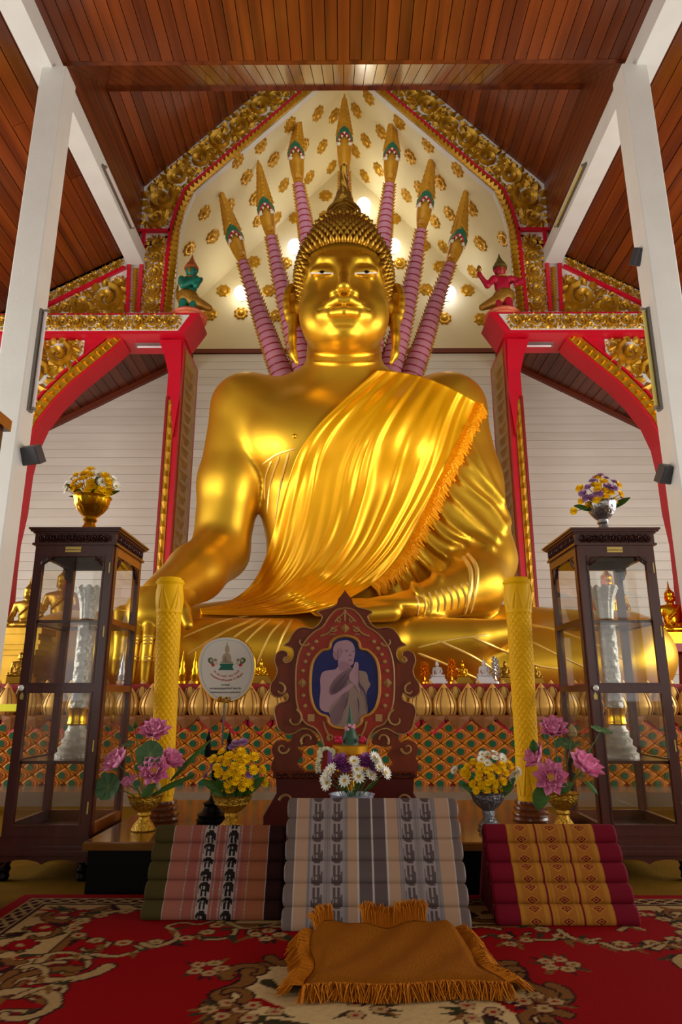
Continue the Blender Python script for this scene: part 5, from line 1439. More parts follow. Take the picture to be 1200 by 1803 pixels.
MB().prism(XZ(z6([(80, 1355), (1096, 1355), (1096, 1402), (80, 1402)]), YFm-.05), YFm-.05, YFm+.05, bevel=.004).build('base_rail', frame_w, pf, smooth=False)
zlow = XZ(z6([(0, 1402)]), YFm-.05)[0][1]; xa = XZ(z6([(100, 1402), (1076, 1402), (10, 1600), (1166, 1600)]), YFm-.05)
MB().prism([(xa[0][0], zlow), (xa[1][0], zlow), (xa[1][0]-.005, zlow-.07), (xa[3][0], TZ+.05), (xa[3][0], TZ), (xa[2][0], TZ), (xa[2][0], TZ+.05), (xa[0][0]+.005, zlow-.07)], YFm-.04, YFm+.05, bevel=.004).build('foot_board', mat('dark frame foot', (84, 20, 8), .4, spec=.25), pf, smooth=False)
ph = smooth_line([(588, 203), (530, 215), (480, 262), (435, 330), (370, 372), (312, 432), (265, 520), (243, 650), (245, 840), (272, 950), (312, 1015), (380, 1050), (425, 1120), (440, 1190)], 4)
MB().prism(sym(ph, YFm-.038), YFm-.038, YFm-.03, bevel=.003).build('inner_panel', panel_w, pf, smooth=False)
ln3 = [(x, YFm-.04, z) for x, z in sym(ph, YFm-.038)]
MB().tube(ln3, .0048, 6).build('panel_line', inlay, pf)
po = smooth_line([(588, 398), (530, 410), (492, 440), (476, 487), (425, 502), (372, 560), (348, 650), (345, 800), (368, 895), (410, 948), (462, 970), (474, 1010), (515, 1040), (588, 1050)], 5)
YPc = YFm-.042
pc = MB().prism(sym(po, YPc), YPc, YPc+.006).build('picture', mat('blue photo ground', (30, 34, 92), .35, var=.5, vscale=9, col2=(48, 52, 110), spec=.2), pf, smooth=False)
lp = [(x, YPc-.003, z) for x, z in sym(po, YPc)]; MB().tube(lp+[lp[0]], .0085, 8).build('picture_edge', pic_edge, pf)
z8 = lambda L: XZ([(540+x/8.571, 1110+y/8.571) for x, y in L], YPc)
PK = [0]
def pr(L, c, k, sm=3, nm='print'):
    pts = z8(smooth_line(L, sm, True) if sm else L); PK[0] += 1; k = PK[0]; MB().prism(pts, YPc-.0005*k, YPc-.0005*k+.0004).build(nm, mat('print %d %d %d' % c, c, .5, spec=.2), pc, smooth=False)
skin = (176, 138, 150); skin2 = (158, 118, 134); robe = (128, 100, 106); robe2 = (150, 126, 116); robed = (96, 70, 88)
pr([(345, 1290), (330, 1240), (260, 1225), (200, 1180), (190, 1060), (205, 900), (200, 740), (230, 640), (300, 605), (420, 590), (470, 540), (480, 470), (640, 480), (660, 540), (700, 600), (800, 605), (900, 640), (930, 760), (960, 820), (900, 940), (915, 1150), (905, 1260), (830, 1310), (815, 1400), (720, 1445), (430, 1445), (350, 1380)], robe2, 1)
pr([(345, 860), (420, 740), (520, 640), (640, 580), (690, 560), (640, 700), (610, 800), (600, 930), (560, 1180), (520, 1300), (440, 1430), (360, 1380), (345, 1290), (400, 1160), (520, 1000), (360, 970)], robe, 2)
pr([(200, 740), (230, 640), (300, 605), (420, 590), (470, 540), (480, 450), (640, 470), (600, 580), (500, 650), (400, 750), (345, 860), (355, 980), (470, 930), (600, 840), (700, 780), (730, 800), (640, 890), (480, 1010), (350, 1150), (330, 1225), (260, 1225), (200, 1170), (190, 1060), (205, 900)], skin, 3)
pr([(405, 330), (400, 260), (440, 190), (520, 155), (620, 150), (695, 200), (722, 280), (725, 360), (710, 430), (700, 500), (650, 530), (580, 525), (500, 480), (460, 440)], skin, 4)
pr([(392, 340), (412, 322), (450, 360), (468, 420), (450, 450), (415, 430), (395, 390)], skin2, 5)
pr([(500, 480), (560, 470), (640, 500), (660, 540), (600, 590), (500, 600)], skin2, 4)
pr([(700, 800), (640, 740), (650, 640), (700, 560), (720, 490), (745, 478), (772, 490), (778, 560), (770, 660), (780, 760), (800, 880), (790, 960), (760, 880)], skin, 6)
pr([(742, 500), (750, 500), (752, 640), (738, 700)], skin2, 7, 0)
pr([(470, 300), (520, 260), (540, 330), (500, 400), (480, 440)], skin2, 6)
for q in ((600, 305, 22, 10), (704, 318, 14, 9), (650, 375, 20, 9), (655, 448, 34, 7)):
    pr([(q[0]+q[2]*cos(a), q[1]+q[3]*sin(a)) for a in np.linspace(0, 2*pi, 9)[:-1]], (110, 76, 96), 7, 0)
pr([(790, 610), (780, 700), (800, 800), (870, 900), (910, 1060), (900, 1250), (885, 1050), (850, 920), (780, 830)], robed, 5)
for L in ([(380, 900), (500, 740), (600, 640), (520, 760), (400, 930)], [(420, 940), (540, 800), (620, 680), (560, 830), (440, 950)], [(560, 1180), (610, 960), (630, 930), (600, 1120), (540, 1220)], [(470, 1430), (540, 1260), (560, 1200), (520, 1330)], [(760, 1000), (790, 1100), (780, 1280), (770, 1120)]): pr(L, robed, 5)
# inlaid studs, diamonds and leaf sprays
st = []
for x, y in ((385, 440), (357, 487), (330, 530), (310, 580), (292, 645), (296, 818), (308, 892)): st += [(x, y, 15), (2*cxm-x, y, 15)]
for x, y, r in st:
    p = PY(460+x/4, 1020+y/4, YFm-.04); MB().lathe([(.0115, 0), (.0115, .003), (.008, .007), (0, .009)], 10).tf(Matrix.Translation(p) @ Matrix.Rotation(pi/2, 4, 'X')).build('stud', inlay, pf)
for x, y in ((288, 730), (2*cxm-288, 730), (588, 345)):
    p = PY(460+x/4, 1020+y/4, YFm-.04); r = .026; MB().add([(p.x-r, p.y, p.z), (p.x, p.y, p.z-r), (p.x+r, p.y, p.z), (p.x, p.y, p.z+r), (p.x, p.y-.01, p.z)], [(0, 1, 4), (1, 2, 4), (2, 3, 4), (3, 0, 4)]).build('diamond_inlay', inlay, pf, smooth=False)
for x, y in ((350, 975), (2*cxm-350, 975)):
    p = PY(460+x/4, 1020+y/4, YFm-.04); r = .018; MB().box(p.x-r, p.x+r, p.y-.006, p.y, p.z-r, p.z+r).build('square_inlay', inlay, pf, smooth=False)
def inl(L, r0=.005, r1=.003, nm='leaf_inlay'):
    P = [(p.x, p.y, p.z) for p in (PY(460+x/4, 1020+y/4, YFm-.041) for x, y in smooth_line(L, 6))]; k = len(P)
    MB().tube(P, [r0+(r1-r0)*i/(k-1) for i in range(k)], 5).build(nm, inlay, pf)
def spiral(cx, cy, r, a0, turns, n=22): return [(cx+r*(1-.75*i/n)*cos(a0+turns*2*pi*i/n), cy+r*(1-.75*i/n)*sin(a0+turns*2*pi*i/n)) for i in range(n+1)]
for m_ in (0, 1):
    f_ = (lambda L: L) if not m_ else (lambda L: [(2*cxm-x, y) for x, y in L])
    inl(f_([(415, 400), (460, 385), (500, 350), (535, 330)]), .007, .004); inl(f_(spiral(505, 350, 22, 0, 1.2)), .005, .003); inl(f_([(480, 395), (500, 385), (520, 395)]), .004, .003)
    inl(f_([(515, 300), (540, 270), (565, 250), (588, 225)]), .006, .004); inl(f_(spiral(548, 285, 18, 1, 1.2)), .005, .003)
    inl(f_([(437, 1000), (450, 1050), (470, 1100), (480, 1140)]), .007, .004); inl(f_(spiral(485, 1115, 24, 2, 1.3)), .006, .003)
    for c in ((290, 430, 50, .4, .5), (225, 985, 70, 5.0, .75), (170, 560, 20, 0, 1.0), (130, 780, 50, 4.6, .7), (150, 1190, 45, 0, .9), (330, 1130, 55, 2.5, .6), (185, 1560, 60, 3.2, .5)):
        inl(f_(spiral(*c)), .008, .004, 'volute')
    inl(f_(half[8:]), .0035, .0035, 'edge_line')
inl([(588, 215), (588, 260), (588, 295)], .008, .004)
fz = scrolls(XZ(z6([(95, 1363), (430, 1363), (430, 1394), (95, 1394)]), YFm-.05), .014, .006, lambda u, v, dd: (u, YFm-.051-dd*1.2, v), 2, .5, .8).join(scrolls(XZ(z6([(746, 1363), (1081, 1363), (1081, 1394), (746, 1394)]), YFm-.05), .014, .006, lambda u, v, dd: (u, YFm-.051-dd*1.2, v), 3, .5, .8))
tag(fz.build('rail_carving', dark_wood2, pf, smooth=False), None, None, None, 'stuff')
# ================================================================== flower bowls
def bowl(name, label, x, y, z, r, h, m, style, group='flower bowls'):
    t = thing(name, label, 'bowl', (x, y, z), group=group)
    if style == 'tall': prof = [(.62, 0), (.66, .03), (.58, .08), (.6, .16), (.42, .26), (.3, .34), (.36, .44), (.32, .52)]
    else: prof = [(.62, 0), (.68, .03), (.62, .10), (.5, .2), (.34, .30), (.28, .38), (.38, .44), (.34, .52)]
    MB().lathe([(a*r, b*h) for a, b in prof], 32).build('foot', m, t, local=True)
    G = []; na = 64
    for j in range(15):
        u = j/14; row = []
        for i in range(na+1):
            a = 2*pi*i/na; rr = r*(.30+.56*(1-(1-u)**2.4)+.14*u**3); pet = abs(sin(a*8))*.05*sin(pi*u)+(.02*sin(a*24+u*20)*sin(pi*u) if style != 'tall' else 0)
            if j == 14: pet = .04
            row.append(((rr+pet*r)*cos(a), (rr+pet*r)*sin(a), h*(.50+.5*u)))
        G.append(row)
    for f_, dz in ((.94, 0), (.85, -.25), (.3, -.42)): G.append([(r*f_*cos(2*pi*i/na), r*f_*sin(2*pi*i/na), h*(1+dz)) for i in range(na+1)])
    b = MB().grid(G); b.f = [tuple(reversed(f)) for f in b.f]; b.build('bowl', m, t, local=True, angle=50)
    return t
gold_filig = mat('filigree gold', (226, 176, 60), .3, .9, var=.8, vscale=70, col2=(110, 70, 14), bump=.6, bscale=110)
silver_dk = mat('dark hammered silver', (150, 152, 158), .3, .9, var=.7, vscale=50, col2=(70, 72, 80), bump=.6, bscale=90)
porcelain = mat('blue white porcelain', (190, 196, 206), .25, var=.7, vscale=40, col2=(50, 62, 120))
leaf_m = mat('flower leaf', (62, 100, 30), .5, var=.5, vscale=12, col2=(34, 62, 16), spec=.25); stem_m = mat('flower stem', (74, 104, 44), .5)
fy = mat('yellow petal', (255, 214, 12), .6, var=.35, vscale=30, col2=(240, 176, 0), spec=.15); fw_ = mat('white petal', (244, 242, 230), .6, spec=.2); fp = mat('purple petal', (150, 70, 150), .5, var=.4, vscale=30, col2=(104, 30, 100)); fl_ = mat('lilac petal', (176, 128, 176), .5, var=.4, vscale=30, col2=(140, 90, 150)); fc = mat('flower centre', (196, 160, 30), .6)
lot = mat('pink lotus petal', (238, 134, 186), .5, var=.6, vscale=16, col2=(250, 206, 226), spec=.2); lot_c = mat('lotus seed pod', (214, 180, 60), .6); pad_m = mat('lotus pad', (70, 108, 62), .5, var=.4, vscale=10, col2=(44, 78, 44)); bud_m = mat('lotus bud', (168, 170, 96), .5, var=.6, vscale=10, col2=(200, 130, 140))
def blossom(rings, m, mc, cr=.25):
    mb = MB()
    for n, r0, r1, el, w in rings:
        for k in range(n):
            a = 2*pi*(k+.5*(r1 > .8))/n+.13*n; d = Vector((cos(a)*cos(el), sin(a)*cos(el), sin(el))); s = Vector((-sin(a), cos(a), 0)); up = d.cross(s)*-1
            b = d*r0; t = d*r1; m_ = b.lerp(t, .6)
            mb.add([b-s*w*.4, b+s*w*.4, m_+s*w-up*.05, t-up*.1, m_-s*w-up*.05, m_+up*-.02], [(0, 1, 5), (1, 2, 5), (2, 3, 5), (3, 4, 5), (4, 0, 5)])
    mb.ell((0, 0, .06), (cr, cr, cr*.6), 8, 5, 1)
    return mb.mesh('blossom', [m, mc], smooth=False)
BM = {'y': blossom([(12, .1, 1, .12, .22), (11, .1, .85, .5, .2), (9, .1, .65, .95, .17)], fy, fc, .2), 'w': blossom([(13, .15, 1, .08, .15), (12, .15, .85, .35, .14)], fw_, fc, .26), 'p': blossom([(12, .1, 1, .1, .2), (11, .1, .85, .45, .19), (8, .1, .6, .9, .15)], fp, fc, .16), 'l': blossom([(14, .1, 1, .15, .18), (12, .1, .85, .55, .17), (9, .1, .6, .95, .14)], fl_, fl_, .2)}
FN = {'y': ('yellow_chrysanthemum', 'yellow chrysanthemum'), 'w': ('white_daisy', 'white daisy'), 'p': ('purple_daisy', 'purple daisy'), 'l': ('lilac_chrysanthemum', 'lilac chrysanthemum')}
def leaf_mesh(l, w):
    G = []
    for i in range(7):
        u = i/6; ww = w*sin(pi*min(1, u*.9+.08))**.8; G.append([(-ww, u*l, -.12*u*u*l), (0, u*l, .04*l-.12*u*u*l-.0), (ww, u*l, -.12*u*u*l)])
    return MB().grid(G).mesh('leaf', leaf_m, angle=None)
LM = leaf_mesh(1, .17)
rsf = random.Random(21)
ORD = ['']; ORDS = 'first second third fourth fifth sixth seventh eighth ninth tenth eleventh twelfth thirteenth fourteenth fifteenth sixteenth seventeenth eighteenth nineteenth twentieth twenty-first twenty-second twenty-third twenty-fourth twenty-fifth twenty-sixth twenty-seventh twenty-eighth twenty-ninth thirtieth thirty-first thirty-second thirty-third thirty-fourth thirty-fifth'.split()
def flower(kind, p, root, size, where, tilt=None):
    n, l = FN[kind]; t = thing(n, '%s in the %s' % (ORD[0], where), 'flower', tuple(root), group='%s flowers in the %s' % (l, where))
    P = Vector(p); d = (P-Vector(root)); d.z *= .6; d.y -= abs(d.length)*rsf.uniform(.25, .9); d.normalize()
    o = put('blossom', BM[kind], t, local=True); o.location = P-Vector(root); o.rotation_euler = d.to_track_quat('Z', 'Y').to_euler(); o.scale = (size,)*3
    mid = (P-Vector(root))*.5+Vector((0, 0, .02)); MB().tube([(0, 0, 0), tuple(mid), tuple(P-Vector(root))], .0022, 4).build('stem', stem_m, t, local=True)
    return t
def leaf(t, base, tip, wmul=1.0, m=None):
    B = Vector(base); v = Vector(tip)-B; o = put('leaf', LM, t, local=True); o.location = B-t.location; l = v.length; yv = v.normalized(); zv = Vector((.25*rsf.uniform(-1, 1), -1, .45)); zv = (zv-yv*zv.dot(yv)).normalized(); xv = yv.cross(zv)
    o.rotation_euler = Matrix((xv, yv, zv)).transposed().to_euler(); o.scale = (l*wmul, l, l)
def bouquet(root, Y, spots, where, leaves, size):
    fl = []; spots = sorted(spots, key=lambda q: q[1]); cnt = {}
    for kind, px, py, dy in spots:
        cnt[kind] = cnt.get(kind, 0)+1; ORD[0] = ORDS[cnt[kind]-1]+' '+FN[kind][1]+' from the left'
        fl.append(flower(kind, PY(px, py, Y+dy), root+Vector((rsf.uniform(-.03, .03), rsf.uniform(-.03, .03), 0)), size*rsf.uniform(.85, 1.15), where))
    for k, (ax, ay, bx, by, w) in enumerate(leaves): leaf(fl[k % len(fl)], PY(ax, ay, Y), PY(bx, by, Y-.05), w)
def dome(cx, cy, rx, ry, n, kinds, seed):
    r = random.Random(seed); out = []
    pts = []
    for _ in range(3000):
        x, y = r.uniform(-1, 1), r.uniform(-1, 1)
        if x*x+y*y < 1 and all((x-a)**2+(y-b)**2 > (1.5/sqrt(n))**2*.75 for a, b in pts): pts.append((x, y))
        if len(pts) >= n: break
    for x, y in pts: out.append((kinds(x, y, r), cx+rx*x, cy+ry*y, -.07*sqrt(max(0, 1-x*x-y*y))+r.uniform(-.01, .01)))
    return out
# on the left cabinet
zc = 1.749; x = PY(160, 900, 3.87).x
bowl('flower_bowl', 'gold footed bowl of yellow flowers on the left cabinet', x, 3.87, zc, .108, .25, gold_bright, 'lotus')
bouquet(Vector((x, 3.87, zc+.18)), 3.87, dome(160, 852, 46, 26, 28, lambda a, b, r: 'w' if a > .25 and r.random() < .6 or a < -.7 else 'y', 1), 'gold bowl on the left cabinet', [(150, 875, 118, 850, .9), (170, 875, 172, 835, 1.3), (180, 875, 208, 862, .9), (165, 878, 158, 845, 1), (150, 875, 122, 872, .8)], .034)
x = PY(1059, 900, 3.89).x
bowl('flower_bowl', 'silver footed bowl of mixed flowers on the right cabinet', x, 3.89, zc, .088, .22, silver, 'lotus')
bouquet(Vector((x, 3.89, zc+.16)), 3.89, dome(1056, 868, 38, 28, 28, lambda a, b, r: 'l' if r.random() < .3 else 'y', 2)+[('l', 1056, 838, -.02), ('l', 1048, 842, 0), ('l', 1066, 843, 0), ('y', 1046, 855, -.03), ('y', 1068, 856, -.03), ('l', 1024, 868, 0), ('l', 1092, 876, 0), ('y', 1010, 900, -.05)], 'silver bowl on the right cabinet', [(1040, 898, 1012, 888, 1.1), (1050, 895, 1040, 870, 1.3), (1075, 895, 1108, 874, 1.0), (1060, 897, 1076, 876, 1.2)], .031)
# yellow flowers on the altar, left
p = PZ(406, 1452, TZ); ya = 3.64
bowl('flower_bowl', 'gold footed bowl of yellow chrysanthemums beside the round fan', PY(408, 1420, ya).x, ya, TZ, .10, .17, gold_filig, 'tall')
bouquet(Vector((PY(408, 1420, ya).x, ya, TZ+.13)), ya, dome(412, 1358, 50, 38, 28, lambda a, b, r: 'l' if r.random() < .1 else 'y', 3)+[('l', 415, 1310, 0), ('l', 428, 1308, .01), ('l', 408, 1316, -.01), ('l', 376, 1352, 0), ('y', 465, 1378, 0)], 'gold bowl beside the round fan', [(400, 1400, 356, 1372, .9), (390, 1403, 382, 1372, 1.4), (410, 1405, 432, 1380, 1.4), (425, 1402, 462, 1368, 1.0), (400, 1403, 372, 1392, 1.1)], .029)
# centre daisies
yb_ = 3.46
bowl('flower_bowl', 'blue and white bowl of daisies in front of the portrait', PY(619, 1400, yb_).x, yb_, TZ, .106, .195, porcelain, 'tall')
S5 = lambda L, k, d: [(k, 540+x/7.5, 1270+y/7.5, d) for x, y in L]
bouquet(Vector((PY(619, 1400, yb_).x, yb_, TZ+.15)), yb_, S5([(235, 750), (270, 820), (320, 640), (500, 785), (625, 530), (660, 640), (680, 730), (840, 710), (930, 510), (950, 600), (1035, 680), (890, 480), (285, 680)], 'w', -.04)+S5([(380, 550), (450, 500), (515, 625), (400, 590), (780, 500), (830, 560), (740, 550), (860, 600), (480, 560)], 'p', -.02), 'blue and white bowl', [(610, 1395, 595, 1375, .6), (625, 1395, 640, 1368, .6), (640, 1395, 665, 1372, .5)], .036)
# right mixed bowl
yc_ = 3.68
bowl('flower_bowl', 'dark silver footed bowl of yellow and white flowers by the right candle', PY(859, 1420, yc_).x, yc_, TZ, .088, .18, silver_dk, 'tall')
bouquet(Vector((PY(859, 1420, yc_).x, yc_, TZ+.14)), yc_, dome(860, 1362, 46, 36, 30, lambda a, b, r: 'w' if (b < -.45 and a > -.4) or a > .8 else 'y', 5)+[('w', 870, 1326, 0), ('w', 884, 1332, 0), ('w', 858, 1328, 0), ('w', 912, 1358, -.02), ('w', 800, 1356, 0), ('y', 822, 1362, -.02), ('y', 838, 1392, -.08)], 'dark silver bowl', [(850, 1400, 815, 1380, 1.1), (840, 1402, 828, 1372, 1), (870, 1402, 902, 1385, 1.2), (880, 1402, 905, 1370, 1)], .026)
# lotus bowls
def lotus_petal():
    G = []
    for i in range(9):
        u = i/8; w = .30*float(np.interp(u, [0, .25, .5, .75, .9, 1], [.45, .85, 1, .75, .35, .02]))
        G.append([(-w, .16*sin(pi*u*.9), u), (-w*.55, .03, u), (0, -.10*sin(pi*u), u), (w*.55, .03, u), (w, .16*sin(pi*u*.9), u)])
    return MB().grid(G).mesh('petal', lot, angle=None)
LP = lotus_petal()
pod_me = MB().lathe([(0, -.0), (.2, .02), (.3, .2), (.0, .22)], 10).mesh('seed_pod', lot_c)
def lotus(px, py, Y, root, size, open_, label, grp, face=(0, -.8, .5)):
    c = PY(px, py, Y); R0 = Vector(root); t = thing('lotus_flower', label, 'flower', root, group=grp); d = Vector(face).normalized(); q = d.to_track_quat('Z', 'Y').to_matrix().to_4x4()
    M = Matrix.Translation(c-R0) @ q @ Matrix.Scale(size, 4)
    for n, el, l, off in ((9, radians(14+40*(1-open_)), 1.08, 0), (9, radians(40+28*(1-open_)), 1.0, .35), (7, radians(64+15*(1-open_)), .85, .1)):
        for k in range(n):
            a = 2*pi*k/n+off; o = put('petal', LP, t, local=True); jit = rsf.uniform(-.12, .12)
            mm = M @ Matrix.Rotation(a, 4, 'Z') @ Matrix.Translation((0, .12, 0)) @ Matrix.Rotation(-(pi/2-el-jit), 4, 'X') @ Matrix.Rotation(pi, 4, 'Z') @ Matrix.Scale(l, 4); o.matrix_basis = mm
    o = put('seed_pod', pod_me, t, local=True); o.matrix_basis = M
    MB().tube([(0, 0, 0), tuple((c-R0)*.5+Vector((0, 0, .015))), tuple(c-R0)], .0032, 5).build('stem', stem_m, t, local=True)
def pad(px, py, Y, root, r, nrm, label, grp):
    c = PY(px, py, Y); R0 = Vector(root); t = thing('lotus_leaf', label, 'leaf', root, group=grp); n = 26; vs = [(0, 0, .0)]; fs = []
    for ring in (.5, 1):
        for i in range(n):
            a = 2*pi*i/n; vs.append((ring*cos(a)*(1+.05*sin(5*a)), ring*sin(a), .12*ring*ring+.05*ring*sin(7*a)))
    for i in range(n): fs.append((0, 1+i, 1+(i+1) % n)); fs.append((1+i, 1+n+i, 1+n+(i+1) % n, 1+(i+1) % n))
    m = MB().add(vs, fs)
    for i in range(0, n, 2): a = 2*pi*i/n; m.tube([(0, 0, .015), (.5*cos(a), .5*sin(a), .05), (.95*cos(a), .95*sin(a), .14)], [.022, .016, .008], 3, 1)
    m.tf(Matrix.Translation(c-R0) @ Vector(nrm).normalized().to_track_quat('Z', 'Y').to_matrix().to_4x4() @ Matrix.Scale(r, 4)); m.build('pad', [pad_m, mat('pad vein', (120, 146, 90), .5)], t, local=True)
    MB().tube([(0, 0, 0), tuple((c-R0)*.5+Vector((0, 0, .01))), tuple(c-R0)], .003, 5).build('stem', stem_m, t, local=True)
def lbud(px, py, Y, root, r, m, label, grp):
    c = PY(px, py, Y); R0 = Vector(root); t = thing('lotus_bud', label, 'flower', root, group=grp)
    MB().lathe([(.1*r, -.1*r), (.8*r, .4*r), (r, 1.1*r), (.7*r, 1.9*r), (.1*r, 2.6*r)], 12, tuple(c-R0-Vector((0, 0, 1.2*r)))).build('bud', m, t, local=True)
    MB().tube([(0, 0, 0), tuple((c-R0)*.5), tuple(c-R0-Vector((0, 0, 1.2*r)))], .003, 5).build('stem', stem_m, t, local=True)
pl = PZ(252, 1462, TZ); yl = pl.y
bowl('flower_bowl', 'gold filigree bowl of pink lotuses at the left end of the altar', pl.x, yl, TZ, .088, .165, gold_filig, 'lotus')
rl_ = (pl.x, yl, TZ+.13); gL = 'lotus arrangement at the left of the altar'
lotus(272, 1292, yl+.03, rl_, .078, .75, 'topmost pink lotus at the left, against the yellow candle', gL, (.1, -.6, .8))
lotus(209, 1346, yl, rl_, .078, .5, 'pink lotus leaning left beside the left cabinet', gL, (-.6, -.5, .6))
lotus(298, 1342, yl+.04, rl_, .068, .6, 'pink lotus right of the left bowl, before the candle foot', gL, (.6, -.4, .6))
lotus(272, 1360, yl-.05, rl_, .076, .8, 'open pink lotus lowest over the left gold bowl', gL, (.1, -.8, .5))
lotus(229, 1383, yl, rl_, .05, .2, 'half-hidden pink lotus low at the left bowl rim', gL, (-.3, -.4, .8))
pad(263, 1328, yl-.04, rl_, .068, (.0, -.85, .45), 'round green lotus leaf among the left lotuses', gL)
pad(190, 1385, yl-.02, rl_, .066, (-.2, -.9, .3), 'round green lotus leaf hanging left beside the cabinet', gL)
pad(226, 1311, yl+.02, rl_, .035, (-.2, -.3, .9), 'small folded lotus leaf behind the left lotuses', gL)
lbud(238, 1277, yl+.02, rl_, .012, leaf_m, 'thin green seed head standing above the left lotuses', gL)
lbud(278, 1385, yl-.06, rl_, .016, bud_m, 'small lotus bud drooping at the left bowl', gL)
lf = thing('lotus_leaf', 'long dark leaf pointing right from the left lotus bowl', 'leaf', rl_, group=gL); leaf(lf, PY(268, 1400, yl-.04), PY(340, 1362, yl-.05), .4); leaf(lf, PY(248, 1405, yl-.07), PY(272, 1380, yl-.1), 1.4); leaf(lf, PY(300, 1375, yl+.1), PY(368, 1300, yl+.15), .3)
yr = 3.72; xr_ = PY(990, 1420, yr).x
bowl('flower_bowl', 'gold filigree bowl of pink lotuses at the right end of the altar', xr_, yr, TZ, .085, .17, gold_filig, 'lotus')
rr_ = (xr_, yr, TZ+.135); gR = 'lotus arrangement at the right of the altar'
lotus(974, 1290, yr+.03, rr_, .08, .5, 'uppermost pink lotus on the right, beside a pale bud', gR, (-.1, -.7, .7))
lotus(948, 1336, yr+.02, rr_, .07, .5, 'pink lotus turned left against the right candle', gR, (-.8, -.3, .5))
lotus(968, 1370, yr-.06, rr_, .08, .95, 'wide open pink lotus showing its yellow heart', gR, (-.1, -.95, .3))
lotus(1026, 1355, 3.54, rr_, .088, .6, 'large pink lotus leaning right over the right gold bowl', gR, (.4, -.5, .75))
pad(1058, 1287, 3.55, rr_, .052, (.2, -.3, .9), 'green lotus leaf high in front of the right cabinet', gR)
pad(995, 1310, yr+.04, rr_, .05, (.1, -.5, .8), 'dark lotus leaf behind the right lotuses', gR)
lbud(1006, 1288, yr, rr_, .027, bud_m, 'pale closed lotus bud beside the uppermost right lotus', gR)
lbud(939, 1314, yr-.02, rr_, .024, leaf_m, 'green closed lotus bud by the right candle', gR)
lbud(953, 1272, yr+.03, rr_, .009, leaf_m, 'thin green seed head above the right lotuses', gR)
lf = thing('lotus_leaf', 'drooping dark green leaf over the right candle base', 'leaf', rr_, group=gR); leaf(lf, PY(958, 1382, yr-.06), PY(945, 1425, yr-.09), 1.9); leaf(lf, PY(1030, 1375, 3.55), PY(1053, 1398, 3.53), 1.0); leaf(lf, PY(985, 1395, yr-.1), PY(1008, 1378, yr-.12), 1.6)

# ================================================================== tiered offering behind the daisies
yo = 3.62; xo = PY(616, 1330, yo).x; of = thing('offering_tray', 'gold tiered offering with green cone and pink tip before the portrait', 'offering', (xo, yo, TZ))
gold_tr = mat('gold tray', (226, 164, 30), .35, .7, var=.4, vscale=20, col2=(180, 110, 10))
MB().lathe([(.07, 0), (.075, .01), (.03, .03), (.025, .24), (.05, .27), (.09, .285), (.095, .315), (.09, .32)], 28).build('lower_tray', gold_tr, of, local=True)
MB().lathe([(.03, .32), (.03, .345), (.075, .36), (.088, .365), (.09, .40), (.086, .405)], 28).build('upper_tray', gold_tr, of, local=True)
MB().lathe([(.044, .405), (.042, .43), (.03, .47), (.018, .50), (.008, .55), (.002, .60)], 20).build('leaf_cone', mat('folded banana leaf', (34, 84, 56), .5, var=.6, vscale=60, col2=(20, 50, 36)), of, local=True)
pk = MB(); rp = random.Random(2)
for k in range(14): a = rp.uniform(0, 6.28); pk.ell((.02*cos(a), .02*sin(a)-.004, .478+rp.uniform(-.008, .022)), .0085, 6, 5)
pk.build('pink_flowers', mat('pale pink bloom', (220, 150, 170), .5), of, local=True)
for sx in (-1, 1):
    rd = MB()
    for k in range(8): rd.ell((sx*.058+rp.uniform(-.014, .014), -.04+rp.uniform(-.01, .01), .42+rp.uniform(0, .022)), .010, 6, 5)
    rd.build('red_flowers', mat('magenta bloom', (196, 20, 70), .5), of, local=True)
gl = thing('flower_garland', 'white jasmine garland hanging at the left of the offering tray', 'garland', (xo-.13, yo-.06, TZ)); P = []
pts = smooth_line([(560, 1358), (561, 1338), (565, 1322), (575, 1318), (585, 1324), (587, 1340)], 7)
gm = MB()
for k, (a, b) in enumerate(pts):
    q = PY(a, b, yo-.06)
    for s in range(4): gm.ell((q.x+rp.uniform(-.01, .01), q.y+rp.uniform(-.01, .01), q.z+rp.uniform(-.006, .006)), (.007, .007, .006), 6, 4)
tag(gm.build('jasmine_buds', mat('jasmine white', (214, 214, 180), .6), gl), None, None, None, 'stuff')
q0 = PY(585, 1342, yo-.06); MB().tube([(q0.x-.015, q0.y, q0.z+.05), (q0.x-.012, q0.y, q0.z+.02), (q0.x-.018, q0.y, q0.z-.03)], [.01, .014, .01], 8).build('purple_tassel', fp, gl)

# ================================================================== round fan on a black stand
yf = 3.9; fb = PY(394, 1440, yf); fan = thing('ceremonial_fan', 'white oval ceremonial fan printed with a seated figure and two roosters', 'fan', (fb.x, yf, TZ))
zf = lambda L: XZ([(320+x/7.5, 1100+y/7.5) for x, y in L], yf)
egg = smooth_line([(590, 168), (430, 195), (310, 270), (245, 400), (220, 560), (240, 720), (300, 850), (400, 955), (500, 1005), (590, 1012), (700, 995), (810, 930), (890, 830), (940, 700), (960, 560), (945, 420), (880, 290), (760, 200)], 4, True)
fan_w = mat('fan cloth', (226, 222, 212), .6); MB().prism(zf(egg), yf-.006, yf+.006).build('fan_face', fan_w, fan, smooth=False)
e2_ = zf(egg); MB().tube([(x, yf, z) for x, z in e2_+[e2_[0]]], .006, 6).build('gilt_rim', gold_bright, fan)
ff = fan.children[0]
def fp_(L, c, k=1, sm=0, nm='print'): MB().prism(zf(smooth_line(L, sm, True) if sm else L), yf-.006-.0006*k, yf-.006-.0006*k+.0005).build(nm, mat('fan print %d %d %d' % c, c, .6), ff, smooth=False)
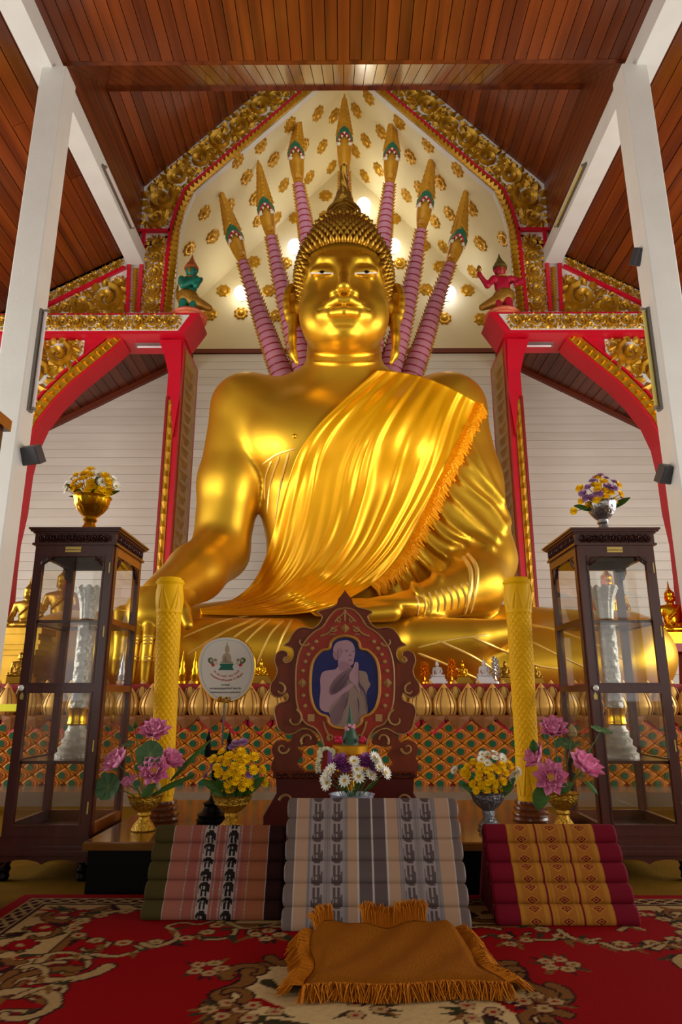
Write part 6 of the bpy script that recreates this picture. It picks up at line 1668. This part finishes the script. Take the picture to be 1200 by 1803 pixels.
inn = [(590+(x-590)*.90, 590+(y-590)*.92) for x, y in egg]; i2 = zf(inn); MB().tube([(x, yf-.0065, z) for x, z in i2+[i2[0]]], .0011, 4).build('border_line', mat('grey ink', (150, 150, 160), .6), ff)
tan_ = (176, 158, 130)
fp_([(600, 215), (612, 275), (628, 300), (632, 340), (618, 375), (640, 390), (655, 430), (655, 480), (680, 495), (670, 512), (530, 512), (505, 495), (535, 478), (535, 420), (555, 388), (582, 375), (570, 340), (574, 300), (590, 270)], tan_, 1)
fp_([(545, 500), (560, 440), (580, 400), (600, 470), (650, 500)], (150, 130, 104), 2)
fp_([(500, 515), (688, 515), (668, 555), (688, 600), (480, 600), (515, 555)], (10, 104, 84), 1)
for s in (1, -1):
    m_ = (lambda L: L) if s > 0 else (lambda L: [(1190-x, y) for x, y in L])
    fp_(m_([(345, 470), (360, 440), (395, 435), (415, 460), (420, 500), (395, 520), (360, 500)]), (86, 100, 60), 1, 3); fp_(m_([(380, 450), (410, 462), (400, 500), (375, 480)]), (196, 186, 150), 2)
    fp_(m_([(425, 455), (450, 447), (470, 465), (455, 485), (430, 480)]), (150, 130, 110), 1, 2); fp_(m_([(385, 525), (420, 505), (440, 530), (425, 555), (400, 548)]), (190, 50, 26), 2); fp_(m_([(440, 500), (470, 490), (478, 520), (450, 530)]), (206, 196, 176), 1, 2)
redink = mat('red ink', (196, 40, 40), .6); blkink = mat('black ink', (20, 18, 18), .6)
def arctext(body, cx, cy, r, a0, a1, size, nm='lettering'):
    n = len(body); cl = []
    # group combining marks with their base
    g_ = []
    for ch in body:
        if g_ and (ch in 'ัิีึืฺุู็่้๊๋์ํ'): g_[-1] += ch
        else: g_.append(ch)
    for k, s_ in enumerate(g_):
        if s_ == ' ': continue
        a = a0+(a1-a0)*(k+.5)/len(g_); o = put(nm, text_mesh(s_, size, redink, nm, 1, .0002, .0003), ff); c = zf([(cx+r*cos(a), cy+r*sin(a))])[0]
        o.location = (c[0], yf-.0068, c[1]); o.rotation_euler = (pi/2, -(-(a-pi/2)) if False else (a-pi/2), 0)
arctext('วัด พระเจดีย์ ใหญ่ ไชยบุรี', 590, 470, 225, 2.45, .68, .0145)
arctext('งานฉลองอายุวัฒนมงคล บำเพ็ญกุศล', 590, 440, 305, 2.36, .75, .0145)
for body, y, sz in (('ถวายแด่', 805, .0145), ('พระครูอดุลปุญญาภินันท์ โอสถานัม', 850, .0128), ('วัดพระธาตุสวนตาล จ.อุบลราชธานี', 902, .0125)):
    o = put('lettering', text_mesh(body, sz, blkink, 'lettering', 1, .0002, .0003), ff); c = zf([(578, y)])[0]; o.location = (c[0], yf-.0068, c[1]); o.rotation_euler = (pi/2, 0, 0)
c = PY(395, 1232, yf); gk = MB(); rk = random.Random(5)
for k in range(26): gk.ell((c.x+rk.uniform(-.035, .035), yf-.012+rk.uniform(-.006, .004), c.z+rk.uniform(-.012, .014)), rk.uniform(.004, .008), 6, 4)
gk.build('gilt_cluster', gold_bright, fan)
ptop = PY(395, 1238, yf); pbot = PY(391, 1312, yf)
MB().tube([(ptop.x, yf, ptop.z), (pbot.x, yf, pbot.z)], .006, 10).build('pole', mat('pewter pole', (120, 120, 124), .3, .8, var=.6, vscale=80, col2=(50, 50, 54)), fan)
sb = thing('fan_stand', 'black turned stand holding the round fan behind the yellow flowers', 'stand', (pbot.x-.03, yf, TZ))
MB().lathe([(.085, 0), (.09, .012), (.08, .025), (.085, .04), (.06, .055), (.05, .08), (.058, .095), (.03, .11), (.022, .13), (.02, .27), (.03, .285), (.02, .30)], 28).build('stand_base', black_lac, sb, local=True)
zt_ = pbot.z-TZ
MB().box(-.06, .08, -.018, .018, zt_-.06, zt_-.025).build('crossbar', black_lac, sb, local=True, smooth=False)
for xx in (-.045, .068): MB().lathe([(.016, 0), (.018, .02), (.01, .04), (.016, .055), (.006, .085), (.001, .11)], 14, (xx, 0, zt_-.028)).build('prong', black_lac, sb, local=True)
MB().lathe([(.02, .29), (.018, zt_-.05)], 14).build('post', black_lac, sb, local=True)

# ================================================================== small seated statues
def mini_mesh():
    m = SDF((-.5, -.4, -.02), (.5, .4, 1.08), .017)
    m.ell((0, .02, .40), (.175, .11, .16), .06); m.ell((0, .02, .24), (.15, .11, .14), .06); m.cone((-.15, .02, .47), (.15, .02, .47), .065, .065, .05)
    for s in (-1, 1):
        m.cone((s*.08, .0, .08), (s*.34, -.10, .075), .085, .07, .05); m.cone((s*.34, -.10, .07), (s*-.1, -.17, .07), .065, .05, .03)
    m.chain([(-.21, .02, .46), (-.25, .0, .28), (-.26, -.10, .17), (-.27, -.19, .10)], [.06, .05, .042, .032], .03)
    m.chain([(.21, .02, .46), (.255, .0, .27), (.15, -.12, .17), (0, -.16, .15)], [.06, .055, .045, .035], .03)
    m.cone((0, .02, .5), (0, .01, .6), .05, .048, .03); m.ell((0, 0, .66), (.085, .09, .115), .03); m.ell((0, .01, .745), (.09, .095, .07), .02); m.ell((0, .01, .805), (.045, .045, .04), .02)
    m.cone((0, .01, .82), (0, .01, 1.02), .028, .006, .02); m.ell((0, -.085, .645), (.016, .02, .03), .01)
    for s in (-1, 1): m.chain([(s*.09, .01, .69), (s*.095, .0, .60)], [.016, .012], .01)
    m.chain([(.12, -.085, .5), (.02, -.115, .38), (-.1, -.085, .28)], .018, .02)
    V, Q = m.mesh(); return smooth_verts(V, Q, 1, .4), Q
MV, MQ = mini_mesh(); mini_cache = {}
def mini(name, label, loc, size, m, base_m, base=None, group=None, rz=0):
    t = thing(name, label, 'statuette' if size < .6 else 'statue', loc, rz, group); z = 0
    if base:
        b = MB()
        for w, d, h in base: b.box(-w/2, w/2, -d/2, d/2, z, z+h); z += h
        b.build('throne', base_m, t, local=True, smooth=False)
    if m.name not in mini_cache: mini_cache[m.name] = npmesh('figure', MV, MQ, m)
    o = put('figure', mini_cache[m.name], t, local=True); o.location = (0, 0, z); o.scale = (size,)*3
    return t
ivory = mat('white marble figure', (206, 200, 200), .4); ZT = .985
def atop(px, py, Y): q = PY(px, py, Y); return q.x
YM = 6.62
stepb = lambda s: [(.30*s*2.3, .2*s*2.3, .08*s), (.26*s*2.3, .17*s*2.3, .08*s), (.22*s*2.3, .15*s*2.3, .08*s)]
mini('buddha_statuette', 'white statuette nearest the portrait frame on the lotus pedestal', (atop(770, 1200, YM), YM, ZT), .17, ivory, ivory, stepb(.25), 'statuettes on the pedestal')
mini('buddha_statuette', 'golden statuette between the two white ones', (atop(815, 1200, YM), YM, ZT), .16, gold_bright, gold_old, stepb(.24), 'statuettes on the pedestal')
mini('buddha_statuette', 'white statuette beside the silver tree on the right', (atop(853, 1200, YM), YM, ZT), .18, ivory, ivory, stepb(.27), 'statuettes on the pedestal')
mini('buddha_statuette', 'golden statuette left of the portrait frame', (atop(459, 1200, YM), YM, ZT), .16, gold_bright, gold_old, stepb(.3), 'statuettes on the pedestal')
mini('buddha_statuette', 'golden statuette half hidden by the right candle', (atop(890, 1200, YM), YM, ZT), .18, gold_old, gold_old, stepb(.22), 'statuettes on the pedestal')
mini('buddha_statuette', 'golden statuette just right of the right candle', (atop(944, 1200, YM), YM, ZT), .14, gold_old, gold_old, stepb(.2), 'statuettes on the pedestal')
def tree(px, label, m, h):
    t = thing('offering_tree', label, 'ornament', (atop(px, 1200, YM-.03), YM-.03, ZT), group='small offering trees'); rt = random.Random(px)
    MB().lathe([(.03, 0), (.03, .015), (.008, .03), (.006, h)], 10).build('trunk', m, t, local=True)
    lv = MB()
    for k in range(26):
        z = .06+(h-.06)*k/25; a = k*2.4; r = .035*(1-.5*k/25); lv.ell((r*cos(a), r*sin(a), z), (.018, .018, .012), 6, 4)
    tag(lv.build('leaves', m, t, local=True), None, None, None, 'stuff')
org_g = mat('orange gold foil', (240, 150, 20), .25, .85); sil_f = mat('silver foil', (220, 222, 226), .2, .9)
tree(748, 'short orange foil tree by the portrait frame', org_g, .19); tree(796, 'tall orange foil tree between the statuettes', org_g, .22); tree(873, 'silver foil tree left of the right candle', sil_f, .24)
for px, lab in ((320, 'small gold spire right of the left candle'), (342, 'small gold spire nearest the round fan'), (214, 'tiny grey spire behind the left cabinet')):
    t = thing('spire_ornament', lab, 'ornament', (atop(px, 1200, YM), YM, ZT), group='small gold spires')
    MB().lathe([(.05, 0), (.05, .02), (.04, .03), (.045, .06), (.03, .09), (.034, .12), (.02, .16), (.024, .18), (.012, .22), (.002, .30)], 14).build('spire', gold_bright if px > 300 else silver, t, local=True)
# larger golden statues at both ends of the pedestal
q = PY(44, 1100, 6.85); mini('buddha_statue', 'golden seated statue on a tall throne beyond the left cabinet', (q.x, 6.85, .985), .53, gold_old, gold_old, [(.5, .36, .06), (.44, .32, .04), (.38, .28, .05), (.34, .25, .12), (.40, .29, .05), (.46, .33, .05), (.5, .36, .04), (.44, .32, .06), (.5, .35, .06)], None)
q = PY(36, 1150, 6.6); mini('buddha_statue', 'smaller golden statue low in front of the left throne', (q.x+.02, 6.58, .985), .27, gold_old, gold_old, [(.22, .16, .06)], None, .5)
q = PY(-8, 1120, 6.9); mini('buddha_statue', 'golden statue at the very left edge of the picture', (q.x-.12, 6.9, .985), .45, gold_old, gold_old, [(.4, .34, .36)], None)
q = PY(1187, 1120, 8.75); tbl = thing('side_table', 'red fronted side table with grey legs at the right edge', 'table', (q.x, 8.75, .98))
MB().box(-.42, .42, -.3, .3, .42, .52).build('table_top', red_dark, tbl, local=True, smooth=False)
for sx in (-.33, .33):
    for sy in (-.24, .24): MB().box(sx-.04, sx+.04, sy-.04, sy+.04, 0, .42).build('leg', mat('grey blue leg', (90, 100, 120), .5), tbl, local=True, smooth=False)
mini('buddha_statue', 'golden seated statue on a side table at the right edge', (q.x, 8.75, 1.5), .68, gold_bright, gold_bright, [(.62, .45, .1), (.54, .4, .04)], None)
q = PY(1076, 1100, 9.3); mini('buddha_statue', 'golden statue seen through the right cabinet glass', (q.x, 9.3, .985), .9, gold_bright, gold_old, [(.8, .6, .8)], None)
q = PY(103, 1100, 9.3); mini('buddha_statue', 'golden statue seen through the left cabinet glass', (q.x, 9.3, .985), .9, gold_old, gold_old, [(.8, .6, .8)], None)
q = PY(0, 1246, 6.1); r = MB().box(q.x-.4, PY(30, 1246, 6.1).x, 6.08, 6.12, q.z-.03, q.z+.03).box(q.x-.4, q.x-.36, 6.08, 6.12, .11, q.z-.03)
tag(r.build('barrier_rail', mat('bright yellow plastic', (236, 230, 20), .5), None, smooth=False), 'bright yellow rail at the left edge before the pedestal', 'rail')

# ================================================================== guardian figures on the cornice ends
teal = mat('teal skin', (8, 116, 96), .4); crimson_s = mat('crimson skin', (178, 8, 48), .4); kilt_m = mat('gilded kilt', (176, 128, 34), .45, .4, var=.7, vscale=30, col2=(120, 70, 14)); crown_r = mat('red gold crown', (170, 70, 40), .45, .2, var=.6, vscale=30, col2=(190, 130, 40)); crown_g = mat('green gold crown', (110, 104, 40), .45, .3, var=.6, vscale=30, col2=(80, 60, 20)); salmon = mat('salmon lotus base', (226, 120, 80), .5, var=.5, vscale=20, col2=(200, 60, 40))
def guardian(px, label, side, skin_, crown_, raised):
    q = PY(px, 545, 8.55); t = thing('guardian_figure', label, 'statue', (q.x, 8.58, 5.99), group='guardian figures')
    f = side   # +1 faces right
    B = SDF((-.45, -.35, .1), (.45, .35, 1.05), .014)
    B.ell((-.03*f, 0, .56), (.115, .09, .15), .04); B.cone((-.03*f, 0, .66), (-.02*f, 0, .74), .045, .045, .03); B.ell((-.01*f, 0, .81), (.082, .085, .10), .02)
    B.cone((-.15*f, 0, .65), (.09*f, -.02, .65), .05, .05, .04)
    B.cone((.065*f, -.02, .80), (.085*f, -.03, .79), .02, .015, .02)
    if raised:
        B.chain([(.1*f, -.05, .65), (.2*f, -.08, .52), (.3*f, -.1, .66)], [.05, .042, .03], .02); B.ell((.31*f, -.1, .69), (.035, .03, .045), .02)
        B.chain([(-.14*f, -.04, .65), (-.3*f, -.02, .62), (-.2*f, -.08, .54)], [.05, .042, .035], .02)
    else:
        B.chain([(.08*f, -.06, .65), (.1*f, -.13, .50), (.16*f, -.10, .62)], [.05, .04, .03], .02); B.chain([(-.13*f, -.06, .65), (-.08*f, -.15, .49), (.13*f, -.13, .60)], [.05, .045, .032], .02)
    B.cone((-.08*f, -.06, .28), (-.1*f, -.06, .16), .06, .05, .02); B.cone((.06*f, -.06, .25), (.02*f, -.06, .15), .05, .045, .02)
    V, Q = B.mesh(); put('body', npmesh('body', V, Q, skin_), t, local=True)
    K = SDF((-.4, -.3, .1), (.45, .3, .6), .016)
    K.ell((-.04*f, 0, .42), (.14, .11, .07), .04); K.cone((-.06*f, 0, .38), (.28*f, -.03, .20), .12, .05, .06); K.cone((-.08*f, .03, .36), (-.1*f, .05, .2), .1, .06, .04)
    V, Q = K.mesh(); put('kilt', npmesh('kilt', V, Q, kilt_m), t, local=True)
    MB().lathe([(.10, .84), (.105, .87), (.09, .90), (.07, .94), (.05, .97), (.02, 1.04), (.003, 1.10)], 18, (-.015*f, .005, 0)).build('crown', crown_, t, local=True)
    MB().lathe([(.075, .69), (.085, .70), (.07, .715)], 18, (-.02*f, 0, 0)).build('collar', kilt_m, t, local=True)
    for s in (-1, 1): MB().ell((-.02*f+.0, s*.085, .80), (.02, .012, .05), 8, 6).build('ear_flap', kilt_m, t, local=True)
    b = MB().lathe([(.24, 0), (.25, .03), (.235, .05), (.25, .08), (.22, .10), (.20, .13)], 30); b.build('lotus_base', salmon, t, local=True)
    if raised: MB().lathe([(.012, 0), (.04, .03), (.03, .07), (.002, .11)], 10, (.31*f, -.1, .73)).build('held_bud', kilt_m, t, local=True)
    else: MB().tube([(-.18*f, .02, .38), (-.2*f, .0, .5), (-.19*f, 0, .62)], [.03, .022, .004], 8).build('sash_tip', kilt_m, t, local=True)
guardian(333, 'green kneeling guardian figure with folded hands on the left cornice end', 1, teal, crown_r, False)
guardian(884, 'red kneeling guardian figure raising a bud on the right cornice end', -1, crimson_s, crown_g, True)

# ================================================================== tube lights and floodlights
tl_b = mat('grey tube housing', (130, 124, 118), .45, .3); tl_w = mat('unlit glass tube', (226, 222, 226), .25); tl_y = mat('yellowed tube', (206, 196, 110), .3)
def tube_light(a, b, nrm, label, tm, w=.05):
    a = Vector(a); b = Vector(b); n = Vector(nrm).normalized(); d = (b-a).normalized(); s = d.cross(n)
    t = thing('tube_light', label, 'light', tuple((a+b)/2), group='unlit fluorescent tubes')
    H = MB(); q = [a+s*w*.5, a-s*w*.5, a-s*w*.35+n*.03, a+s*w*.35+n*.03]; q2 = [p+(b-a) for p in q]; H.add(q+q2, [(0, 1, 2, 3), (7, 6, 5, 4), (0, 4, 5, 1), (1, 5, 6, 2), (2, 6, 7, 3), (3, 7, 4, 0)]); H.build('housing', tl_b, t, smooth=False)
    MB().tube([a+d*.03+n*.055, b-d*.03+n*.055], .016, 10).build('tube', tm, t)
    for p in (a+d*.02, b-d*.02): MB().tube([p+n*.02, p+n*.07], .018, 8).build('socket', tl_b, t)
for s in (-1, 1):
    sd = 'left' if s < 0 else 'right'
    tube_light((s*2.82, 5.62, 4.34), (s*2.82, 5.62, 3.32), (-s, -.35, 0), 'tube light upright on the inner face of the %s pillar' % sd, tl_w if s < 0 else tl_y, .08)
    tube_light((s*2.965, 6.9, 7.14), (s*2.965, 8.05, 7.14), (-s, 0, -.3), 'tube light under the %s roof beam' % sd, tl_w if s < 0 else tl_y)
    tube_light((s*2.93, 8.62, 5.668), (s*2.36, 8.62, 5.668), (0, -.2, -1), 'tube light below the %s carved cornice' % sd, tl_w)
fl_b = mat('grey floodlight case', (70, 72, 78), .4, .4); fl_g = mat('floodlight lens', (120, 124, 130), .15)
def flood(px, py, Y, label, rz, s):
    q = PY(px, py, Y); t = thing('floodlight', label, 'light', tuple(q), rz, 'floodlights on the pillars')
    M = Matrix.Rotation(radians(35), 4, 'X')
    MB().prism([(-.11, -.08), (.11, -.08), (.11, .08), (-.11, .08)], -.04, .05, bevel=.01).tf(M).build('case', fl_b, t, local=True, smooth=False)
    MB().box(-.09, .09, .05, .056, -.06, .06).tf(M).build('lens', fl_g, t, local=True, smooth=False)
    MB().tube([(0, -.02, 0), (-s*.0+s*.12, 0, 0)], .015, 8).build('bracket', fl_b, t, local=True)
flood(52, 802, 5.62, 'grey floodlight clamped low on the left pillar', -.3, -1)
flood(1180, 836, 5.62, 'grey floodlight clamped low on the right pillar', .3, 1)
flood(1133, 455, 5.66, 'grey floodlight clamped high on the right pillar', .3, 1)
